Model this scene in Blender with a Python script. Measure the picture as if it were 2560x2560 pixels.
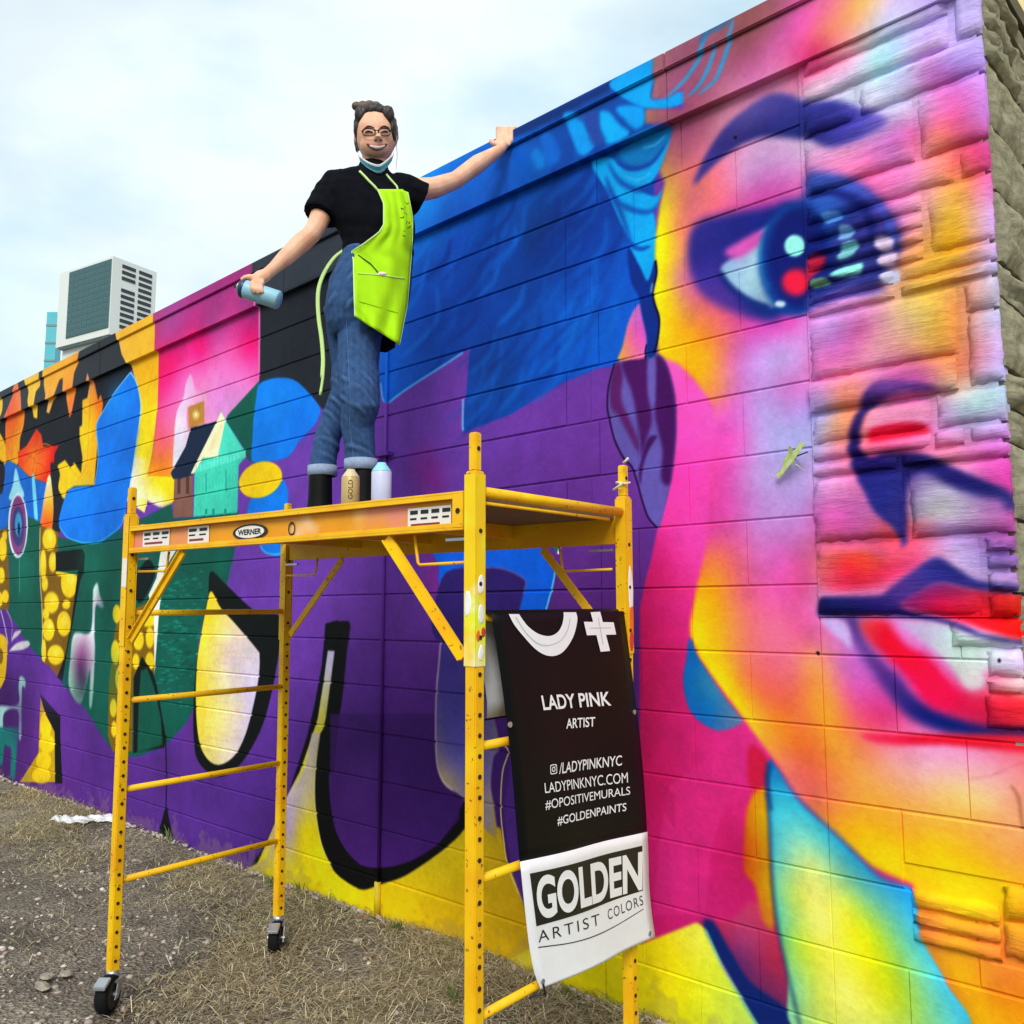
import bpy, bmesh, math, random
import numpy as np
from mathutils import Vector, Matrix
random.seed(7); RNG = np.random.default_rng(7)
SC = bpy.context.scene
for _o in list(bpy.data.objects): bpy.data.objects.remove(_o)

# ------------------------------------------------------------------ camera, sky, sun, exposure
FPX, PITCH, EYE = 2226.0, math.radians(6.53), 1.33      # focal length in pixels of a 2560 px wide frame
TH = math.radians(43.42)                                 # heading, left of +Y (the wall runs along X)
cam_d = bpy.data.cameras.new('camera'); cam = bpy.data.objects.new('camera', cam_d)
SC.collection.objects.link(cam); SC.camera = cam
cam.location = (0, 0, EYE); cam.rotation_euler = (math.radians(90) + PITCH, 0, TH)
cam_d.sensor_width = 36; cam_d.lens = 36 * FPX / 2560; cam_d.clip_end = 3000; cam_d.clip_start = 0.05

SUN_EL, SUN_AZ = math.radians(42), math.radians(143)     # azimuth clockwise from +Y, behind the camera
world = bpy.data.worlds.new('World'); SC.world = world; world.use_nodes = True
nt = world.node_tree; nt.nodes.clear()
wo = nt.nodes.new('ShaderNodeOutputWorld'); bg = nt.nodes.new('ShaderNodeBackground')
sky = nt.nodes.new('ShaderNodeTexSky'); sky.sky_type = 'NISHITA'; sky.sun_disc = False
sky.sun_elevation = SUN_EL; sky.sun_rotation = SUN_AZ; sky.air_density = 1.0; sky.dust_density = 2.0
tc = nt.nodes.new('ShaderNodeTexCoord'); mp = nt.nodes.new('ShaderNodeMapping'); mp.inputs['Scale'].default_value = (1, 1, 2.2)
no = nt.nodes.new('ShaderNodeTexNoise'); no.inputs['Scale'].default_value = 2.6; no.inputs['Detail'].default_value = 7; no.inputs['Roughness'].default_value = 0.5
no.inputs['Distortion'].default_value = 0.4
rp = nt.nodes.new('ShaderNodeValToRGB'); rp.color_ramp.elements[0].position = 0.34; rp.color_ramp.elements[1].position = 0.62
rp.color_ramp.elements[0].color = (.72, .72, .72, 1); rp.color_ramp.elements[1].color = (1, 1, 1, 1)
cl = nt.nodes.new('ShaderNodeMix'); cl.data_type = 'RGBA'
cl.inputs['B'].default_value = (5.45, 6.1, 6.25, 1)          # white overcast
no2 = nt.nodes.new('ShaderNodeTexNoise'); no2.inputs['Scale'].default_value = 3.4; no2.inputs['Detail'].default_value = 6
rp2 = nt.nodes.new('ShaderNodeValToRGB'); rp2.color_ramp.elements[0].position = 0.36; rp2.color_ramp.elements[1].position = 0.58
rp2.color_ramp.elements[0].color = (.70, .84, .93, 1); rp2.color_ramp.elements[1].color = (1, 1, 1, 1)
mul = nt.nodes.new('ShaderNodeMix'); mul.data_type = 'RGBA'; mul.blend_type = 'MULTIPLY'; mul.inputs['Factor'].default_value = 1
L = nt.links.new
L(tc.outputs['Generated'], mp.inputs['Vector']); L(mp.outputs[0], no.inputs['Vector']); L(mp.outputs[0], no2.inputs['Vector'])
L(no.outputs['Fac'], rp.inputs[0]); L(no2.outputs['Fac'], rp2.inputs[0])
L(sky.outputs[0], cl.inputs['A']); L(rp.outputs[0], cl.inputs['Factor'])
L(cl.outputs['Result'], mul.inputs['A']); L(rp2.outputs[0], mul.inputs['B'])
L(mul.outputs['Result'], bg.inputs['Color']); bg.inputs['Strength'].default_value = 0.1
L(bg.outputs[0], wo.inputs['Surface'])

sun_d = bpy.data.lights.new('sun', 'SUN'); sun_d.energy = 1.5; sun_d.angle = math.radians(25); sun_d.color = (1, .95, .88)
sun = bpy.data.objects.new('sun', sun_d); SC.collection.objects.link(sun)
sd = Vector((math.sin(SUN_AZ) * math.cos(SUN_EL), math.cos(SUN_AZ) * math.cos(SUN_EL), math.sin(SUN_EL)))
sun.rotation_euler = sd.to_track_quat('Z', 'Y').to_euler()
SC.view_settings.view_transform = 'Standard'; SC.view_settings.look = 'None'
SC.view_settings.exposure = 0.85; SC.view_settings.gamma = 1; SC.view_settings.use_curve_mapping = False
SC.cycles.max_bounces = 6

# ------------------------------------------------------------------ geometry of sight lines (to measure places off the photograph)
H_ = np.array([-math.sin(TH), math.cos(TH), 0]); R_ = np.array([math.cos(TH), math.sin(TH), 0]); U_ = np.array([0, 0, 1.])
FW = H_ * math.cos(PITCH) + U_ * math.sin(PITCH); UP = U_ * math.cos(PITCH) - H_ * math.sin(PITCH)
CC = np.array([0, 0, EYE])
def ray(x, y): return FW + R_ * (x - 1280) / FPX - UP * (y - 1280) / FPX
def atY(x, y, Y): d = ray(x, y); return CC + d * (Y / d[1])
def atX(x, y, X): d = ray(x, y); return CC + d * (X / d[0])
def atZ(x, y, Z): d = ray(x, y); return CC + d * ((Z - EYE) / d[2])
def atG(x, y, G): d = ray(x, y); return CC + d * (G / (d @ H_))       # G metres away along the heading
CROP = dict(t20=(1280, 0, 3.019), t30=(1920, 0, 3.019), c00=(0, 600, 3.019), c10=(640, 600, 3.019), c20=(1280, 600, 3.019), c30=(1920, 600, 3.019),
            m0=(0, 1200, 3.019), m1=(640, 1200, 3.019), m2=(1280, 1200, 3.019), m3=(1920, 1200, 3.019),
            b0=(0, 1840, 2.683), b1=(640, 1840, 2.683), b2=(1240, 1840, 2.683), b3=(1840, 1840, 2.683),
            R=(760, 220, 3.45), K=(1140, 1080, 3.864), Q=(560, 560, 5.682), p=(0, 0, 1))
def px(c, x, y): o = CROP[c]; return (o[0] + x / o[2], o[1] + y / o[2])
def pl(c, pts): return [px(c, *q) for q in pts]

# ------------------------------------------------------------------ materials
def s2l(v): v = np.asarray(v, float) / 255.; return np.where(v <= .04045, v / 12.92, ((v + .055) / 1.055) ** 2.4)
def l2s(v): v = np.clip(v, 0, 1); return np.where(v <= .0031308, v * 12.92, 1.055 * v ** (1 / 2.4) - .055)
GAIN = 0.93
def alb(rgb): return tuple(np.clip(s2l(rgb) * GAIN, 0.003, .88)) + (1,)
def new_mat(name):
    m = bpy.data.materials.new(name); m.use_nodes = True
    return m, m.node_tree, m.node_tree.nodes['Principled BSDF']
def mat(name, rgb, rough=.6, metal=0, noise=.12, nscale=30, bump=0, bscale=80, rgb2=None, spec=.5, coord='Object'):
    m, t, b = new_mat(name)
    c1 = alb(rgb); c2 = alb(rgb2) if rgb2 is not None else tuple(x * (1 - noise * 2) for x in c1[:3]) + (1,)
    tcn = t.nodes.new('ShaderNodeTexCoord'); n = t.nodes.new('ShaderNodeTexNoise'); n.inputs['Scale'].default_value = nscale; n.inputs['Detail'].default_value = 5
    r = t.nodes.new('ShaderNodeValToRGB'); r.color_ramp.elements[0].position = .3; r.color_ramp.elements[1].position = .7
    r.color_ramp.elements[0].color = c2; r.color_ramp.elements[1].color = c1
    t.links.new(tcn.outputs[coord], n.inputs['Vector']); t.links.new(n.outputs['Fac'], r.inputs[0]); t.links.new(r.outputs[0], b.inputs['Base Color'])
    b.inputs['Roughness'].default_value = rough; b.inputs['Metallic'].default_value = metal
    b.inputs['Specular IOR Level'].default_value = spec
    if bump:
        n2 = t.nodes.new('ShaderNodeTexNoise'); n2.inputs['Scale'].default_value = bscale; n2.inputs['Detail'].default_value = 4
        bp = t.nodes.new('ShaderNodeBump'); bp.inputs['Strength'].default_value = bump; bp.inputs['Distance'].default_value = .01
        t.links.new(tcn.outputs[coord], n2.inputs['Vector']); t.links.new(n2.outputs['Fac'], bp.inputs['Height']); t.links.new(bp.outputs[0], b.inputs['Normal'])
    return m

# ------------------------------------------------------------------ mesh helpers
ORIGIN = {}
class MB:
    def __init__(s): s.v = []; s.f = []; s.c = []
    def add(s, vs, fs):
        o = len(s.v); s.v += [tuple(map(float, q)) for q in vs]; s.f += [tuple(o + i for i in f) for f in fs]; return s
    def box(s, c, ax, ay, az):                           # centre and three half-axis vectors
        c, ax, ay, az = (np.asarray(q, float) for q in (c, ax, ay, az))
        vs = [c + i * ax + j * ay + k * az for k in (-1, 1) for j in (-1, 1) for i in (-1, 1)]
        return s.add(vs, [(0, 2, 3, 1), (4, 5, 7, 6), (0, 1, 5, 4), (2, 6, 7, 3), (0, 4, 6, 2), (1, 3, 7, 5)])
    def abox(s, x0, x1, y0, y1, z0, z1):
        return s.box(((x0 + x1) / 2, (y0 + y1) / 2, (z0 + z1) / 2), ((x1 - x0) / 2, 0, 0), (0, (y1 - y0) / 2, 0), (0, 0, (z1 - z0) / 2))
    def tube(s, pts, r, n=10, cap=True, squash=None):
        pts = [np.asarray(q, float) for q in pts]; m = len(pts); rs = r if hasattr(r, '__len__') else [r] * m
        rings = []; prev = None
        for i in range(m):
            t = pts[min(i + 1, m - 1)] - pts[max(i - 1, 0)]; t = t / (np.linalg.norm(t) + 1e-9)
            if prev is None:
                a = np.cross(t, [0, 0, 1.]);
                if np.linalg.norm(a) < .1: a = np.cross(t, [0, 1., 0])
            else: a = prev - t * (prev @ t)
            a = a / np.linalg.norm(a); b = np.cross(t, a); prev = a
            rings.append([pts[i] + rs[i] * (math.cos(2 * math.pi * k / n) * a + math.sin(2 * math.pi * k / n) * b) for k in range(n)])
        return s.loft(rings, cap)
    def loft(s, rings, cap=True):
        n = len(rings[0]); vs = [q for r in rings for q in r]; fs = []
        for i in range(len(rings) - 1):
            for k in range(n):
                a = i * n + k; b = i * n + (k + 1) % n; fs.append((a, b, b + n, a + n))
        if cap: fs.append(tuple(range(n - 1, -1, -1))); fs.append(tuple((len(rings) - 1) * n + k for k in range(n)))
        return s.add(vs, fs)
    def grid(s, P):                                      # P[i][j] points
        m, n = len(P), len(P[0]); vs = [q for r in P for q in r]
        return s.add(vs, [(i * n + j, i * n + j + 1, (i + 1) * n + j + 1, (i + 1) * n + j) for i in range(m - 1) for j in range(n - 1)])
    def ell(s, c, ax, ay, az, nu=14, nv=9):
        c, ax, ay, az = (np.asarray(q, float) for q in (c, ax, ay, az))
        rings = []
        for i in range(nv + 1):
            ph = math.pi * (i / nv) ; ph = min(max(ph, .02), math.pi - .02)
            rings.append([c + az * math.cos(ph) + math.sin(ph) * (ax * math.cos(2 * math.pi * k / nu) + ay * math.sin(2 * math.pi * k / nu)) for k in range(nu)])
        return s.loft(rings)
    def mesh(s, name, off=(0, 0, 0)):
        me = bpy.data.meshes.new(name); o = np.asarray(off, float)
        me.from_pydata([tuple(np.array(q) - o) for q in s.v], [], s.f); me.update(); return me
    def build(s, name, material, parent=None, smooth=False, bevel=0, loc=None, **props):
        off = ORIGIN[parent.name] if parent else (np.asarray(loc, float) if loc is not None else np.mean(np.array(s.v), 0) * [1, 1, 0] + [0, 0, min(q[2] for q in s.v)])
        me = s.mesh(name, off); o = bpy.data.objects.new(name, me); SC.collection.objects.link(o)
        ms = material if isinstance(material, (list, tuple)) else [material]
        for mm in ms: me.materials.append(mm)
        if parent: o.parent = parent
        else: o.location = tuple(off)
        ORIGIN[o.name] = off
        bm = bmesh.new(); bm.from_mesh(me); bmesh.ops.recalc_face_normals(bm, faces=bm.faces)
        if bevel: bmesh.ops.bevel(bm, geom=bm.edges[:], offset=bevel, segments=2, affect='EDGES', clamp_overlap=True)
        bm.to_mesh(me); bm.free()
        if smooth:
            for q in me.polygons: q.use_smooth = True
        for k, v in props.items(): o[k] = v
        return o
def empty(name, loc, label, category, group=None, kind=None):
    o = bpy.data.objects.new(name, None); SC.collection.objects.link(o); o.location = tuple(loc); o.empty_display_size = .1
    ORIGIN[o.name] = np.asarray(loc, float); o['label'] = label; o['category'] = category
    if group: o['group'] = group
    if kind: o['kind'] = kind
    return o
def link_copy(name, me, loc, parent, rot=None, scale=None):          # a piece that shares mesh data
    o = bpy.data.objects.new(name, me); SC.collection.objects.link(o); o.parent = parent
    o.location = tuple(np.asarray(loc, float) - ORIGIN[parent.name])
    if rot: o.rotation_euler = rot
    if scale: o.scale = scale
    ORIGIN[o.name] = np.asarray(loc, float); return o
def remesh(mb, name, material, parent, voxel=.005, smooth_it=6, fac=.5, disp=None):
    me = mb.mesh(name, ORIGIN[parent.name]); tmp = bpy.data.objects.new('tmp', me); SC.collection.objects.link(tmp)
    bm = bmesh.new(); bm.from_mesh(me); bmesh.ops.recalc_face_normals(bm, faces=bm.faces); bm.to_mesh(me); bm.free()
    r = tmp.modifiers.new('r', 'REMESH'); r.mode = 'VOXEL'; r.voxel_size = voxel; r.use_smooth_shade = True
    sm = tmp.modifiers.new('s', 'SMOOTH'); sm.iterations = smooth_it; sm.factor = fac
    dg = bpy.context.evaluated_depsgraph_get(); ev = tmp.evaluated_get(dg); out = bpy.data.meshes.new_from_object(ev)
    bpy.data.objects.remove(tmp); out.name = name
    for q in out.polygons: q.use_smooth = True
    if disp is not None:
        n = len(out.vertices); co = np.empty(n * 3); out.vertices.foreach_get('co', co); co = co.reshape(-1, 3)
        no_ = np.empty(n * 3); out.vertices.foreach_get('normal', no_); no_ = no_.reshape(-1, 3)
        co = co + no_ * disp(co + ORIGIN[parent.name])[:, None]; out.vertices.foreach_set('co', co.ravel()); out.update()
    out.materials.clear(); out.materials.append(material)
    o = bpy.data.objects.new(name, out); SC.collection.objects.link(o); o.parent = parent; ORIGIN[o.name] = ORIGIN[parent.name]
    return o

# ------------------------------------------------------------------ the mural, painted in wall coordinates (X along the wall, Z up)
WY = 2.53                                                # plane of the painted wall
MX0, MX1, MZ0, MZ1, MRES = -9.3, -0.58, -0.06, 3.34, 0.003
MW, MH = int((MX1 - MX0) / MRES), int((MZ1 - MZ0) / MRES)
IMG = np.zeros((MH, MW, 3), np.float32)                  # sRGB 0..255, row 0 = bottom
def wall_xy(pts):
    q = np.array([atY(x, y, WY) for x, y in pts]); return np.stack([(q[:, 0] - MX0) / MRES, (q[:, 2] - MZ0) / MRES], 1)
def spline(p, closed=True, n=6):
    p = np.asarray(p, float); m = len(p); out = []
    rng_ = range(m if closed else m - 1)
    for i in rng_:
        if closed: a, b, c, d = p[(i - 1) % m], p[i], p[(i + 1) % m], p[(i + 2) % m]
        else: a, b, c, d = p[max(i - 1, 0)], p[i], p[i + 1], p[min(i + 2, m - 1)]
        for k in range(n):
            t = k / n; out.append(.5 * ((2 * b) + (-a + c) * t + (2 * a - 5 * b + 4 * c - d) * t * t + (-a + 3 * b - 3 * c + d) * t ** 3))
    if not closed: out.append(p[-1])
    return np.array(out)
def cover(poly, x0, y0, w, h):
    out = np.zeros((h, w), np.float32); a = poly; b = np.roll(poly, -1, 0); xs_ = np.arange(w)
    for r in range(h):
        y = y0 + r + .5
        k = ((a[:, 1] <= y) & (b[:, 1] > y)) | ((b[:, 1] <= y) & (a[:, 1] > y))
        if not k.any(): continue
        xs = np.sort(a[k, 0] + (y - a[k, 1]) / (b[k, 1] - a[k, 1]) * (b[k, 0] - a[k, 0])) - x0
        for i in range(0, len(xs) - 1, 2):
            l, q = max(xs[i], 0), min(xs[i + 1], w)
            if q <= l: continue
            il, iq = int(l), min(int(q), w - 1)
            if il == iq: out[r, il] += q - l
            else: out[r, il] += il + 1 - l; out[r, il + 1:iq] = 1; out[r, iq] += q - iq
    return np.clip(out, 0, 1)
def boxblur(a, r):
    if r < 1: return a
    for ax in (0, 1):
        for _ in range(2):
            p = np.pad(a, [(r + 1, r) if k == ax else (0, 0) for k in (0, 1)], mode='edge'); c = np.cumsum(p, ax, dtype=np.float64)
            a = ((np.take(c, range(2 * r + 1, c.shape[ax]), ax) - np.take(c, range(0, c.shape[ax] - 2 * r - 1), ax)) / (2 * r + 1)).astype(np.float32)
    return a
def mpp(pts):                                            # raster cells per photo pixel near these points
    c = np.mean(np.asarray(pts, float), 0); q = wall_xy([c, (c[0], c[1] + 8)]); return abs(q[1, 1] - q[0, 1]) / 8
def field(ctrl, x0, y0, w, h, power=2.0, eps=6.0, step=6):     # smooth blend through measured paint colours (multiquadric)
    pts = wall_xy([c[0] for c in ctrl]); cols = np.array([c[1] for c in ctrl], float); e2 = (eps + 8.) ** 2; n = len(pts); mean = cols.mean(0)
    A_ = np.sqrt(((pts[:, None] - pts[None]) ** 2).sum(-1) + e2) + np.eye(n) * -6.0
    wts = np.linalg.solve(A_, cols - mean)
    gx = np.arange(0, w + step, step) + x0; gy = np.arange(0, h + step, step) + y0
    X, Y = np.meshgrid(gx, gy); acc = np.zeros(X.shape + (3,)) + mean
    for (a, b), c in zip(pts, wts): acc += np.sqrt((X - a) ** 2 + (Y - b) ** 2 + e2)[..., None] * c
    acc = np.clip(acc, 0, 255).astype(np.float32)
    fx = np.arange(w) / step; fy = np.arange(h) / step; ix = fx.astype(int); iy = fy.astype(int); tx = (fx - ix)[None, :, None]; ty = (fy - iy)[:, None, None]
    A = acc[iy][:, ix]; B = acc[iy][:, ix + 1]; Cc = acc[iy + 1][:, ix]; Dd = acc[iy + 1][:, ix + 1]
    return (A * (1 - tx) + B * tx) * (1 - ty) + (Cc * (1 - tx) + Dd * tx) * ty
def paint(poly, col, soft, alpha=1., eps=6., power=2.):
    r = int(round(soft / 2)); pad = 2 * r + 2
    x0 = max(int(poly[:, 0].min()) - pad, 0); x1 = min(int(poly[:, 0].max()) + pad, MW); y0 = max(int(poly[:, 1].min()) - pad, 0); y1 = min(int(poly[:, 1].max()) + pad, MH)
    if x1 <= x0 + 1 or y1 <= y0 + 1: return
    m = boxblur(cover(poly, x0, y0, x1 - x0, y1 - y0), r)[..., None] * alpha
    c = np.array(col, np.float32) if not isinstance(col, list) else field(col, x0, y0, x1 - x0, y1 - y0, eps=eps, power=power)
    IMG[y0:y1, x0:x1] = IMG[y0:y1, x0:x1] * (1 - m) + c * m
def fill(pts, col, soft=2, smooth=True, alpha=1., eps=6., power=2.):
    q = wall_xy(pts); q = spline(q) if smooth else q
    paint(q, col, soft * mpp(pts), alpha, eps, power)
def stroke(pts, width, col, soft=2, alpha=1., taper=False):
    q = spline(wall_xy(pts), False); s = mpp(pts); d = np.gradient(q, axis=0); n = np.stack([-d[:, 1], d[:, 0]], 1) / (np.linalg.norm(d, axis=1)[:, None] + 1e-9)
    t = np.linspace(0, 1, len(q)); wd = width * s / 2 * (np.sin(np.pi * np.clip(t * .9 + .05, 0, 1)) ** .6 if taper else 1 + 0 * t)
    paint(np.concatenate([q + n * wd[:, None], (q - n * wd[:, None])[::-1]]), col, soft * s, alpha)
def ellipse(c, rx, ry, col, soft=2, alpha=1., rot=0):
    fill([(c[0] + rx * math.cos(t) * math.cos(rot) - ry * math.sin(t) * math.sin(rot), c[1] + rx * math.cos(t) * math.sin(rot) + ry * math.sin(t) * math.cos(rot)) for t in np.arange(12) * math.pi / 6], col, soft, True, alpha)
def F(c, pts, col, soft=3, smooth=True, alpha=1., **k): fill(pl(c, pts), col, soft, smooth, alpha, **k)
def S(c, pts, w, col, soft=2, alpha=1., taper=False): stroke(pl(c, pts), w, col, soft, alpha, taper)
def EL(c, x, y, rx, ry, col, soft=2, alpha=1., rot=0): s = CROP[c][2]; ellipse(px(c, x, y), rx / s, ry / s, col, soft, alpha, rot)
BLACK = (26, 28, 34); PURP = (92, 46, 140); BLUE = (0, 122, 240); DGREEN = (0, 88, 74); YEL = (255, 205, 5); NAVY = (24, 26, 110)

# --- ground coat: violet, darker towards the foot
IMG[:] = 0
paint(np.array([[-5, -5], [MW + 5, -5], [MW + 5, MH + 5], [-5, MH + 5]], float),
      [((0, 1700), (98, 49, 153)), ((100, 2000), (85, 40, 130)), ((500, 2100), (80, 40, 137)), ((600, 1400), (112, 60, 173)), ((760, 1500), (110, 60, 171)),
       ((1000, 1400), (100, 52, 152)), ((900, 1700), (92, 44, 141)), ((900, 2000), (74, 33, 119)), ((1050, 2000), (69, 28, 114)), ((1100, 1150), (110, 60, 171)),
       ((1300, 1080), (107, 55, 162)), ((1480, 1150), (110, 53, 159)), ((1450, 1450), (89, 40, 128)), ((1560, 1500), (83, 37, 121)), ((1000, 1050), (102, 54, 156)), ((1300, 1800), (71, 33, 116))], 0, eps=60, power=1.5)
for c_ in [((1062, 1170), 40, 60), ((1010, 1290), 30, 40), ((1085, 1440), 30, 60), ((1090, 1210), 30, 40)]:
    ellipse(c_[0], c_[1], c_[2], (150, 25, 130), 50, .4)

# --- left: black night with leaves
F('c00', [(-200, 1150), (0, 1080), (640, 770), (930, 620), (1010, 950), (930, 1120), (800, 1300), (740, 1420), (740, 1900), (600, 2000), (-200, 2000)], BLACK, 2, False)
F('c00', [(-60, 1150), (40, 1190), (32, 1330), (-60, 1420)], YEL, 3); F('c00', [(-60, 1400), (40, 1540), (50, 1700), (-60, 1720)], (255, 190, 0), 3)
F('c00', [(170, 1060), (188, 1250), (178, 1400), (152, 1500), (135, 1690), (55, 1690), (40, 1420), (58, 1340), (95, 1250), (130, 1160)],
  [(px('c00', 150, 1150), (255, 120, 60)), (px('c00', 120, 1300), (255, 90, 30)), (px('c00', 130, 1450), (255, 150, 0)), (px('c00', 70, 1450), (255, 110, 20)), (px('c00', 100, 1650), (255, 170, 0))], 4)
F('c00', [(215, 1030), (340, 970), (332, 1110), (300, 1150), (285, 1230), (280, 1350), (255, 1340), (235, 1220), (245, 1150)], (255, 200, 40), 4, False)
F('c00', [(365, 960), (650, 820), (625, 930), (590, 1010), (575, 1130), (545, 1280), (525, 1345), (500, 1190), (505, 1050), (480, 1060), (440, 1170), (400, 1220), (370, 1310), (350, 1300), (372, 1180), (360, 1100)],
  [(px('c00', 420, 1050), (255, 175, 0)), (px('c00', 560, 950), (255, 170, 10)), (px('c00', 530, 1250), (250, 120, 50)), (px('c00', 370, 1280), (250, 180, 90))], 4, False)
F('c00', [(690, 1005), (715, 1090), (740, 1210), (760, 1165), (778, 1240), (765, 1330), (728, 1400), (738, 1520), (728, 1640), (710, 1850), (560, 1860), (500, 1900), (490, 1960), (440, 1920), (435, 1700), (490, 1660), (530, 1720), (560, 1680), (612, 1760), (622, 1640), (600, 1500), (600, 1410), (620, 1400), (622, 1210), (660, 1190)],
  [(px('c00', 690, 1060), (250, 160, 90)), (px('c00', 750, 1230), (255, 110, 20)), (px('c00', 680, 1300), (255, 190, 0)), (px('c00', 660, 1500), (255, 210, 20)), (px('c00', 560, 1780), (255, 205, 0)), (px('c00', 740, 1330), (255, 150, 0))], 3, False)
F('c00', [(275, 1425), (312, 1470), (325, 1560), (445, 1550), (412, 1610), (405, 1700), (388, 1770), (350, 1845), (230, 1800), (140, 1730), (135, 1600), (200, 1555)],
  [(px('c00', 280, 1480), (225, 50, 0)), (px('c00', 400, 1570), (225, 25, 20)), (px('c00', 250, 1650), (255, 140, 0)), (px('c00', 180, 1620), (255, 70, 0)), (px('c00', 330, 1680), (255, 90, 0)), (px('c00', 340, 1800), (230, 40, 10))], 3, False)
S('c00', [(150, 1720), (240, 1620), (330, 1540), (400, 1570)], 3, (220, 90, 0), 2)
# peacock feather eye and stones at the far left
F('c00', [(40, 1680), (130, 1700), (230, 1790), (360, 1850), (370, 1980), (300, 2200), (60, 2250), (-60, 2200), (-60, 1950), (20, 1900)], (0, 105, 215), 3)
F('c00', [(-60, 1670), (30, 1690), (20, 1860), (-60, 1900)], (30, 14, 30), 3)
F('c00', [(118, 1720), (150, 1830), (180, 1940), (70, 1960), (95, 1850)], (160, 235, 255), 5); F('c00', [(240, 1800), (262, 1800), (285, 2110), (265, 2150)], (120, 220, 245), 4)
F('m0', [(370, -40), (400, 60), (400, 330), (370, 370), (305, 350), (315, 250), (340, 80)], [(px('m0', 350, 60), (235, 220, 170)), (px('m0', 370, 200), (255, 170, 20)), (px('m0', 350, 320), (250, 90, 10))], 3)
F('m0', [(380, -120), (450, -60), (440, 60), (470, 150), (455, 330), (445, 410), (395, 380), (405, 200)], BLACK, 3)
F('m0', [(60, 310), (290, 310), (298, 500), (305, 800), (322, 1000), (325, 1380), (200, 1235), (120, 1100), (66, 1000), (70, 700)], DGREEN, 3)
F('m0', [(-60, 480), (55, 370), (62, 600), (72, 900), (40, 990), (-60, 960)], (120, 85, 10), 3)
for e in [(20, 520, 30, 90), (10, 720, 25, 60), (40, 880, 26, 50), (-10, 900, 30, 60), (35, 420, 18, 40)]: EL('m0', *e, (250, 205, 20), 4)
EL('m0', 135, 345, 74, 245, (225, 235, 245), 3); EL('m0', 137, 345, 62, 225, (135, 60, 125), 4); EL('m0', 138, 350, 46, 150, (60, 55, 120), 4); EL('m0', 138, 335, 26, 90, (60, 150, 200), 5); EL('m0', 142, 370, 10, 50, (10, 30, 80), 3)
S('m0', [(148, 590), (146, 700), (150, 850)], 3, (90, 180, 140), 2)
F('m0', [(300, 340), (445, 395), (432, 560), (420, 690), (595, 665), (565, 900), (535, 1100), (495, 1330), (440, 1490), (370, 1400), (320, 1380), (312, 1000), (300, 700)], (125, 88, 8), 3, False)
for e in [(372, 450, 52, 85), (325, 640, 24, 120), (398, 620, 30, 75), (522, 775, 62, 115), (388, 925, 56, 80), (338, 785, 24, 55), (365, 1130, 45, 85), (482, 1085, 52, 95), (420, 1320, 62, 75), (345, 1010, 26, 45), (470, 700, 50, 30), (500, 940, 30, 36), (330, 1290, 18, 90)]:
    EL('m0', *e, (246, 208, 22), 5); EL('m0', e[0] + e[2] * .15, e[1] - e[3] * .25, e[2] * .45, e[3] * .4, (255, 232, 90), 9, .7)
S('m0', [(302, 360), (300, 700), (318, 1000), (320, 1380)], 4, (235, 215, 150), 2)

# --- blue letter, orange band, pink sky panel with tower and houses
F('m0', [(435, 430), (560, 455), (900, 380), (1290, 180), (1310, 290), (1460, 280), (1800, 230), (1770, 520), (1705, 810), (1590, 720), (1570, 900), (1535, 1050), (1500, 1200), (1482, 1450), (1470, 1700), (1410, 1830), (1250, 2000), (1060, 2080), (880, 2100), (790, 1960), (660, 1760), (560, 1630), (460, 1540), (480, 1400), (540, 1100), (600, 720), (440, 690)], DGREEN, 3, False)
F('c00', [(905, 660), (1215, 500), (1200, 1000), (1190, 1250), (1150, 1600), (1120, 1760), (1110, 1980), (1090, 2060), (940, 1960), (985, 1850), (1000, 1700), (1045, 1450), (1060, 1230), (1000, 970), (950, 870)],
  [(px('c00', 1080, 750), (250, 182, 0)), (px('c00', 1100, 1000), (255, 185, 0)), (px('c00', 1120, 1300), (255, 215, 0)), (px('c00', 1090, 1600), (255, 230, 0)), (px('c00', 1020, 1750), (255, 240, 150)), (px('c00', 1000, 1850), (250, 245, 225)), (px('c00', 1100, 1850), (255, 228, 60))], 3, False)
F('m0', [(960, -150), (1120, -160), (1310, -100), (1312, 140), (1260, 190), (1200, 202), (1100, 150), (1020, 125), (960, 100)],
  [(px('m0', 1000, -50), (252, 246, 225)), (px('m0', 1050, 110), (245, 235, 190)), (px('m0', 1200, 190), (245, 240, 215)), (px('m0', 1200, 20), (255, 226, 0)), (px('m0', 1280, 100), (255, 215, 0)), (px('m0', 1150, -80), (255, 224, 20))], 4)
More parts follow.
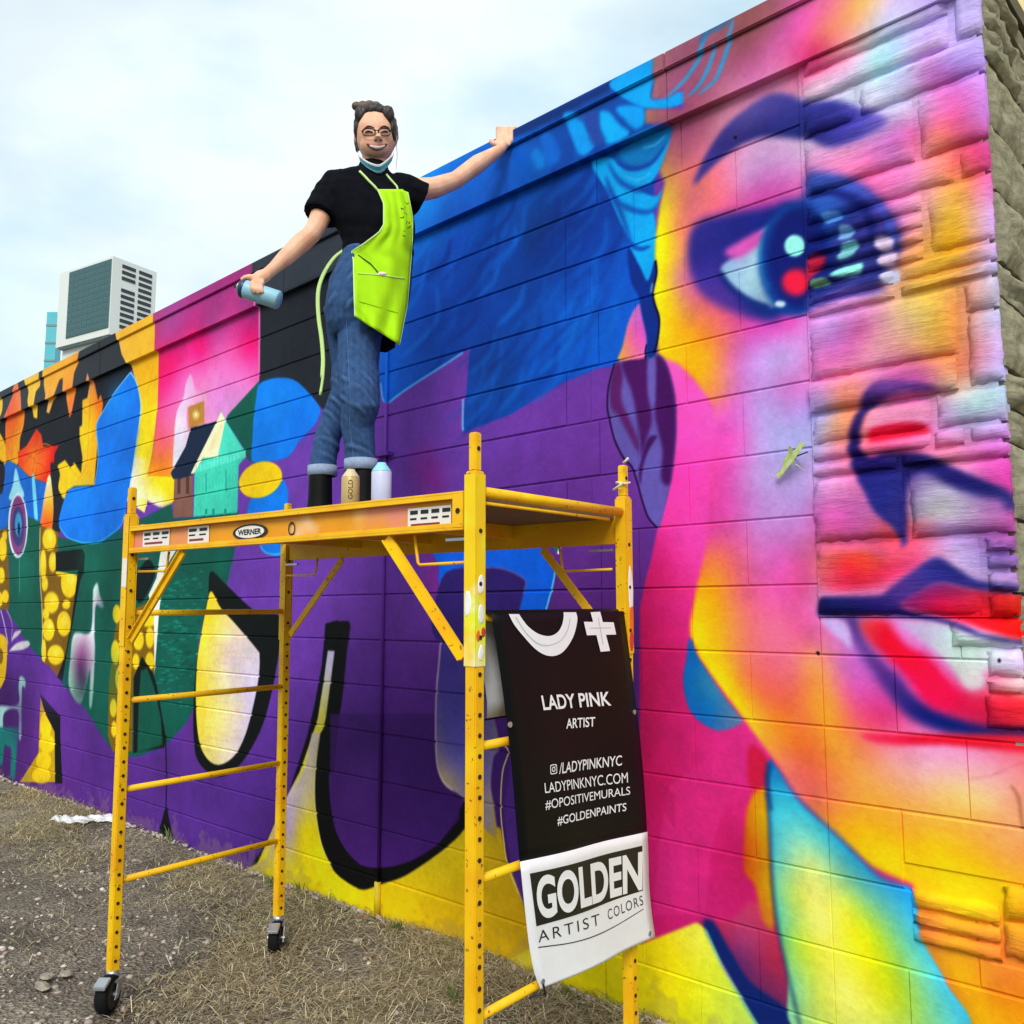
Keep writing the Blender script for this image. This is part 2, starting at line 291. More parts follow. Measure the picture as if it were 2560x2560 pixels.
F('c00', [(1205, 500), (1960, 90), (1960, 1080), (1720, 1330), (1690, 1400), (1460, 1500), (1310, 1790), (1110, 1780), (1150, 1600), (1190, 1250)],
  [(px('c00', 1400, 640), (186, 46, 140)), (px('c00', 1800, 420), (190, 40, 135)), (px('c00', 1300, 720), (180, 50, 140)), (px('c00', 1900, 560), (165, 45, 125)), (px('c00', 1600, 690), (170, 45, 125)), (px('c00', 1350, 830), (205, 15, 105)),
   (px('c00', 1260, 930), (255, 0, 105)), (px('c00', 1500, 850), (250, 0, 110)), (px('c00', 1880, 780), (255, 0, 115)), (px('c00', 1250, 1080), (255, 30, 130)), (px('c00', 1450, 960), (255, 90, 180)), (px('c00', 1800, 900), (255, 85, 170)), (px('c00', 1300, 1200), (255, 90, 175)),
   (px('c00', 1600, 1000), (250, 120, 200)), (px('c00', 1850, 1060), (240, 120, 205)), (px('c00', 1650, 1250), (225, 135, 215)), (px('c00', 1500, 1160), (245, 140, 205)), (px('c00', 1250, 1400), (255, 100, 150)), (px('c00', 1230, 1560), (255, 100, 110)), (px('c00', 1250, 1680), (250, 130, 40)), (px('c00', 1150, 1720), (250, 150, 20)), (px('c00', 1800, 1200), (215, 130, 200))], 2, False, eps=20)
F('c00', [(985, 1000), (1030, 1080), (1060, 1240), (1048, 1380), (1030, 1500), (1010, 1650), (985, 1810), (960, 1960), (945, 2050), (910, 2160), (830, 2230), (740, 2285), (640, 2290), (560, 2270), (500, 2240), (445, 2160), (455, 2060), (500, 1920), (540, 1875), (640, 1858), (710, 1850), (738, 1700), (738, 1560), (725, 1400), (780, 1290), (860, 1160), (920, 1080)], BLUE, 2)
S('c00', [(985, 1000), (1030, 1080), (1062, 1240), (1050, 1380), (1032, 1500), (1012, 1650), (988, 1810)], 4, (170, 225, 245), 2); S('c00', [(985, 1000), (920, 1080), (860, 1160), (780, 1290), (728, 1400), (738, 1560), (736, 1700), (712, 1850)], 4, (120, 200, 240), 2)
S('m0', [(450, 350), (500, 425), (560, 455), (640, 474), (740, 470), (830, 415), (910, 345), (945, 240)], 4, (60, 180, 250), 2)
F('c00', [(1440, 1015), (1478, 1140), (1548, 1155), (1548, 1230), (1420, 1265), (1415, 1420), (1440, 1450), (1400, 1580), (1312, 1760), (1308, 1600), (1330, 1320), (1385, 1190), (1400, 1100)],
  [(px('c00', 1440, 1080), (232, 170, 220)), (px('c00', 1500, 1190), (245, 160, 205)), (px('c00', 1370, 1350), (240, 215, 245)), (px('c00', 1350, 1600), (228, 225, 240))], 4)
F('c00', [(1418, 1262), (1542, 1215), (1542, 1385), (1428, 1422)], (190, 132, 52), 2, False); EL('c00', 1478, 1320, 26, 34, (225, 190, 110), 4); EL('c00', 1478, 1320, 8, 14, (250, 240, 190), 2)
F('c00', [(1720, 1320), (1960, 1060), (1960, 1700), (1870, 1660), (1850, 1590), (1700, 1360)], DGREEN, 2, False)
F('m0', [(1318, -110), (1455, -130), (1455, 275), (1305, 285)], (132, 88, 76), 2, False)
for x in (1350, 1415): F('m0', [(x - 12, -40), (x + 12, -48), (x + 12, 100), (x - 12, 108)], (78, 52, 52), 2, False)
F('c00', [(1440, 1418), (1642, 1368), (1622, 1430), (1500, 1680), (1465, 1770), (1370, 1800), (1305, 1805), (1288, 1760), (1350, 1650), (1400, 1560)], (22, 36, 62), 2, False)
F('c00', [(1672, 1295), (1702, 1365), (1852, 1600), (1852, 1640), (1800, 1700), (1790, 2060), (1460, 2090), (1468, 1760), (1530, 1650)], (62, 205, 176), 2, False)
F('c00', [(1470, 1700), (1850, 1590), (1852, 1640), (1470, 1760)], (90, 225, 200), 2, False); F('c00', [(1640, 1560), (1700, 1370), (1835, 1590), (1640, 1640)], (72, 214, 188), 2, False)
for x in (1555, 1705): S('c00', [(x, 1760 - (x - 1555) * .15), (x, 1900)], 4, (0, 130, 115), 1)
for x in (1555, 1610, 1700): F('m0', [(x - 9, 220), (x + 9, 215), (x + 9, 260), (x - 9, 262)], (20, 150, 135), 1, False)
F('c00', [(1668, 1298), (1700, 1362), (1642, 1640), (1530, 1645), (1462, 1765), (1438, 1765), (1540, 1560), (1640, 1360)], (250, 236, 192), 2, False)
F('c00', [(1660, 1380), (1690, 1390), (1650, 1560), (1560, 1600)], (235, 220, 170), 4, False)
# black panel right of the pink one, and the round blue letter
F('c10', [(28, -100), (820, -500), (900, 300), (700, 1300), (520, 1300), (420, 1190), (300, 1080), (100, 1060), (25, 1110)], (33, 36, 44), 2, False)
F('p', [(645, 560), (930, 400), (920, 640), (650, 765)], (50, 55, 66), 10, False, .8)
S('c10', [(24, 420), (24, 700), (22, 1000)], 8, (225, 110, 175), 2)
F('c10', [(20, 1095), (100, 1052), (220, 1042), (310, 1072), (420, 1180), (482, 1275), (470, 1340), (430, 1410), (330, 1510), (260, 1620), (190, 1655), (100, 1670), (-30, 1670), (-28, 1500), (-20, 1350), (0, 1200)], (0, 125, 238), 2)
F('m1', [(-60, 190), (0, 100), (100, 50), (200, 0), (232, 60), (242, 130), (225, 300), (185, 560), (120, 562), (60, 540), (28, 490), (0, 350), (-60, 320)], (0, 122, 236), 2); S('m1', [(28, 490), (60, 540), (120, 562), (185, 560)], 4, (70, 190, 250), 2)
EL('c00', 1965, 1810, 170, 130, (255, 212, 0), 3, 1, -.45)
# llama, purple field and stones below
F('m0', [(420, 545), (620, 520), (642, 560), (632, 700), (605, 760), (580, 900), (545, 1100), (505, 1300), (470, 1520), (430, 1490), (490, 1330), (535, 1100), (560, 900), (590, 680), (420, 690)], (12, 18, 18), 2, False)
F('m0', [(-60, 960), (40, 980), (130, 1100), (200, 1230), (330, 1375), (470, 1545), (560, 1625), (660, 1755), (750, 1905), (830, 2020), (1000, 2110), (1330, 2080), (1400, 1840), (1470, 1720), (1500, 2000), (1932, 2600), (1500, 3000), (-60, 2700)],
  [(px('m0', 100, 1350), (90, 42, 146)), (px('m0', 300, 1500), (98, 46, 150)), (px('m0', 60, 1600), (62, 22, 92)), (px('m0', 600, 1800), (90, 44, 140)), (px('b0', 300, 300), (96, 42, 136)), (px('b0', 600, 300), (86, 40, 134)), (px('b0', 1300, 500), (82, 42, 136)), (px('m0', 1400, 1932), (92, 44, 138))], 3, False)
F('m0', [(735, 778), (752, 860), (782, 950), (762, 965), (722, 950), (712, 1150), (716, 1300), (695, 1680), (672, 1690), (680, 1430), (650, 1560), (600, 1690), (520, 1560), (530, 1350), (560, 1160), (680, 1148), (700, 900), (705, 820)],
  [(px('m0', 735, 850), (225, 235, 225)), (px('m0', 750, 930), (190, 150, 190)), (px('m0', 700, 1150), (235, 235, 240)), (px('m0', 600, 1170), (232, 225, 235)), (px('m0', 620, 1260), (170, 110, 160)), (px('m0', 600, 1400), (98, 42, 98)), (px('m0', 640, 1520), (60, 66, 90)), (px('m0', 690, 1500), (180, 190, 190)), (px('m0', 530, 1500), (160, 200, 180))], 6)
F('m0', [(70, 1290), (130, 1230), (210, 1215), (222, 1250), (170, 1280), (90, 1290)], (215, 205, 215), 4); F('m0', [(85, 1220), (110, 1150), (160, 1135), (140, 1170), (105, 1200)], (205, 190, 205), 4); S('m0', [(5, 980), (30, 1080), (50, 1180), (60, 1240)], 5, (210, 195, 215), 3); S('m0', [(50, 980), (90, 1080), (85, 1200)], 4, (170, 150, 190), 3)
F('m0', [(-40, 1200), (45, 1190), (52, 1350), (30, 1520), (-40, 1580)], (225, 180, 20), 3); EL('m0', 5, 1330, 18, 60, (130, 90, 0), 4)
F('m0', [(150, 1485), (185, 1500), (190, 1570), (165, 1580), (160, 1932), (140, 1932), (135, 1740), (30, 1760), (20, 1932), (-40, 1932), (-40, 1720), (130, 1700), (140, 1560)], (150, 195, 190), 6); F('b0', [(-30, -60), (125, -60), (115, 60), (100, 290), (70, 280), (75, 80), (30, 60), (15, 200), (-30, 190)], (22, 112, 108), 8, False)
F('m0', [(305, 1640), (335, 1720), (410, 1900), (440, 2000), (430, 2280), (150, 2280), (290, 2060)], (200, 158, 18), 2, False)
for e in [(345, 1850, 42, 110), (355, 1990, 60, 70), (330, 2120, 55, 75), (310, 2230, 70, 60)]: EL('m0', *e, (248, 206, 16), 4)
F('m0', [(300, 1615), (335, 1650), (455, 1785), (455, 1932), (470, 2290), (415, 2290), (412, 1900), (340, 1760)], (14, 16, 18), 2, False)
F('m0', [(905, 900), (1000, 980), (1205, 880), (1185, 1100), (1165, 1470), (1070, 1330), (1005, 1500), (995, 2050), (850, 2050), (815, 1932), (820, 1600), (850, 1250)], (130, 92, 8), 2, False)
for e in [(1045, 1210, 40, 75), (1130, 1190, 32, 80), (880, 1010, 30, 70), (870, 1300, 32, 90), (1120, 1060, 55, 50), (1025, 1370, 26, 60), (1130, 1370, 34, 70), (855, 1720, 26, 70), (900, 1500, 30, 90), (860, 1880, 22, 60), (930, 1150, 30, 60), (950, 1700, 30, 90)]: EL('m0', *e, (248, 210, 26), 5)
F('m0', [(1215, 520), (1335, 520), (1240, 680), (1200, 1000), (1165, 1470), (1160, 1000), (1120, 870), (1180, 740)], (240, 238, 225), 3, False); F('m0', [(1040, 700), (1120, 600), (1170, 700), (1110, 860), (1050, 930), (1020, 860)], (8, 26, 26), 3)
F('m0', [(1010, 1490), (1070, 1335), (1150, 1450), (1180, 1540), (1250, 1932), (1240, 2020), (1005, 2060)], (10, 20, 18), 2, False); F('m0', [(1062, 1440), (1110, 1420), (1160, 1560), (1215, 1800), (1225, 2000), (1035, 2060), (1045, 1700)], (2, 84, 68), 4, False)
for k in range(210):                                    # fur of the green letter
    x = RNG.uniform(1190, 1540); y = RNG.uniform(680, 1720); w_ = RNG.uniform(18, 60)
    if x > 1590 - (y - 700) * .12 - 20: continue
    S('m0', [(x - w_ / 2, y + 4), (x, y - 4), (x + w_ / 2, y + RNG.uniform(-6, 6))], RNG.uniform(1.5, 3.5), (30, 150, 128) if RNG.random() < .6 else (2, 58, 52), 2, .75, True)
# cream almond with black outline
F('m0', [(1590, 690), (1715, 800), (1850, 930), (1960, 1010), (2110, 1030), (2110, 1250), (2050, 1600), (1960, 1900), (1800, 2160), (1640, 2240), (1500, 2130), (1462, 1960), (1460, 1700), (1480, 1400), (1530, 1080), (1570, 880)], (12, 17, 16), 2)
F('m0', [(1592, 840), (1665, 965), (1770, 1080), (1935, 1275), (1958, 1330), (1950, 1500), (1900, 1750), (1840, 1950), (1760, 2090), (1650, 2150), (1560, 2100), (1500, 1960), (1478, 1700), (1485, 1400), (1515, 1180), (1555, 970)],
  [(px('m0', 1590, 900), (250, 215, 40)), (px('m0', 1600, 1050), (250, 218, 50)), (px('m0', 1560, 1300), (250, 225, 90)), (px('m0', 1530, 1600), (248, 222, 60)), (px('m0', 1560, 1900), (246, 220, 90)), (px('m0', 1700, 1200), (240, 222, 165)), (px('m0', 1720, 1330), (225, 190, 190)), (px('m0', 1850, 1400), (222, 205, 215)), (px('m0', 1880, 1600), (212, 195, 228)), (px('m0', 1700, 1500), (245, 232, 190)), (px('m0', 1750, 1750), (238, 215, 170)), (px('m0', 1650, 1850), (245, 222, 130)), (px('m0', 1700, 2050), (240, 222, 190)), (px('m0', 1820, 1900), (220, 200, 215))], 3)
for k in range(70):
    y = RNG.uniform(1050, 2080); x = RNG.uniform(1520, 1880 - abs(y - 1500) * .2); S('m0', [(x - 50, y - 3), (x, y), (x + 50, y + 5)], 2, (255, 240, 150) if RNG.random() < .5 else (200, 170, 150), 2, .45, True)
# black letter with pale core, foot of yellow, thick black swoop
F('m1', [(522, 1085), (600, 1062), (700, 1066), (712, 1100), (685, 1300), (655, 1600), (610, 1932), (590, 2200), (340, 2300), (250, 2450), (150, 2760), (-60, 3100), (-160, 3100), (60, 2760), (250, 2350), (385, 1932), (440, 1700), (495, 1400), (515, 1180)], (12, 15, 16), 2, False)
F('m1', [(540, 1290), (592, 1290), (565, 1500), (525, 1800), (492, 1932), (470, 2200), (430, 2500), (330, 2800), (0, 3300), (-150, 3200), (30, 2850), (200, 2450), (330, 2200), (400, 2000), (465, 1800), (512, 1500)],
  [(px('m1', 565, 1330), (190, 175, 215)), (px('m1', 540, 1480), (190, 180, 190)), (px('m1', 510, 1650), (205, 195, 130)), (px('m1', 470, 1850), (225, 205, 70)), (px('m1', 420, 2050), (240, 215, 60)), (px('b1', 310, 300), (235, 215, 70)), (px('b1', 290, 420), (205, 185, 185)), (px('b1', 240, 620), (205, 175, 190)), (px('b1', 330, 560), (250, 222, 0)), (px('b1', 250, 850), (245, 215, 0)), (px('b1', 100, 900), (235, 210, 0))], 3, False)
F('b1', [(432, -20), (398, 250), (400, 480), (440, 720), (520, 900), (620, 985), (720, 1025), (840, 990), (1000, 930), (1250, 760), (1365, 640), (1500, 560), (1640, 620), (1680, 830), (1760, 1000), (1900, 1300), (2100, 1400), (2100, 2000), (1500, 1900), (700, 1500), (100, 1250), (-400, 1050), (60, 830), (190, 560), (330, 200), (375, -20)],
  [(px('b1', 300, 650), (250, 222, 0)), (px('b1', 220, 700), (205, 180, 170)), (px('b1', 300, 420), (210, 190, 170)), (px('b1', 250, 620), (205, 175, 190)), (px('b1', 400, 900), (250, 220, 0)), (px('b1', 900, 1100), (232, 195, 6)), (px('b1', 1200, 900), (222, 190, 20)), (px('b1', 600, 1100), (245, 220, 0)), (px('b1', 1300, 1300), (225, 175, 5)), (px('b1', 1600, 1300), (215, 168, 8)), (px('b1', 1300, 720), (226, 196, 20)), (px('b1', 1580, 760), (205, 165, 20)), (px('b1', 120, 950), (238, 215, 0)), (px('b1', 60, 830), (205, 185, 90))], 3, False)
F('b1', [(432, -20), (398, 250), (400, 480), (440, 720), (520, 900), (620, 985), (720, 1030), (840, 990), (1000, 935), (1250, 765), (1400, 610), (1400, 440), (1300, 620), (1200, 740), (1050, 830), (920, 872), (800, 882), (700, 862), (600, 762), (530, 620), (495, 420), (490, 200), (520, -20)], (10, 11, 12), 2)
S('b1', [(425, 0), (394, 250), (396, 480), (436, 720), (510, 890)], 3, (235, 225, 150), 2)
F('b1', [(496, -150), (495, 420), (530, 620), (600, 762), (700, 862), (800, 882), (920, 872), (1050, 830), (1200, 740), (1365, 560), (1365, -150)], [(px('b1', 700, 100), (70, 30, 110)), (px('b1', 700, 650), (72, 30, 112)), (px('b1', 1100, 300), (58, 24, 98)), (px('b1', 1100, 600), (62, 26, 104)), (px('b1', 1000, 0), (62, 26, 102))], 3, False, .8)
# lavender letter behind the near post, blue arch
F('m1', [(1475, 600), (1420, 850), (1385, 1300), (1362, 1600), (1355, 1932), (1365, 2150), (1420, 2300), (1560, 2400), (1700, 2600), (1812, 2700), (1800, 2500), (1770, 2300), (1790, 2100), (1830, 1960), (1700, 1400), (1600, 900)],
  [(px('m1', 1450, 1000), (66, 52, 138)), (px('m1', 1440, 1400), (60, 48, 130)), (px('m1', 1450, 1900), (84, 74, 156)), (px('b1', 1300, 200), (120, 105, 175)), (px('b1', 1280, 270), (190, 165, 120)), (px('b1', 1560, 300), (130, 115, 180)), (px('b1', 1560, 600), (150, 135, 160)), (px('b1', 1640, 350), (215, 185, 60)), (px('b1', 1620, 650), (190, 150, 30)), (px('b1', 1560, 150), (120, 105, 170))], 3)
S('m1', [(1470, 640), (1418, 850), (1386, 1300), (1360, 1600), (1354, 1932), (1366, 2150), (1410, 2270), (1480, 2340)], 4, (215, 190, 205), 2); S('b1', [(1660, 60), (1690, 110), (1650, 250), (1640, 500), (1660, 700), (1690, 880), (1790, 1120)], 4, (235, 215, 120), 2)
F('b1', [(1700, 0), (1700, 250), (1660, 480), (1680, 700), (1720, 930), (1830, 1230), (1990, 1240), (1990, 0)], (78, 40, 130), 3, False)
F('K', [(-260, 1090), (270, 1090), (800, 1100), (965, 1290), (925, 1500), (855, 1760), (600, 1740), (650, 1550), (672, 1440), (560, 1360), (420, 1312), (100, 1300), (-100, 1360), (-170, 1480), (-170, 1300)], (0, 92, 222), 2, False); S('K', [(965, 1290), (925, 1500), (858, 1750)], 6, (80, 190, 250), 2)
F('K', [(-140, 1420), (100, 1312), (420, 1318), (560, 1364), (668, 1440), (645, 1560), (600, 1740), (500, 2000), (-200, 2000)], (46, 30, 104), 3); S('K', [(270, 1312), (420, 1314), (560, 1362), (670, 1440), (645, 1560)], 3, (110, 110, 190), 2)
S('K', [(1005, 1085), (985, 1180)], 9, (245, 245, 250), 2); F('K', [(930, 1090), (990, 1090), (970, 1160), (940, 1150)], (0, 110, 100), 3, False)
# blue hair
F('c10', [(880, -900), (1932, -1200), (2300, -1500), (2960, -1450), (3050, -1200), (3030, -900), (3000, -560), (2995, -200), (2990, 400), (2985, 1200), (2700, 950), (2560, 970), (2300, 1080), (1932, 1310), (1700, 1400), (1560, 1455), (1560, 1380), (1580, 1200), (1600, 1000), (1612, 815), (1440, 930), (1130, 1130), (1000, 1232), (950, 1222), (930, 1050), (900, 300)], [(px('c10', 1250, 200), (0, 78, 185)), (px('c10', 1700, 300), (0, 64, 165)), (px('c10', 1400, 700), (0, 66, 172)), (px('c10', 1100, 1000), (0, 84, 195)), (px('c10', 1800, 1000), (0, 62, 150)), (px('c10', 2100, 800), (0, 74, 175)), (px('c10', 2400, 600), (0, 90, 210)), (px('t20', 200, 1700), (0, 56, 140)), (px('t20', 500, 1750), (0, 50, 140)), (px('t20', 200, 1250), (0, 95, 200)), (px('t20', 300, 1000), (10, 70, 165)), (px('t20', 650, 850), (20, 70, 160)), (px('t20', 500, 1400), (0, 56, 150)), (px('R', 1300, 1100), (20, 80, 185)), (px('R', 1100, 1050), (0, 130, 230)), (px('R', 1500, 950), (10, 95, 205)), (px('R', 1700, 800), (0, 95, 215)), (px('R', 1300, 1600), (0, 70, 180)), (px('c20', 250, 700), (0, 88, 205)), (px('c20', 700, 650), (0, 92, 215)), (px('c20', 300, 1000), (0, 80, 190))], 2, False, eps=25, power=1.6)
for k in range(130):                                     # loose brush strokes through the hair
    x = RNG.uniform(1040, 1560); y0_ = 505 + (1280 - x) * .5; y = y0_ + RNG.uniform(-60, 480); ln = RNG.uniform(60, 190); cv = RNG.uniform(0, 26)
    if x < 1180 and y > 900: continue
    if y > 1090 - (x - 1180) * .32 and x > 1180: continue
    if y + ln > 1120 - (x - 1180) * .33 and x > 1180: ln = max(10, (1110 - (x - 1180) * .33 - y))
    col = [(0, 112, 228), (0, 40, 128), (10, 96, 200), (0, 56, 160)][k % 4]
    stroke([(x + cv, y - ln * .2), (x, y + ln * .3), (x - ln * .45, y + ln * .75)], RNG.uniform(6, 20), col, 11, RNG.uniform(.25, .6), True)
S('c10', [(1000, 1230), (1130, 1130), (1440, 930), (1560, 850)], 5, (90, 180, 250), 3); S('c10', [(940, 1080), (955, 1200), (985, 1225)], 4, (110, 190, 250), 3); S('c10', [(1560, 1200), (1558, 1400), (1565, 1440)], 5, (120, 200, 250), 4)
# fascia in the hair and bright cyan locks
F('t20', [(-60, 1060), (500, 800), (830, 640), (790, 720), (300, 970), (-60, 1130)], (18, 44, 110), 6, False, .8)
F('t20', [(440, 900), (560, 900), (600, 1000), (660, 1120), (560, 1200), (500, 1100)], (0, 150, 235), 8); F('t20', [(690, 880), (760, 870), (840, 960), (920, 1040), (760, 1110), (700, 1000)], (0, 168, 245), 6); F('t20', [(820, 840), (1000, 830), (1040, 900), (1020, 980), (960, 1000), (900, 950)], (0, 155, 240), 6)
F('t20', [(800, 650), (1110, 480), (1110, 600), (1080, 770), (1200, 760), (1310, 720), (1480, 730), (1350, 800), (1200, 850), (1050, 845), (930, 800), (840, 740)], (0, 158, 238), 5)
F('t20', [(250, 1020), (330, 1040), (400, 1200), (330, 1280), (280, 1200)], (0, 110, 220), 10, True, .7); F('t20', [(180, 1180), (240, 1150), (290, 1260), (220, 1300)], (0, 140, 235), 10, True, .7); F('t20', [(520, 900), (680, 860), (700, 1000), (740, 1090), (640, 1120), (590, 980)], (40, 70, 160), 8, True, .8)
F('t20', [(600, 1230), (740, 1190), (800, 1250), (900, 1290), (1060, 1230), (1190, 1040), (1150, 1200), (1100, 1300), (1040, 1380), (950, 1420), (1020, 1470), (1090, 1480), (1130, 1420), (1090, 1560), (1060, 1600), (1080, 1700), (1070, 2080), (1025, 2220), (960, 2060), (900, 1900), (830, 1720), (780, 1600), (720, 1460), (660, 1360)], (0, 162, 236), 6)
F('t20', [(960, 1040), (1200, 960), (1180, 1060), (1060, 1220), (920, 1270), (820, 1230), (780, 1170)], (0, 120, 195), 8)
for a in ([(780, 1170), (860, 1260), (960, 1270), (1060, 1220), (1160, 1080)], [(720, 1230), (800, 1360), (920, 1430), (1020, 1420), (1110, 1330)], [(690, 1400), (800, 1530), (920, 1590), (1040, 1600), (1090, 1540)], [(820, 1700), (880, 1830), (960, 1880), (1040, 1860)], [(700, 1330), (760, 1480), (830, 1640), (900, 1840)]): S('t20', a, 12, (0, 66, 165), 6, .9, True)
for a in ([(980, 1120), (1080, 1090), (1160, 1010)], [(840, 1320), (940, 1360), (1060, 1300)]): S('t20', a, 6, (90, 190, 250), 4, .7, True)

# --- right: magenta ground behind the face
F('p', [(1672, 1262), (1650, 1330), (1618, 1430), (1598, 1520), (1596, 2340), (1700, 2600), (2600, 2600), (2600, 900), (1700, 900)],
  [((1640, 1450), (206, 30, 110)), ((1650, 1600), (196, 24, 96)), ((1640, 1750), (186, 22, 90)), ((1640, 2000), (184, 18, 84)), ((1660, 2200), (200, 28, 110)), ((1750, 1950), (215, 32, 118)), ((1720, 2150), (210, 32, 122)), ((1780, 2300), (196, 30, 110)), ((1830, 1900), (222, 40, 132)), ((1820, 2150), (190, 22, 92)), ((1690, 1350), (240, 60, 165)), ((1690, 1480), (225, 42, 140)), ((1650, 2300), (196, 24, 100))], 4, False, eps=20)
F('b2', [(1160, 330), (1690, -40), (1720, 150), (1600, 320), (1500, 560), (1430, 800), (1400, 1200), (1050, 1200), (1090, 700)], (218, 40, 128), 5, False, .55); F('b2', [(1090, 300), (1190, 380), (1200, 640), (1130, 520)], (178, 22, 92), 4, False, .6)
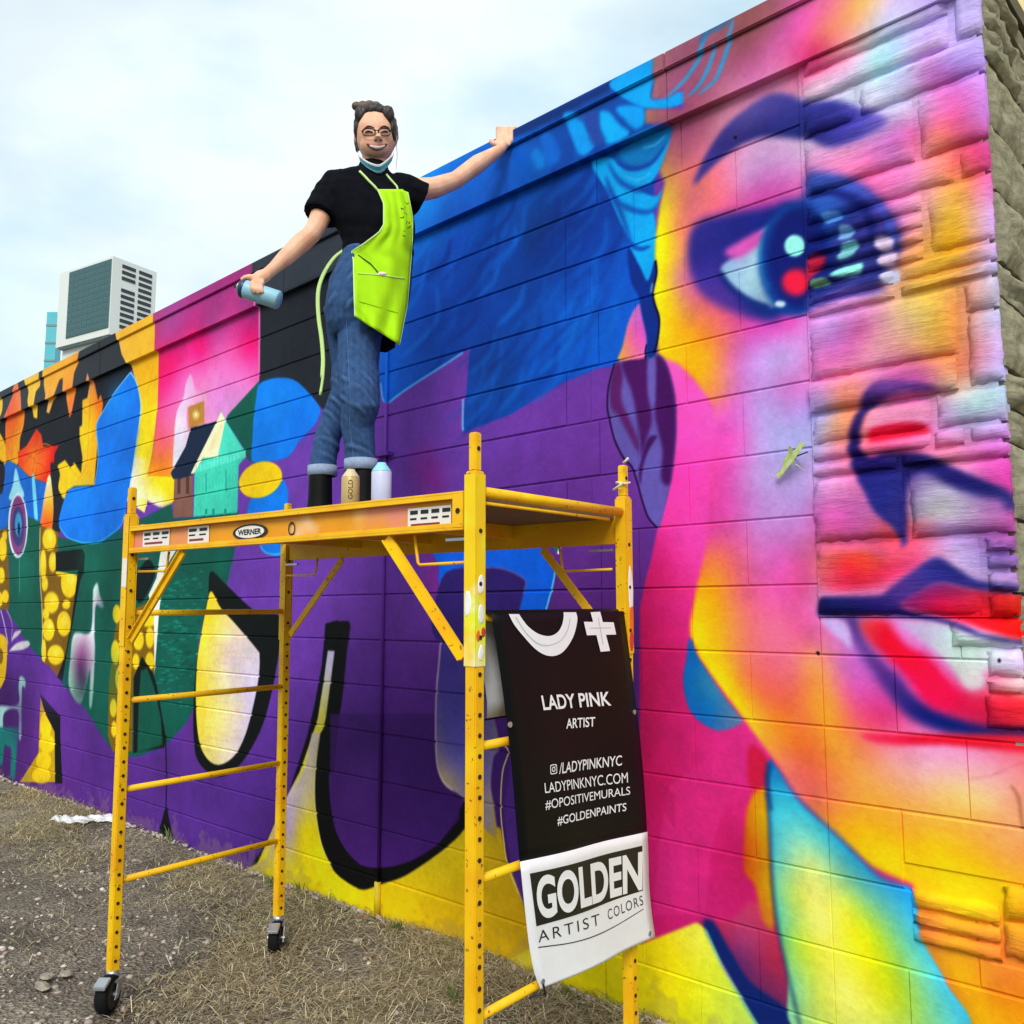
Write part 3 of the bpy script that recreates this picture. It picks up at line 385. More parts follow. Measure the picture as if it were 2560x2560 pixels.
# face: sprayed blends between measured paint colours
FACE = {'t20': [(1200, 650, 165, 90, 125), (1450, 500, 165, 85, 120), (1250, 1050, 160, 75, 110), (1350, 1000, 165, 80, 115), (1450, 800, 175, 85, 115), (1800, 500, 175, 85, 125), (1850, 300, 170, 90, 100), (1700, 700, 215, 120, 170), (1880, 600, 225, 110, 180), (1240, 1250, 200, 110, 110), (1280, 1350, 235, 125, 100), (1270, 1550, 225, 120, 90), (1230, 1750, 225, 130, 90), (1180, 1450, 220, 170, 60), (1150, 1600, 220, 200, 30), (1140, 1800, 255, 235, 0), (1350, 1500, 180, 90, 110), (1450, 1500, 235, 120, 110), (1500, 1350, 245, 120, 120), (1580, 1300, 250, 110, 160), (1650, 1250, 240, 150, 190), (1800, 1200, 225, 165, 220), (1900, 1150, 215, 165, 215), (1750, 1380, 205, 140, 205), (1850, 1450, 210, 80, 170), (1600, 1480, 235, 100, 130), (1500, 900, 190, 100, 125), (1650, 780, 220, 130, 155), (1550, 880, 205, 130, 165)],
 't30': [(100, 150, 165, 90, 110), (200, 200, 245, 100, 190), (330, 180, 255, 90, 190), (550, 100, 250, 130, 140), (700, 100, 250, 170, 80), (620, 200, 250, 150, 110), (770, 60, 245, 200, 110), (850, 80, 235, 200, 200), (1000, 50, 205, 180, 240), (450, 280, 250, 150, 110), (100, 400, 245, 110, 190), (100, 600, 235, 140, 180), (400, 430, 215, 30, 100), (330, 560, 225, 60, 130), (500, 560, 235, 150, 200), (650, 520, 235, 180, 220), (830, 420, 160, 215, 215), (820, 300, 190, 190, 210), (870, 540, 150, 210, 215), (1100, 350, 200, 180, 240), (1250, 250, 200, 175, 240), (1300, 80, 185, 160, 225), (1500, 150, 190, 175, 240), (1500, 400, 195, 170, 240), (1600, 200, 170, 150, 190), (1300, 470, 190, 160, 230), (1180, 500, 225, 140, 200), (1100, 560, 190, 180, 235), (900, 640, 190, 200, 225), (750, 720, 215, 205, 230), (350, 650, 245, 190, 215), (450, 600, 240, 180, 210), (600, 740, 180, 190, 215), (1250, 590, 150, 60, 140), (1450, 560, 130, 100, 190), (1550, 650, 215, 140, 225), (1350, 680, 230, 110, 195), (1400, 830, 235, 90, 170), (1350, 900, 245, 90, 160), (1200, 850, 220, 170, 225), (1050, 850, 205, 195, 220), (950, 900, 190, 180, 220), (1050, 1000, 190, 70, 150), (1000, 1100, 205, 100, 185), (800, 1150, 210, 110, 190), (600, 1200, 235, 140, 195), (400, 1180, 225, 160, 210), (300, 1120, 235, 200, 235), (950, 1220, 195, 120, 190), (1300, 1080, 240, 140, 90), (1450, 1020, 210, 70, 120), (1600, 1000, 200, 90, 150), (1640, 900, 190, 130, 220), (1350, 1250, 250, 130, 120), (1550, 1200, 220, 60, 110), (1600, 1280, 210, 60, 100), (1100, 1350, 235, 130, 200), (900, 1400, 245, 110, 170), (700, 1300, 250, 110, 160), (1450, 1450, 250, 190, 50), (1400, 1650, 245, 195, 20), (1300, 1600, 240, 180, 130), (1250, 1750, 245, 170, 100), (1550, 1500, 245, 130, 130), (1620, 1450, 240, 130, 195), (1650, 1650, 220, 180, 235), (1600, 1750, 240, 170, 200), (1100, 1560, 235, 150, 190), (1050, 1700, 225, 140, 190), (1100, 1850, 235, 150, 120), (1450, 1850, 245, 170, 10), (100, 1120, 220, 165, 220), (150, 1250, 215, 150, 215), (100, 1400, 205, 90, 175)],
 'c30': [(1100, 60, 230, 150, 110), (1400, 50, 240, 170, 20), (1300, 150, 250, 200, 70), (1600, 80, 245, 170, 180), (1200, 300, 245, 180, 60), (1500, 250, 235, 160, 120), (1650, 200, 200, 190, 240), (1250, 450, 250, 210, 90), (1280, 600, 240, 195, 70), (1100, 650, 235, 190, 150), (1350, 750, 240, 180, 70), (1000, 520, 245, 200, 130), (850, 560, 235, 160, 200), (600, 600, 225, 150, 225), (400, 640, 215, 165, 235), (700, 700, 200, 70, 140), (500, 740, 170, 110, 190), (400, 850, 225, 120, 205), (600, 900, 235, 110, 195), (800, 820, 245, 170, 180), (1000, 860, 225, 140, 140), (1200, 830, 235, 170, 90), (1430, 700, 235, 130, 70), (1450, 500, 240, 130, 90), (1600, 430, 245, 180, 180), (1700, 400, 200, 190, 200), (1650, 600, 205, 200, 235), (1600, 750, 240, 170, 190), (1650, 950, 220, 165, 220), (1530, 900, 245, 130, 130), (1600, 1060, 200, 160, 215), (1480, 1000, 240, 130, 90), (350, 950, 235, 110, 190), (500, 1060, 245, 140, 180), (400, 1150, 225, 150, 215), (650, 1120, 245, 150, 130), (800, 1040, 225, 130, 190), (1000, 1050, 205, 80, 170), (1200, 1040, 190, 70, 165), (1350, 1000, 245, 170, 110), (1400, 1100, 245, 200, 150), (600, 1230, 240, 120, 80), (450, 1300, 150, 150, 220), (550, 1380, 245, 170, 110), (400, 1400, 195, 185, 240), (500, 1480, 215, 140, 110), (380, 1600, 190, 175, 235), (480, 1650, 215, 130, 200), (450, 1760, 235, 160, 220), (500, 1870, 245, 150, 215), (850, 1300, 235, 145, 190), (1000, 1330, 245, 130, 175), (1150, 1300, 235, 120, 170), (1350, 1250, 215, 180, 230), (1550, 1250, 180, 225, 220), (1700, 1200, 180, 240, 220), (1450, 1350, 190, 190, 230), (1700, 1300, 190, 180, 225), (1350, 1450, 220, 150, 225), (1650, 1450, 205, 170, 235), (900, 1560, 240, 80, 140), (1100, 1530, 240, 110, 170), (1400, 1600, 245, 120, 150), (1600, 1650, 235, 90, 180), (1700, 1750, 245, 80, 190), (1550, 1700, 240, 140, 210), (1750, 1850, 230, 60, 170), (150, 650, 235, 70, 180), (100, 800, 205, 160, 235), (200, 950, 205, 165, 235), (150, 1100, 220, 110, 200), (200, 1250, 205, 140, 225), (150, 1450, 185, 175, 240), (150, 1700, 190, 170, 240)],
 'm3': [(0, 1300, 245, 112, 140), (180, 1320, 245, 116, 140), (200, 1400, 245, 115, 125), (60, 1500, 242, 108, 110), (300, 1500, 250, 135, 85), (500, 60, 245, 170, 225), (400, 250, 235, 100, 195), (550, 250, 230, 90, 185), (800, 270, 190, 110, 185), (900, 230, 200, 90, 140), (980, 300, 225, 90, 90), (850, 400, 215, 80, 110), (600, 420, 210, 80, 160), (1150, 350, 200, 100, 130), (1250, 150, 205, 200, 220), (1300, 240, 215, 205, 205), (1500, 200, 195, 180, 225), (1700, 200, 200, 110, 190), (1780, 250, 215, 90, 160), (1500, 300, 190, 120, 190), (1650, 370, 160, 80, 165), (1350, 370, 170, 120, 195), (1000, 520, 245, 80, 110), (1150, 480, 245, 90, 130), (1400, 500, 205, 180, 240), (1450, 600, 215, 190, 240), (1750, 480, 200, 110, 200), (1750, 620, 90, 90, 180), (1750, 750, 220, 160, 215), (500, 550, 245, 110, 120), (420, 860, 225, 170, 225), (1100, 560, 245, 80, 130), (100, 50, 200, 160, 235), (250, 150, 190, 160, 235), (100, 300, 215, 150, 230), (250, 400, 215, 130, 215), (100, 500, 230, 110, 205), (270, 600, 220, 90, 150), (100, 700, 245, 90, 190), (300, 800, 225, 70, 130), (100, 900, 245, 95, 180), (100, 1100, 245, 110, 150), (250, 1000, 235, 90, 160), (300, 1150, 225, 80, 150), (100, 1250, 245, 110, 150), (100, 1400, 245, 110, 130), (200, 1500, 240, 110, 110), (320, 1400, 255, 170, 70), (420, 1480, 250, 165, 90), (450, 1700, 255, 170, 40), (350, 1600, 255, 150, 50), (200, 1700, 240, 110, 70), (50, 1650, 245, 100, 70), (100, 1850, 255, 140, 20), (250, 1850, 250, 120, 80), (450, 1850, 255, 165, 40), (550, 1400, 215, 100, 190), (600, 1600, 235, 80, 170), (700, 1500, 205, 95, 190), (700, 1300, 200, 110, 210), (800, 1650, 225, 75, 160), (700, 1750, 245, 80, 140), (850, 1800, 240, 40, 110), (600, 1850, 245, 110, 80), (1750, 1350, 220, 205, 245), (1800, 1500, 225, 120, 150), (1850, 1570, 230, 230, 220), (1750, 1700, 235, 40, 60), (1850, 1800, 235, 30, 50)],
 'c20': [(1150, 100, 255, 235, 0), (1130, 400, 255, 230, 0), (1200, 200, 235, 180, 60), (1200, 500, 245, 205, 20), (1250, 300, 210, 120, 140), (1300, 450, 220, 120, 110), (1300, 600, 240, 160, 60), (1200, 700, 255, 195, 0), (1300, 680, 250, 165, 20), (1400, 700, 255, 150, 40), (1350, 850, 255, 185, 10), (1480, 900, 255, 170, 30), (1450, 1000, 255, 175, 20), (1550, 1000, 255, 150, 110), (1550, 1150, 250, 150, 80), (1600, 800, 245, 120, 110), (1700, 700, 225, 90, 160), (1800, 700, 225, 80, 190), (1900, 680, 230, 75, 190), (1650, 900, 240, 105, 170), (1750, 850, 220, 120, 210), (1850, 900, 205, 160, 235), (1700, 1000, 225, 120, 210), (1850, 1050, 205, 150, 230), (1650, 1200, 240, 105, 200), (1750, 1200, 220, 130, 220), (1880, 1300, 190, 170, 240), (1650, 1500, 245, 85, 190), (1750, 1500, 235, 110, 210), (1850, 1500, 200, 165, 240), (1600, 1700, 245, 75, 185), (1850, 1800, 205, 170, 240), (1500, 1350, 245, 90, 200), (1500, 1600, 250, 75, 185)],
 'm2': [(1600, 150, 240, 75, 180), (1800, 150, 215, 130, 220), (1500, 300, 245, 70, 170), (1450, 450, 240, 70, 160), (1550, 450, 245, 90, 150), (1700, 400, 235, 95, 180), (1850, 350, 215, 145, 225), (1530, 600, 255, 140, 70), (1650, 620, 250, 100, 110), (1850, 600, 225, 110, 190), (1450, 700, 255, 130, 50), (1430, 850, 255, 180, 0), (1550, 800, 255, 165, 40), (1700, 850, 245, 110, 120), (1850, 900, 240, 95, 150), (1400, 1000, 255, 205, 0), (1500, 1000, 255, 190, 0), (1600, 1000, 255, 160, 50), (1700, 1100, 250, 140, 90), (1850, 1150, 245, 115, 130), (1380, 1130, 255, 215, 0), (1480, 1200, 255, 195, 0), (1600, 1250, 255, 160, 40), (1750, 1350, 250, 125, 100), (1500, 1400, 255, 215, 0), (1600, 1500, 255, 220, 0), (1650, 1400, 255, 170, 40), (1750, 1500, 250, 120, 70), (1850, 1500, 245, 105, 80), (1720, 1700, 255, 220, 0), (1800, 1650, 255, 140, 50), (1900, 1750, 250, 140, 50), (1850, 1850, 255, 190, 50)],
 'b3': [(150, 50, 255, 180, 40), (300, 180, 250, 130, 110), (400, 50, 250, 125, 30), (500, 100, 240, 100, 50), (550, 300, 240, 105, 80), (450, 400, 235, 100, 100), (650, 50, 255, 175, 50), (750, 200, 255, 165, 60), (700, 400, 250, 140, 80), (850, 350, 255, 170, 70), (950, 150, 255, 150, 130), (1100, 150, 255, 170, 180), (1300, 200, 250, 180, 205), (1500, 150, 245, 160, 200), (1700, 170, 245, 150, 190), (1200, 320, 255, 180, 150), (1400, 350, 255, 190, 120), (1600, 450, 255, 200, 110), (1000, 450, 255, 170, 60), (700, 600, 250, 170, 30), (850, 700, 255, 200, 0), (1000, 850, 255, 230, 0), (1100, 650, 255, 175, 40), (1250, 800, 255, 205, 0), (1500, 700, 255, 170, 40), (1700, 700, 255, 160, 70), (1600, 900, 255, 185, 0), (1800, 800, 255, 165, 80), (1400, 1000, 255, 220, 0), (1650, 1100, 255, 215, 10), (1850, 1050, 255, 180, 10), (1500, 1600, 240, 190, 0), (1700, 1700, 225, 120, 40), (1450, 1800, 200, 90, 50), (1800, 1850, 235, 150, 0), (1600, 1850, 250, 200, 0), (1400, 1300, 240, 160, 40), (1700, 1350, 235, 130, 60), (1300, 1250, 220, 110, 70)]}
FC = [(px(c, q[0], q[1]), q[2:]) for c, l_ in FACE.items() for q in l_]
face_edge = pl('t20', [(1115, 420), (1110, 600), (1085, 775), (1200, 770), (1320, 700), (1330, 850), (1040, 850), (1040, 960), (1210, 950), (1190, 1060), (1110, 1290), (1150, 1380), (1110, 1560), (1080, 1800)]) + pl('c20', [(1075, 120), (1090, 250), (1060, 420), (1080, 520), (1105, 620), (1090, 770), (1100, 880)]) + \
    pl('c20', [(1250, 930), (1380, 1060), (1480, 1200), (1520, 1280)]) + pl('c20', [(1500, 1500), (1480, 1932)]) + pl('m2', [(1480, 350), (1440, 600), (1380, 850), (1340, 1090), (1345, 1180), (1400, 1330), (1550, 1540), (1720, 1770)]) + pl('b3', [(130, 0), (250, 160), (400, 400), (600, 600), (900, 870), (1180, 1000)]) + pl('b3', [(1230, 1400), (1400, 1650), (1520, 2000), (2300, 2000)]) + [(2650, -60), (1650, -200)]
# soft pink left of the jaw goes under the face
F('p', pl('c20', [(1095, 880), (1150, 930), (1225, 1200), (1232, 1450), (1190, 1850)]) + pl('m2', [(1140, 230), (1085, 400), (1040, 650), (985, 860), (1300, 900), (1600, 600), (1700, 0)]) + pl('c20', [(1700, 1000), (1300, 880)]),
  [(px('c20', 1200, 950), (250, 90, 190)), (px('c20', 1300, 1100), (255, 80, 190)), (px('c20', 1350, 1300), (255, 80, 195)), (px('c20', 1300, 1500), (255, 75, 190)), (px('c20', 1300, 1750), (255, 60, 180)), (px('c20', 1500, 1350), (245, 90, 200)), (px('m2', 1300, 100), (250, 60, 170)), (px('m2', 1200, 300), (245, 60, 170)), (px('m2', 1250, 500), (235, 60, 165)), (px('m2', 1150, 550), (210, 30, 120)), (px('m2', 1120, 650), (205, 30, 110)), (px('m2', 1300, 650), (240, 55, 160)), (px('m2', 1250, 800), (225, 40, 130)), (px('m2', 1100, 800), (195, 28, 100))], 5, False, eps=20)
fill(face_edge, FC, 9, False, 1., 4., 1.9)
for a in ([(1200, 760), (1330, 640), (1430, 500), (1490, 370), (1530, 270)], [(1360, 760), (1460, 650), (1530, 500), (1570, 370)], [(1440, 740), (1560, 640), (1630, 480), (1680, 330), (1720, 200)]): S('t20', a, 13, (60, 150, 205), 4, 1, True)
S('t20', [(1470, 370), (1520, 290), (1600, 250), (1700, 190)], 22, (50, 110, 165), 8, .8)

# neck, collar and foot colours under the jaw
F('m2', [(1335, 1190), (1310, 1350), (1288, 1480), (1298, 1620), (1350, 1760), (1450, 1850), (1560, 1892), (1700, 1852), (1725, 1800), (1600, 1640), (1500, 1490), (1390, 1320)], [(px('m2', 1340, 1400), (0, 100, 190)), (px('m2', 1500, 1700), (0, 105, 185)), (px('m2', 1480, 1560), (60, 130, 160)), (px('m2', 1650, 1800), (90, 120, 160))], 6)
F('b3', [(-40, 1230), (120, 1100), (250, 1290), (340, 1600), (410, 1932), (300, 1960), (100, 1700), (-100, 1520), (-300, 1380), (-240, 1240)], [(px('b3', 60, 1350), (165, 60, 120)), (px('b3', 200, 1500), (178, 36, 72)), (px('b3', 300, 1750), (120, 40, 90)), (px('b3', 0, 1480), (90, 40, 110)), (px('b2', 1560, 1350), (170, 36, 80))], 8)
F('b3', [(150, 340), (205, 400), (225, 800), (255, 1260), (180, 1250), (120, 1000), (50, 900), (55, 600), (85, 440)], [(px('b3', 180, 600), (205, 170, 0)), (px('b3', 90, 700), (205, 90, 0)), (px('b3', 100, 950), (200, 80, 10)), (px('b3', 190, 1000), (205, 165, 0)), (px('b3', 180, 1200), (205, 110, 30)), (px('b3', 170, 420), (225, 150, 0))], 8)
F('b3', [(90, 60), (200, 150), (190, 330), (100, 360), (70, 250)], (205, 20, 50), 12, True, .8)
F('b2', [(230, 1420), (600, 1405), (980, 1390), (1340, 1250), (1420, 1300), (1520, 1560), (1700, 1830), (1780, 1960), (1780, 2200), (-100, 2200), (100, 1500)], [(px('b2', 1150, 1500), (238, 212, 0)), (px('b2', 1100, 1800), (240, 222, 0)), (px('b2', 1300, 1400), (232, 222, 60)), (px('b2', 1420, 1600), (222, 228, 40)), (px('b2', 1500, 1850), (210, 225, 60)), (px('b2', 1650, 1880), (190, 220, 80))], 6, False)
F('b2', [(1385, 1262), (1450, 1245), (1570, 1450), (1700, 1650), (1940, 1830), (2020, 1990), (1850, 2100), (1760, 1960), (1600, 1680), (1480, 1460)], (4, 34, 105), 10); S('b2', [(1400, 1300), (1500, 1520), (1680, 1830), (1760, 1960)], 7, (110, 200, 190), 6, .8)
F('b3', [(215, 170), (275, 225), (400, 420), (700, 700), (960, 950), (1180, 1040), (1240, 1350), (1400, 1650), (1510, 2000), (440, 2000), (340, 1600), (260, 1200), (228, 800), (205, 400)],
  [(px('b3', 250, 250), (20, 120, 190)), (px('b3', 280, 400), (50, 195, 228)), (px('b3', 400, 560), (75, 205, 215)), (px('b3', 270, 800), (80, 195, 205)), (px('b3', 300, 1200), (90, 205, 190)), (px('b3', 400, 1700), (130, 215, 170)), (px('b3', 420, 720), (160, 232, 190)), (px('b3', 500, 850), (225, 238, 130)), (px('b3', 620, 720), (60, 195, 215)), (px('b3', 800, 880), (45, 165, 205)), (px('b3', 950, 980), (60, 160, 200)), (px('b3', 900, 1080), (100, 210, 200)), (px('b3', 400, 1100), (232, 240, 60)), (px('b3', 560, 1100), (244, 242, 140)), (px('b3', 560, 1300), (246, 246, 150)), (px('b3', 750, 1150), (232, 240, 40)), (px('b3', 900, 1350), (228, 238, 0)), (px('b3', 1060, 1250), (110, 215, 190)), (px('b3', 1150, 1400), (95, 215, 195)), (px('b3', 700, 1700), (250, 250, 140)), (px('b3', 560, 1750), (235, 240, 60)), (px('b3', 850, 1850), (246, 246, 100)), (px('b3', 1050, 1700), (215, 230, 0)), (px('b3', 1250, 1600), (120, 220, 190)), (px('b3', 1350, 1750), (90, 215, 215)), (px('b3', 1200, 1850), (170, 225, 100)), (px('b3', 450, 1400), (225, 238, 20)), (px('b3', 480, 1900), (190, 225, 110)), (px('b3', 1440, 1900), (90, 205, 205))], 8, True, 1., eps=8)
S('b3', [(215, 170), (200, 300), (222, 600), (232, 900), (262, 1200), (320, 1500), (400, 1850), (430, 1960)], 9, (16, 60, 90), 8, .85); S('b3', [(260, 220), (420, 430), (700, 690), (940, 930), (1100, 1000)], 12, (40, 120, 180), 12, .7)
S('b2', [(1830, 190), (1815, 330), (1840, 500)], 10, (10, 50, 130), 8, .8)
# ear pendant
F('c20', [(770, 928), (860, 900), (1000, 872), (1105, 868), (1155, 930), (1205, 1080), (1228, 1250), (1232, 1450), (1215, 1650), (1185, 1850), (1145, 2030), (1115, 2150), (1080, 2172), (1010, 2080), (960, 1920), (930, 1800), (900, 1710), (840, 1645), (770, 1510), (730, 1350), (714, 1250), (725, 1100)], (96, 82, 168), 3)
F('c20', [(1080, 870), (1155, 930), (1205, 1080), (1228, 1250), (1232, 1450), (1215, 1650), (1185, 1850), (1120, 1800), (1130, 1600), (1100, 1450), (1070, 1300), (1075, 1050)], (66, 16, 88), 8)
F('c20', [(830, 920), (1000, 880), (1020, 1000), (1020, 1150), (1050, 1350), (1010, 1500), (970, 1650), (960, 1500), (930, 1300), (900, 1150), (860, 1050)], (72, 18, 92), 8); F('c20', [(760, 960), (810, 930), (830, 1040), (820, 1200), (880, 1350), (940, 1500), (945, 1600), (880, 1480), (800, 1330), (740, 1260), (735, 1100)], (88, 28, 100), 8)
F('c20', [(1020, 1500), (1090, 1480), (1030, 1580), (985, 1700), (965, 1850), (950, 1750), (975, 1640)], (62, 18, 90), 6); F('c20', [(1030, 920), (1075, 900), (1078, 1050), (1070, 1250), (1040, 1200), (1020, 1050)], (104, 88, 178), 8)
S('c20', [(770, 930), (725, 1100), (714, 1250), (730, 1350), (770, 1510), (840, 1650), (900, 1715), (940, 1830), (975, 1960), (1020, 2090), (1085, 2170)], 6, (46, 8, 66), 2)
# side of the head: pink sliver and dark lock
F('c20', [(960, 480), (1000, 640), (1015, 800), (1000, 885), (880, 905), (795, 905), (830, 800), (880, 600)], [(px('c20', 950, 560), (190, 100, 200)), (px('c20', 900, 700), (240, 90, 180)), (px('c20', 960, 800), (240, 95, 190)), (px('c20', 820, 850), (240, 170, 50)), (px('c20', 880, 880), (245, 130, 150))], 4)
F('c20', [(870, 60), (960, 200), (1020, 310), (1075, 150), (1088, 250), (1052, 400), (1070, 480), (1106, 600), (1092, 760), (1072, 870), (1010, 880), (1012, 740), (972, 560), (950, 430), (890, 300)], (2, 44, 136), 5); S('c20', [(1078, 160), (1085, 260), (1056, 400), (1072, 490), (1104, 600), (1090, 770), (1060, 860)], 6, (4, 14, 52), 2); S('c20', [(1010, 790), (1000, 850), (1006, 900)], 5, (4, 14, 52), 2); S('c20', [(1055, 330), (1045, 400)], 4, (140, 200, 240), 3)
# brow
F('p', pl('t20', [(1365, 1400), (1400, 1290), (1480, 1130), (1600, 960), (1750, 830), (1932, 715)]) + pl('t30', [(150, 715), (300, 775), (450, 770), (620, 800), (860, 885), (920, 955), (800, 1030), (500, 1140), (290, 1065), (0, 1035)]) + pl('t20', [(1750, 1085), (1600, 1180), (1480, 1290)]),
  [(px('t20', 1420, 1300), (60, 52, 140)), (px('t20', 1600, 1080), (52, 44, 130)), (px('t20', 1800, 880), (92, 80, 165)), (px('t20', 1850, 1000), (40, 36, 120)), (px('t30', 100, 850), (66, 60, 160)), (px('t30', 200, 980), (36, 44, 130)), (px('t30', 450, 850), (48, 50, 150)), (px('t30', 420, 980), (44, 40, 120)), (px('t30', 700, 960), (72, 66, 180)), (px('t30', 850, 940), (110, 90, 180))], 13)
# eye
F('p', pl('t20', [(1330, 1790), (1380, 1690), (1520, 1630), (1932, 1560)]) + pl('t30', [(100, 1520), (270, 1480), (290, 1330), (420, 1320), (600, 1350), (760, 1430), (900, 1570), (990, 1700), (1010, 1850)]) + pl('c30', [(990, 140), (900, 260), (850, 380), (600, 420), (420, 480), (300, 490), (100, 580)]) + pl('c20', [(1932, 620), (1700, 560), (1500, 470), (1370, 330), (1320, 150)]),
  [(px('t20', 1400, 1800), (42, 38, 125)), (px('t20', 1700, 1650), (30, 34, 128)), (px('t20', 1400, 1900), (34, 32, 120)), (px('t30', 150, 1600), (14, 34, 128)), (px('t30', 400, 1370), (66, 90, 190)), (px('t30', 600, 1450), (52, 76, 180)), (px('t30', 700, 1560), (36, 40, 130)), (px('t30', 450, 1650), (30, 90, 180)), (px('t30', 850, 1650), (80, 60, 160)), (px('t30', 920, 1820), (30, 40, 110)), (px('c30', 500, 60), (40, 50, 140)), (px('c30', 900, 200), (40, 46, 125)), (px('c30', 500, 300), (24, 36, 96)), (px('c30', 600, 370), (70, 70, 180)), (px('c20', 1450, 300), (60, 46, 150)), (px('c20', 1600, 480), (80, 46, 145)), (px('c20', 1900, 560), (10, 40, 125)), (px('c30', 100, 500), (16, 44, 135))], 24)
F('p', pl('c20', [(1900, -90), (1800, 30), (1650, 140), (1570, 215), (1640, 330), (1770, 435), (1900, 490)]) + pl('c30', [(60, 460), (60, -60)]), [(px('c20', 1850, 60), (160, 215, 232)), (px('c20', 1640, 240), (150, 200, 228)), (px('c20', 1700, 170), (150, 150, 205)), (px('c20', 1800, 300), (176, 222, 234)), (px('c20', 1880, 420), (140, 170, 205))], 8)
F('t20', [(1600, 1900), (1750, 1800), (1890, 1735), (1870, 1840), (1700, 1950)], (218, 84, 184), 12); S('c20', [(1560, 250), (1640, 360), (1780, 460), (1932, 520)], 14, (16, 40, 120), 10, .9)
ellipse(px('c30', 200, 150), 92, 140, (8, 62, 150), 14); S('c20', [(1880, -20), (1872, 120), (1890, 260), (1940, 370)], 8, (40, 150, 210), 9, .5); ellipse(px('c30', 235, 140), 82, 126, (14, 26, 112), 18)
S('t30', [(300, 1400), (430, 1370), (600, 1400), (760, 1490), (880, 1620), (950, 1780), (960, 1900)], 16, (60, 84, 190), 8, .8)
S('t30', [(320, 1480), (480, 1460), (640, 1520), (760, 1640), (800, 1800)], 20, (20, 30, 110), 10, .9)
EL('c30', 195, 45, 78, 82, (156, 250, 238), 4); EL('c30', 205, 320, 105, 100, (250, 28, 66), 12); EL('c30', 86, 485, 42, 24, (205, 225, 245), 4); F('c30', [(300, 150), (430, 130), (440, 190), (330, 290), (300, 330)], (205, 30, 70), 8)
for a, c_ in (([(560, -90), (650, -80), (640, 0), (540, 10)], (120, 170, 220)), ([(570, 50), (680, 20), (660, 120), (540, 160)], (130, 205, 215)), ([(560, 220), (690, 180), (730, 210), (690, 270), (560, 290), (480, 280)], (150, 245, 230)), ([(800, 10), (900, -20), (960, 20), (940, 80), (850, 90)], (232, 205, 235)), ([(840, 130), (960, 100), (990, 160), (940, 210), (850, 200)], (226, 195, 225)), ([(860, 270), (980, 230), (990, 320), (890, 340)], (205, 205, 235)), ([(330, 320), (440, 300), (470, 340), (340, 370)], (120, 170, 130)), ([(420, -180), (540, -200), (560, -150), (450, -110)], (90, 150, 225))): F('c30', a, c_, 4)
F('c30', [(290, 430), (500, 400), (880, 390), (860, 420), (700, 440), (520, 450), (380, 520), (300, 560)], (84, 78, 180), 12, True, .6)
# nose
F('c30', [(840, 1085), (1130, 1085), (1290, 1140), (1000, 1175), (780, 1290), (715, 1420), (702, 1560), (770, 1640), (900, 1605), (1180, 1620), (1360, 1700), (1560, 1790), (1820, 1900), (1860, 2020), (1760, 2080), (1640, 2050), (1400, 1900), (1150, 1830), (1060, 1900), (1040, 2330), (960, 2180), (820, 2060), (740, 1900), (660, 1760), (612, 1560), (640, 1400), (720, 1230)],
  [(px('c30', 900, 1120), (120, 60, 150)), (px('c30', 780, 1230), (60, 40, 120)), (px('c30', 670, 1450), (34, 20, 84)), (px('c30', 650, 1600), (28, 18, 90)), (px('c30', 800, 1680), (30, 16, 92)), (px('c30', 1100, 1640), (22, 14, 70)), (px('c30', 1250, 1720), (30, 26, 110)), (px('c30', 1500, 1800), (34, 26, 120)), (px('m3', 1700, 80), (34, 36, 116)), (px('m3', 900, 60), (36, 46, 150)), (px('m3', 1020, 200), (40, 34, 120)), (px('c30', 1050, 1780), (34, 30, 110))], 12)
F('m3', [(1060, 20), (1200, -40), (1400, 60), (1600, 130), (1780, 170), (1800, 330), (1500, 330), (1300, 300), (1180, 290), (1080, 300)], [(px('m3', 1100, 100), (140, 110, 190)), (px('m3', 1250, 150), (206, 204, 220)), (px('m3', 1300, 240), (218, 210, 205)), (px('m3', 1500, 220), (198, 184, 226)), (px('m3', 1700, 230), (205, 120, 195))], 16, True, .9)
F('c30', [(790, 1430), (950, 1392), (1130, 1380), (1225, 1435), (1180, 1465), (950, 1505), (770, 1530)], (238, 20, 60), 9); F('c30', [(800, 1300), (1000, 1260), (1220, 1250), (1220, 1370), (950, 1380), (790, 1420), (740, 1420)], (240, 150, 190), 9, True, .7)
# mouth
F('m3', [(380, 600), (700, 540), (900, 590), (1150, 540), (1180, 640), (920, 770), (700, 830), (420, 830)], [(px('m3', 450, 650), (245, 110, 110)), (px('m3', 600, 660), (240, 20, 50)), (px('m3', 760, 610), (250, 90, 40)), (px('m3', 550, 760), (240, 50, 90)), (px('m3', 900, 680), (225, 40, 90)), (px('m3', 1080, 590), (245, 80, 130))], 20)
F('m3', [(370, 960), (420, 885), (600, 880), (850, 870), (950, 800), (1100, 690), (1280, 585), (1450, 680), (1600, 760), (1900, 800), (1960, 890), (1750, 870), (1550, 840), (1300, 790), (1150, 860), (1030, 950), (1130, 1000), (1300, 1040), (1500, 1100), (1650, 1170), (1980, 1220), (1980, 1262), (1800, 1250), (1600, 1185), (1350, 1095), (1000, 1035), (700, 1030), (400, 1030)],
  [(px('m3', 450, 950), (16, 22, 88)), (px('m3', 800, 930), (40, 28, 112)), (px('m3', 1000, 850), (90, 50, 140)), (px('m3', 1280, 650), (40, 44, 140)), (px('m3', 1500, 770), (38, 38, 128)), (px('m3', 1800, 840), (70, 60, 140)), (px('m3', 900, 1000), (20, 20, 100)), (px('m3', 1700, 1210), (10, 24, 100))], 11)
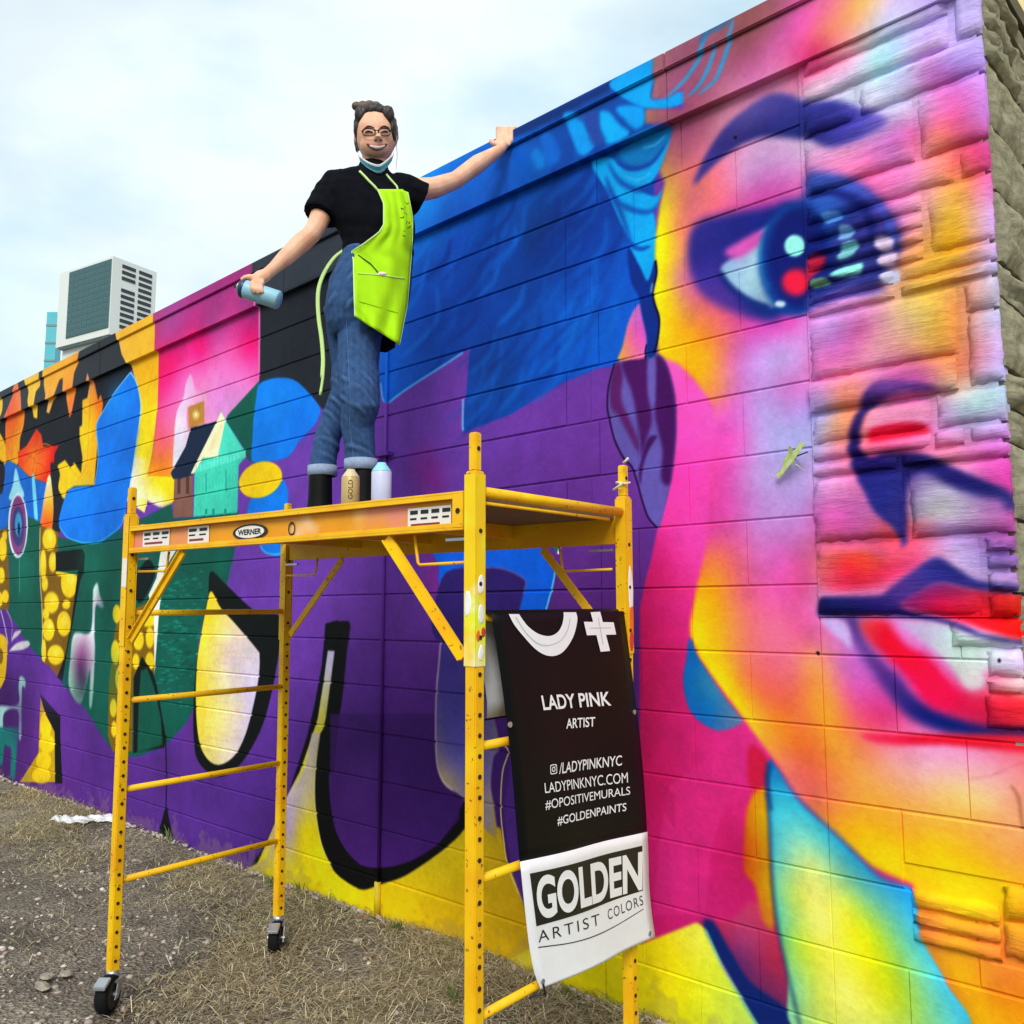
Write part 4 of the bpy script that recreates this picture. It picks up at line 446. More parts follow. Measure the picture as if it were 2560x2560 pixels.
F('m3', [(1000, 940), (1130, 850), (1300, 775), (1450, 800), (1600, 835), (1980, 900), (1980, 1195), (1700, 1150), (1500, 1085), (1300, 1030), (1100, 985)], [(px('m3', 1100, 900), (120, 34, 110)), (px('m3', 1300, 800), (110, 44, 130)), (px('m3', 1450, 830), (150, 40, 100)), (px('m3', 1300, 920), (225, 0, 50)), (px('m3', 1600, 900), (205, 20, 50)), (px('m3', 1500, 1030), (250, 30, 60)), (px('m3', 1750, 1080), (250, 20, 30)), (px('m3', 1880, 950), (225, 40, 20)), (px('m3', 1880, 1150), (245, 10, 10))], 14)
F('m3', [(550, 1030), (650, 1025), (710, 1110), (760, 1250), (880, 1390), (1000, 1490), (1080, 1610), (1250, 1710), (1500, 1790), (1980, 1850), (1980, 1950), (1500, 1940), (1250, 1885), (1050, 1785), (900, 1620), (750, 1400), (625, 1200), (605, 1100)],
  [(px('m3', 640, 1080), (60, 46, 130)), (px('m3', 700, 1270), (110, 66, 160)), (px('m3', 820, 1430), (92, 44, 140)), (px('m3', 1000, 1620), (60, 38, 130)), (px('m3', 1200, 1790), (6, 24, 115)), (px('m3', 1500, 1860), (16, 28, 110)), (px('m3', 1880, 1900), (22, 24, 90))], 24)
F('m3', [(690, 1065), (870, 1050), (930, 1110), (1040, 1250), (1200, 1330), (1350, 1500), (1500, 1620), (1640, 1640), (1980, 1640), (1980, 1850), (1640, 1850), (1400, 1780), (1200, 1700), (1050, 1500), (900, 1350), (740, 1200)], [(px('m3', 740, 1130), (230, 60, 70)), (px('m3', 880, 1180), (235, 0, 35)), (px('m3', 1000, 1300), (240, 0, 45)), (px('m3', 1200, 1480), (248, 0, 70)), (px('m3', 1350, 1600), (248, 0, 70)), (px('m3', 1500, 1700), (225, 30, 75)), (px('m3', 1600, 1800), (200, 20, 80)), (px('m3', 1800, 1750), (230, 30, 50))], 22)
F('m3', [(980, 1070), (1200, 1070), (1370, 1110), (1600, 1195), (1980, 1270), (1980, 1420), (1640, 1430), (1630, 1550), (1500, 1580), (1380, 1420), (1250, 1290), (1080, 1160)], [(px('m3', 1100, 1100), (190, 160, 205)), (px('m3', 1250, 1200), (205, 195, 230)), (px('m3', 1450, 1220), (190, 240, 215)), (px('m3', 1450, 1400), (205, 215, 212)), (px('m3', 1550, 1500), (215, 205, 205)), (px('m3', 1800, 1350), (224, 208, 246))], 14)
F('m3', [(395, 1050), (540, 1055), (600, 1120), (625, 1280), (560, 1220), (480, 1150)], (202, 172, 236), 10)
F('b3', [(850, -10), (1400, -10), (1980, 10), (1980, 110), (1750, 90), (1400, 60), (1080, 60), (930, 40)], [(px('b3', 950, 20), (250, 40, 90)), (px('b3', 1300, 20), (228, 10, 40)), (px('b3', 1800, 60), (228, 26, 50))], 12)
S('b3', [(1560, 285), (1700, 268), (1850, 205), (1960, 160)], 4, (150, 100, 110), 4, .6); S('b3', [(1840, 330), (1890, 420), (1910, 560), (1932, 640)], 6, (120, 80, 50), 4, .8)
for c_ in (('m3', 370, 1308), ('m3', 1752, 1362), ('t20', 1680, 1040)): EL(*c_, 13, 15, (20, 14, 20), 2)
# spray shading and line work on the left half
for c_, pts, w_, col in (('c00', [(690, 1040), (680, 1200), (670, 1400), (650, 1700), (560, 1840)], 3, (225, 130, 0)), ('c00', [(680, 1250), (730, 1230), (765, 1200)], 2, (230, 110, 0)), ('c00', [(672, 1330), (640, 1290), (628, 1230)], 2, (235, 140, 0)), ('c00', [(660, 1560), (700, 1500), (725, 1430)], 2, (235, 150, 0)), ('c00', [(600, 1800), (540, 1740), (500, 1680)], 2, (235, 150, 0)),
    ('c00', [(150, 1120), (120, 1300), (95, 1500), (85, 1680)], 3, (225, 70, 10)), ('c00', [(115, 1330), (160, 1300), (178, 1270)], 2, (230, 90, 10)), ('c00', [(105, 1450), (150, 1420), (165, 1380)], 2, (230, 100, 10)), ('c00', [(280, 1460), (270, 1600), (240, 1780)], 2.5, (190, 40, 0)), ('c00', [(270, 1620), (330, 1590), (420, 1560)], 2.5, (190, 40, 0)), ('c00', [(262, 1680), (320, 1700), (370, 1790)], 2.5, (200, 60, 0)), ('c00', [(265, 1660), (200, 1620), (160, 1610)], 2, (200, 60, 0)),
    ('c00', [(560, 930), (540, 1100), (525, 1320)], 2, (225, 110, 10)), ('c00', [(420, 1030), (410, 1120), (375, 1280)], 2, (235, 130, 0)), ('c00', [(285, 1060), (270, 1180), (266, 1330)], 2, (225, 150, 10))): S(c_, pts, w_, col, 2, .8, True)
for c_, x, y, rx, ry, col, a_ in (('c00', 900, 1250, 90, 160, (30, 150, 255), .5), ('c00', 960, 1500, 60, 200, (0, 92, 200), .5), ('m0', 620, 130, 120, 60, (40, 155, 255), .5), ('m0', 820, 330, 110, 80, (0, 95, 205), .5), ('c10', 130, 1200, 110, 90, (40, 155, 255), .45), ('c10', 330, 1380, 90, 110, (0, 92, 205), .5), ('m0', 200, 700, 50, 220, (0, 120, 98), .5), ('m0', 800, 900, 60, 250, (0, 62, 52), .55), ('m0', 700, 600, 120, 90, (0, 118, 96), .5), ('m0', 860, 1500, 50, 220, (0, 116, 92), .4), ('m0', 1680, 620, 60, 110, (0, 120, 100), .5),
    ('m0', 380, 1600, 120, 120, (112, 56, 168), .5), ('m0', 160, 1800, 90, 160, (62, 24, 96), .5), ('b0', 700, 420, 180, 90, (104, 52, 160), .45), ('b0', 1350, 620, 180, 80, (100, 52, 156), .45), ('m1', 300, 1500, 90, 160, (104, 54, 160), .4), ('b1', 700, 300, 120, 160, (84, 40, 130), .5), ('m1', 780, 1400, 90, 300, (98, 50, 152), .4)): EL(c_, x, y, rx, ry, col, 60, a_)
for k in range(26):
    x = 1480 + (k % 13) * 25; y = 1690 + (k // 13) * 150 - (k % 13) * 6; S('c00', [(x, y), (x, y + 60)], 1.6, (20, 150, 132), 1, .55)
S('b0', [(1110, 0), (1115, 250), (1112, 500), (1100, 700)], 6, (10, 10, 14), 2); S('b0', [(1108, 480), (1080, 620), (1040, 730)], 5, (10, 10, 14), 2); S('b0', [(1118, 480), (1145, 640), (1180, 750)], 5, (10, 10, 14), 2); F('b0', [(1112, 480), (1180, 750), (1035, 735)], (10, 10, 14), 3, False)
# sprayed unevenness
def vnoise(cell, seed):
    r = np.random.default_rng(seed); gh, gw = MH // cell + 3, MW // cell + 3; g = r.random((gh, gw)).astype(np.float32)
    fy = np.arange(MH) / cell; fx = np.arange(MW) / cell; iy = fy.astype(int); ix = fx.astype(int); ty = (fy - iy)[:, None]; tx = (fx - ix)[None, :]
    ty = ty * ty * (3 - 2 * ty); tx = tx * tx * (3 - 2 * tx)
    return (g[iy][:, ix] * (1 - tx) + g[iy][:, ix + 1] * tx) * (1 - ty) + (g[iy + 1][:, ix] * (1 - tx) + g[iy + 1][:, ix + 1] * tx) * ty - .5
N_ = vnoise(150, 5) * .12 + vnoise(90, 1) * .12 + vnoise(22, 2) * .08 + vnoise(6, 3) * .06 + vnoise(2, 4) * .05
IMG *= (1 + N_)[..., None]; IMG = np.clip(IMG, 0, 255)
zz_ = (np.arange(MH) * MRES + MZ0)[:, None]; dust = np.clip(.55 - zz_ / .16 + vnoise(40, 8) * 1.1 + vnoise(9, 9) * .7, 0, .3)[..., None]   # splashed dust along the foot
IMG = IMG * (1 - dust) + np.array([150, 132, 112], np.float32) * dust
lin = np.clip(s2l(IMG) * GAIN, 0.004, .88)
enc = np.concatenate([l2s(lin), np.ones((MH, MW, 1))], 2).astype(np.float32)
mural = bpy.data.images.new('mural_paint', MW, MH, alpha=False, float_buffer=False); mural.pixels.foreach_set(enc.ravel()); mural.update(); mural.pack()
del enc, lin, N_

def mural_material(name, bump=.35, bscale=60, rough=.5, ridge=False):
    m, t, b = new_mat(name); N = t.nodes.new; K = t.links.new
    g = N('ShaderNodeNewGeometry'); s = N('ShaderNodeSeparateXYZ'); K(g.outputs['Position'], s.inputs[0])
    u = N('ShaderNodeMapRange'); u.inputs['From Min'].default_value = MX0; u.inputs['From Max'].default_value = MX1; u.clamp = False
    v = N('ShaderNodeMapRange'); v.inputs['From Min'].default_value = MZ0; v.inputs['From Max'].default_value = MZ1; v.clamp = False
    K(s.outputs['X'], u.inputs['Value']); K(s.outputs['Z'], v.inputs['Value'])
    c = N('ShaderNodeCombineXYZ'); K(u.outputs[0], c.inputs['X']); K(v.outputs[0], c.inputs['Y'])
    im = N('ShaderNodeTexImage'); im.image = mural; im.extension = 'EXTEND'; im.interpolation = 'Cubic'; K(c.outputs[0], im.inputs['Vector'])
    K(im.outputs['Color'], b.inputs['Base Color'])
    b.inputs['Roughness'].default_value = rough; b.inputs['Specular IOR Level'].default_value = .06
    n = N('ShaderNodeTexNoise'); n.inputs['Scale'].default_value = bscale; n.inputs['Detail'].default_value = 6; n.inputs['Roughness'].default_value = .65; K(g.outputs['Position'], n.inputs['Vector'])
    if ridge:
        mpg = N('ShaderNodeMapping'); mpg.inputs['Scale'].default_value = (.22, 1, 1.3); K(g.outputs['Position'], mpg.inputs['Vector']); K(mpg.outputs[0], n.inputs['Vector'])
    bp = N('ShaderNodeBump'); bp.inputs['Strength'].default_value = bump; bp.inputs['Distance'].default_value = .012 if ridge else .006; K(n.outputs['Fac'], bp.inputs['Height']); K(bp.outputs[0], b.inputs['Normal'])
    return m
M_BLOCK = mural_material('painted block', .25, 70, .6); M_FASCIA = mural_material('painted metal', .05, 20, .38); M_STONE = mural_material('painted split stone', .5, 55, .5, True)

# ------------------------------------------------------------------ the painted building
XC = -0.628                                              # near corner of the building
bld = empty('painted_building', (-4.6, 2.6, 0), 'long low block building covered by a colourful mural of letters and a face', 'building')
core = MB().abox(-14, XC - .03, WY + .006, 7.5, -.3, 3.2).build('wall', M_BLOCK, bld)
M_ROOF = mat('roof felt', (92, 92, 90), .9, bump=.3)
MB().abox(-13.9, XC - .1, WY + .1, 7.4, 3.2, 3.24).build('roof', M_ROOF, bld)
# courses of block: each block its own piece, sharing a few meshes
def block_mesh(w, h, name, chx=.0045, chz=.0055):
    ch = chz; d = .0065; b = MB()
    o = [(-w / 2, -h / 2), (w / 2, -h / 2), (w / 2, h / 2), (-w / 2, h / 2)]; i_ = [(x - math.copysign(chx, x), z - math.copysign(ch, z)) for x, z in o]
    b.add([(x, d + .012, z) for x, z in o] + [(x, ch, z) for x, z in o] + [(x, 0, z) for x, z in i_],
          [(8, 9, 10, 11)] + [(4 + k, 4 + (k + 1) % 4, 8 + (k + 1) % 4, 8 + k) for k in range(4)] + [(k, (k + 1) % 4, 4 + (k + 1) % 4, 4 + k) for k in range(4)])
    me = b.mesh(name); me.materials.append(M_BLOCK); bm = bmesh.new(); bm.from_mesh(me); bmesh.ops.recalc_face_normals(bm, faces=bm.faces); bm.to_mesh(me); bm.free(); return me
BM = {}
def block(x0, x1, z0, z1, jit=.0016, jx=.0012, dy=0, chx=.0035, tilt=1., chz=.0055, gap=.0032):
    w = round(x1 - x0 - 2 * jx, 4); h = round(z1 - z0 - gap, 4)
    if (w, h, chx) not in BM: BM[(w, h, chx)] = block_mesh(w, h, 'concrete_block', chx, chz)
    o = link_copy('concrete_block', BM[(w, h, chx)], ((x0 + x1) / 2, WY + dy + random.uniform(-jit, jit), (z0 + z1) / 2), core, (random.uniform(-.004, .004) * tilt, 0, random.uniform(-.003, .003) * tilt))
CO = [-.019 + .205 * k for k in range(15)] + [3.045]     # bed joints
for k in range(15):
    z0, z1 = CO[k], CO[k + 1]
    if k == 0: z0 = -.1
    joint = -1.381 if k % 2 else -1.586
    end_left = -2.113 if k in (13, 12, 10, 8) else -1.957     # toothed joint where two builds of wall meet
    x = joint
    xs = [joint]
    while x - .41 > end_left + .06: x -= .41; xs.append(x)
    # right of the toothed joint
    right_end = -1.152
    edges = sorted(set([end_left] + [q for q in xs if q > end_left + .05] + [right_end]))
    for a, b_ in zip(edges[:-1], edges[1:]): block(a, b_, z0, z1, .0008, .0007, 0.0015, .0022, .6, .0042, .0028)
    # left build: long flush courses with tight upright joints
    x = end_left; first = .205 if k % 2 else .41
    while x > -9.25:
        nx = max(x - (first if x == end_left else .42), -9.3)
        if abs(x + 3.19) < .02: pass
        block(nx, x, z0, z1, .0002, .0, 0, .0003, .0); x = nx
# plain block under the stone quoin
for k in range(0, 7):
    z0, z1 = CO[k], CO[k + 1]
    if k == 0: z0 = -.1
    if k == 6: z1 = 1.322
    js = [-1.152, -.945, XC] if k % 2 else [-1.152, -.77, XC]
    for a, b_ in zip(js[:-1], js[1:]):
        if k in (2, 3) and b_ == XC: continue
        block(a, b_, z0, z1, .0008, .0007, .0005, .0022, .6, .0042, .0028)
for a in ((-.945, XC, .391 + .205 * 0 + .27, .801), (-.77 - .0, XC, .391, .465), (-.77, -.73, .47, .596)): block(a[0], a[1], a[2], a[3], .001, .001, .0005)

# split-face stones of the quoin: pieces with their own rough faces
def rough_stone(w, h, seed, name, material, rough=.012, depth=.05, roundness=.008):
    r = np.random.default_rng(seed); nx = max(5, min(18, int(w / .022))); nz = max(4, min(12, int(h / .016)))
    if w == 1: nx, nz = 10, 6
    g = r.normal(0, 1, (nz + 1, nx + 1)); g2 = (g + np.roll(g, 1, 1) + np.roll(g, -1, 1) + np.roll(g, 2, 1)) / 2.2          # chisel ridges run along the stone
    big_ = r.normal(0, 1, (4, 6)); P_ = []
    for i in range(nz + 1):
        row = []
        for j in range(nx + 1):
            u, v = j / nx, i / nz; edge = min(u, 1 - u, v, 1 - v) == 0; k0, k1 = min(int(v * 3), 2), min(int(u * 5), 4); tv, tu = v * 3 - k0, u * 5 - k1; bg_ = (big_[k0, k1] * (1 - tu) + big_[k0, k1 + 1] * tu) * (1 - tv) + (big_[k0 + 1, k1] * (1 - tu) + big_[k0 + 1, k1 + 1] * tu) * tv
            y = .005 + abs(r.normal(0, .0025)) if edge else -rough * (.21 * g2[i, j] + .33 * bg_) * min(1, 4 * min(v, 1 - v) + .35) - .006
            row.append(((u - .5) * w + (r.normal(0, .0022) * min(1, w / .2) if not (edge and (u in (0, 1))) else r.normal(0, .0012)), y, (v - .5) * h + (r.normal(0, .0016) if edge and v in (0, 1) and w != 1 else 0)))
        P_.append(row)
    b = MB().grid(P_); n = nx + 1
    ring = [(0, j) for j in range(nx)] + [(i, nx) for i in range(nz)] + [(nz, j) for j in range(nx, 0, -1)] + [(i, 0) for i in range(nz, 0, -1)]
    base = len(b.v); b.v += [(P_[i][j][0], depth, P_[i][j][2]) for i, j in ring]; m_ = len(ring)
    b.f += [(ring[k][0] * n + ring[k][1], ring[(k + 1) % m_][0] * n + ring[(k + 1) % m_][1], base + (k + 1) % m_, base + k) for k in range(m_)]
    me = b.mesh(name); me.materials.append(material)
    bm = bmesh.new(); bm.from_mesh(me); bmesh.ops.recalc_face_normals(bm, faces=bm.faces); bm.to_mesh(me); bm.free()
    for q in me.polygons: q.use_smooth = True
    try: me.set_sharp_from_angle(angle=math.radians(60))
    except Exception: pass
    return me
quoin = MB().abox(-1.152, XC - .012, WY - .004, WY + .3, 1.322, 3.05).build('quoin', M_STONE, bld)
QS = [(-1.135, -.705, 2.996, 3.046), (-.701, XC, 2.903, 3.046), (-1.14, -.705, 2.898, 2.993), (-1.142, -.976, 2.794, 2.895), (-.972, XC, 2.794, 2.9), (-1.142, -.812, 2.603, 2.79), (-.806, XC, 2.6, 2.79), (-1.145, -.714, 2.51, 2.599), (-.709, XC, 2.508, 2.596),
      (-1.146, -.802, 2.456, 2.506), (-1.147, -.803, 2.406, 2.452), (-1.147, -.803, 2.36, 2.402), (-1.148, -.804, 2.313, 2.356), (-.797, XC, 2.318, 2.504), (-1.149, -.888, 2.263, 2.309), (-1.149, -.888, 2.219, 2.259), (-.882, XC, 2.262, 2.314), (-.882, XC, 2.222, 2.258),
      (-1.151, -.726, 2.024, 2.216), (-.715, XC, 2.132, 2.218), (-.714, XC, 1.932, 2.128), (-1.152, -.733, 1.926, 2.02), (-1.152, -.806, 1.828, 1.922), (-.801, XC, 1.829, 1.924), (-1.153, -.812, 1.777, 1.825), (-.806, -.727, 1.777, 1.825), (-.722, XC, 1.78, 1.826), (-1.154, -.905, 1.731, 1.773), (-.9, XC, 1.733, 1.775),
      (-1.155, -.891, 1.538, 1.727), (-.884, XC, 1.536, 1.729), (-1.156, -.707, 1.322, 1.533), (-.7, XC, 1.488, 1.531), (-.7, XC, 1.443, 1.484), (-.7, XC, 1.387, 1.439), (-.7, XC, 1.322, 1.383)]
for i, (x0, x1, z0, z1) in enumerate(QS):
    w, h = x1 - x0 - .007, z1 - z0 - .007; big = h > .15
    proud = .014 + random.uniform(-.002, .003) + (.012 if (z0 > 1.92 and z1 < 2.03) else 0)
    link_copy('stone', rough_stone(w, h, i + 11, 'stone', M_STONE, .0065 if not big else .009), ((x0 + x1) / 2 + (.006 if x1 == XC else 0), WY - proud + .002, (z0 + z1) / 2), quoin)
low = [(-.71, XC, 1.172, 1.236), (-.713, XC, 1.13, 1.168), (-.72, XC, 1.04, 1.126), (-.926, -.713, .556, .603), (-.926, -.713, .512, .551), (-.926, -.713, .468, .507), (-.706, XC, .575, .656), (-.708, XC, .484, .57), (-.797, XC, 1.244, 1.314)]
for i, (x0, x1, z0, z1) in enumerate(low):
    link_copy('stone', rough_stone(x1 - x0 - .003, z1 - z0 - .003, i + 70, 'stone', M_STONE, .008), ((x0 + x1) / 2 + (.004 if x1 == XC else 0), WY - .010, (z0 + z1) / 2), quoin)
# side of the building: bare stone
M_SIDE = mat('bare stone', (176, 170, 142), .9, nscale=9, rgb2=(122, 118, 98), bump=.45, bscale=60, coord='Object', spec=.1); M_MORT = mat('mortar', (70, 66, 54), .95, bump=.5)
side = MB().abox(XC - .02, XC - .004, WY + .02, 7.5, -.3, 3.10).build('side_wall', M_MORT, bld)
VAR = [rough_stone(1, 1, 200 + i, 'stone', M_SIDE, .03, .05) for i in range(8)]
zc = -.1; k = 0
while zc < 3.06:
    h = random.choice([.1, .1, .2, .2, .095, .19]); h = min(h, 3.095 - zc)
    if h < .03: break
    y = WY - .008 + random.uniform(0, .02)
    if k % 2: y += .0
    while y < 4.7:
        w = random.uniform(.22, .46); w = min(w, 4.75 - y + .2)
        me = VAR[random.randrange(8)]
        o = link_copy('stone', me, (XC + .012 + random.uniform(-.006, .008), y + w / 2, zc + h / 2), side, (0, 0, math.radians(90)), (w - .012, .9, h - .01)); y += w
    zc += h; k += 1
M_EAVE = mat('dark metal edge', (64, 58, 48), .5, bump=.1)
MB().abox(XC - .1, XC + .028, WY + .06, 7.55, 3.10, 3.152).build('roof_edge', M_EAVE, bld)
# sheet-metal fascia and drip cap along the top, in lengths
x = -14.0; cuts = [-14, -11.2, -8.9, -6.45, -4.05, -1.62, XC + .012]
for a, b_ in zip(cuts[:-1], cuts[1:]):
    MB().abox(a + .0008, b_ - .0008, WY - .030, WY + .0055, 3.036, 3.222).build('fascia_panel', M_FASCIA, bld, bevel=.002)
    MB().abox(a + .0008, b_ - .0008, WY - .044, WY + .16, 3.224, 3.288).build('coping', M_FASCIA, bld, bevel=.004)
# painted conduit with strap
pipe = MB().tube([(-3.187, WY - .006, .17), (-3.187, WY - .006, 3.03)], .0085, 10).build('conduit', M_BLOCK, bld, smooth=True)
MB().abox(-3.235, -3.139, WY - .034, WY - .001, 2.045, 2.062).build('pipe_strap', M_BLOCK, pipe, bevel=.002)
M_PIPE2 = mat('yellow pipe', (235, 200, 20), .55)
MB().tube([(-3.187, WY - .01, .03), (-3.187, WY - .01, .175)], .015, 10).build('pipe_foot', M_PIPE2, pipe, smooth=True)
# green tape strips
M_TAPE = mat('pale tape', (176, 205, 80), .6, rgb2=(225, 235, 170), nscale=60)
tp = empty('tape_strips', atY(1972, 1150, WY - .02), 'pale green tape strips curling off the mural in a K shape', 'tape')
for pts in ([(125, 1700), (165, 1620), (180, 1560)], [(70, 1790), (130, 1720), (190, 1640), (265, 1530)], [(165, 1640), (210, 1690), (280, 1740)]):
    q = [atY(*px('c30', *a), WY - .012 - .014 * i) for i, a in enumerate(pts)]; b = MB()
    P_ = [[p_ + np.array([-.0075, 0, .005]), p_ + np.array([.0075, -.005, -.005])] for p_ in spline(np.array(q), False, 4)]; b.grid(P_); o = b.build('strip', M_TAPE, tp)
    so = o.modifiers.new('t', 'SOLIDIFY'); so.thickness = .0012
M_NAIL = mat('dark nail', (40, 34, 30), .5)
MB().tube([atY(*px('c30', 180, 1645), WY + .01), atY(*px('c30', 180, 1645), WY - .05) + np.array([.05, 0, .012])], .0022, 6).build('nail', M_NAIL, tp)

# ------------------------------------------------------------------ ground
def hnoise(x, y):
    return .5 * np.sin(x * 1.9 + 1.3 * np.sin(y * 1.1)) * np.cos(y * 2.3 + .7) + .3 * np.sin(x * 5.1 + y * 3.7) + .2 * np.sin(x * 11.3 - y * 9.1 + 2 * np.sin(x * 3))
gx = np.concatenate([-np.geomspace(420, 9.6, 14), np.arange(-9.5, 1.01, .06), np.geomspace(1.2, 420, 14)]); gy = np.concatenate([-np.geomspace(420, 1.2, 12), np.arange(-1.1, 2.75, .06), np.geomspace(2.9, 420, 14)])
X_, Y_ = np.meshgrid(gx, gy); near = (X_ > -9.6) & (X_ < 1.1) & (Y_ > -1.2) & (Y_ < 2.8)
Z_ = np.where(near, .012 * hnoise(X_, Y_) - .004 + .025 * np.clip((Y_ - 2.05) / .4, 0, 1), -.004)
def gz(x, y): return .012 * hnoise(x, y) - .004 + .025 * np.clip((y - 2.05) / .4, 0, 1)
m, t, b = new_mat('dirt and gravel'); N = t.nodes.new; Kk = t.links.new
g = N('ShaderNodeNewGeometry'); n1 = N('ShaderNodeTexNoise'); n1.inputs['Scale'].default_value = 1.6; n1.inputs['Detail'].default_value = 9; n1.inputs['Roughness'].default_value = .6
n2 = N('ShaderNodeTexNoise'); n2.inputs['Scale'].default_value = 60; n2.inputs['Detail'].default_value = 6; vo = N('ShaderNodeTexVoronoi'); vo.inputs['Scale'].default_value = 75
r1 = N('ShaderNodeValToRGB'); r1.color_ramp.elements[0].position = .36; r1.color_ramp.elements[1].position = .66; r1.color_ramp.elements[0].color = alb((100, 90, 78)); r1.color_ramp.elements[1].color = alb((172, 161, 144))
r2 = N('ShaderNodeValToRGB'); r2.color_ramp.elements[0].position = .35; r2.color_ramp.elements[1].position = .7; r2.color_ramp.elements[0].color = (.45, .42, .4, 1); r2.color_ramp.elements[1].color = (1.3, 1.25, 1.2, 1)
mx = N('ShaderNodeMix'); mx.data_type = 'RGBA'; mx.blend_type = 'MULTIPLY'; mx.inputs['Factor'].default_value = 1
for q in (n1, n2, vo): Kk(g.outputs['Position'], q.inputs['Vector'])
Kk(n1.outputs['Fac'], r1.inputs[0]); Kk(n2.outputs['Fac'], r2.inputs[0]); Kk(r1.outputs[0], mx.inputs['A']); Kk(r2.outputs[0], mx.inputs['B']); Kk(mx.outputs['Result'], b.inputs['Base Color']); b.inputs['Roughness'].default_value = .95
ad = N('ShaderNodeMath'); ad.operation = 'ADD'; Kk(n2.outputs['Fac'], ad.inputs[0]); Kk(vo.outputs['Distance'], ad.inputs[1]); bp = N('ShaderNodeBump'); bp.inputs['Strength'].default_value = .9; bp.inputs['Distance'].default_value = .02; Kk(ad.outputs[0], bp.inputs['Height']); Kk(bp.outputs[0], b.inputs['Normal'])
M_DIRT = m
gnd = MB().grid([[(X_[i, j], Y_[i, j], Z_[i, j]) for j in range(len(gx))] for i in range(len(gy))]).build('ground', M_DIRT, None, True, loc=(0, 0, 0), kind='structure')
def attr_mat(name, rough=.9):
    m, t, b = new_mat(name); a = t.nodes.new('ShaderNodeAttribute'); a.attribute_name = 'col'; t.links.new(a.outputs['Color'], b.inputs['Base Color']); b.inputs['Roughness'].default_value = rough; b.inputs['Specular IOR Level'].default_value = .2; return m
def big_mesh(name, V, Fc, cols, material, label, category, smooth=False):
    me = bpy.data.meshes.new(name); V = np.asarray(V, np.float32); Fc = np.asarray(Fc, np.int32); nv = Fc.shape[1]
    me.vertices.add(len(V)); me.vertices.foreach_set('co', V.ravel()); me.loops.add(Fc.size); me.loops.foreach_set('vertex_index', Fc.ravel())
    me.polygons.add(len(Fc)); me.polygons.foreach_set('loop_start', np.arange(0, Fc.size, nv, dtype=np.int32)); me.polygons.foreach_set('loop_total', np.full(len(Fc), nv, np.int32))
    me.update(calc_edges=True); me.validate()
    ca = me.color_attributes.new('col', 'FLOAT_COLOR', 'POINT'); ca.data.foreach_set('color', np.asarray(cols, np.float32).ravel())
    me.materials.append(material); o = bpy.data.objects.new(name, me); SC.collection.objects.link(o); o['kind'] = 'stuff'; o['label'] = label; o['category'] = category; return o
def patchy(x, y): return np.clip(.5 + .5 * np.sin(x * 2.3 + 1.7 * np.sin(y * 2.9)) * np.cos(y * 3.1 + x * .7) + .25 * np.sin(7 * x + 3 * y), 0, 1)
# dry grass lying in mats, thicker towards the wall
nb = 260000; bx = RNG.uniform(-9.2, -.3, nb); by = WY - .01 - np.abs(RNG.normal(0, .55, nb)) ** 1.0 * 1.25
dens = np.clip(1.25 - (WY - by) / .95 + .5 * (patchy(bx * .6 + 1.3, by * .8) - .5), .035, 1) * (.06 + .94 * patchy(bx, by) ** 2.2); keep = (RNG.random(nb) < dens) & (by > .2); keep &= RNG.random(nb) < np.clip(3.2 / np.hypot(bx, by), .25, 1) ** 1.0
bx, by = bx[keep], by[keep]; nb = len(bx); ang = RNG.uniform(0, 2 * np.pi, nb); ln = RNG.uniform(.03, .12, nb); wd = RNG.uniform(.0006, .0015, nb); up = np.abs(RNG.normal(.06, .14, nb)) * ln; bend = RNG.normal(0, .5, nb)
d0 = np.stack([np.cos(ang), np.sin(ang)], 1); d1 = np.stack([np.cos(ang + bend), np.sin(ang + bend)], 1); sd_ = np.stack([-d0[:, 1], d0[:, 0]], 1); b0_ = np.stack([bx, by], 1); m0_ = b0_ + d0 * ln[:, None] * .5; e0_ = m0_ + d1 * ln[:, None] * .5
m0_[:, 1] = np.minimum(m0_[:, 1], WY - .004); e0_[:, 1] = np.minimum(e0_[:, 1], WY - .004)
zb = gz(bx, by) + .003 + RNG.uniform(0, .015, nb)
V = np.empty((nb, 6, 3), np.float32)
for k, (q, zz, w_) in enumerate(((b0_, zb, 1), (m0_, zb + up * .8 + .004, .9), (e0_, zb + up * .55 + .001, .3))):
    V[:, 2 * k, :2] = q - sd_ * (wd * w_)[:, None]; V[:, 2 * k + 1, :2] = q + sd_ * (wd * w_)[:, None]; V[:, 2 * k, 2] = zz; V[:, 2 * k + 1, 2] = zz
ii = np.arange(nb)[:, None] * 6; Fc = np.concatenate([ii + np.array([[0, 1, 3, 2]]), ii + np.array([[2, 3, 5, 4]])])
pal = np.array([alb(c)[:3] for c in ((214, 198, 154), (184, 162, 118), (236, 224, 190), (150, 130, 96), (116, 98, 78), (164, 154, 116), (112, 122, 74))]); ci = RNG.choice(7, nb, p=[.2, .22, .1, .2, .13, .1, .05])
cols = np.concatenate([np.repeat((pal[ci] * RNG.uniform(.7, 1.15, (nb, 1)))[:, None, :], 6, 1).reshape(-1, 3), np.ones((nb * 6, 1))], 1)
big_mesh('dry_grass', V.reshape(-1, 3), Fc, cols, attr_mat('straw'), 'dry trampled grass along the foot of the mural wall', 'grass')
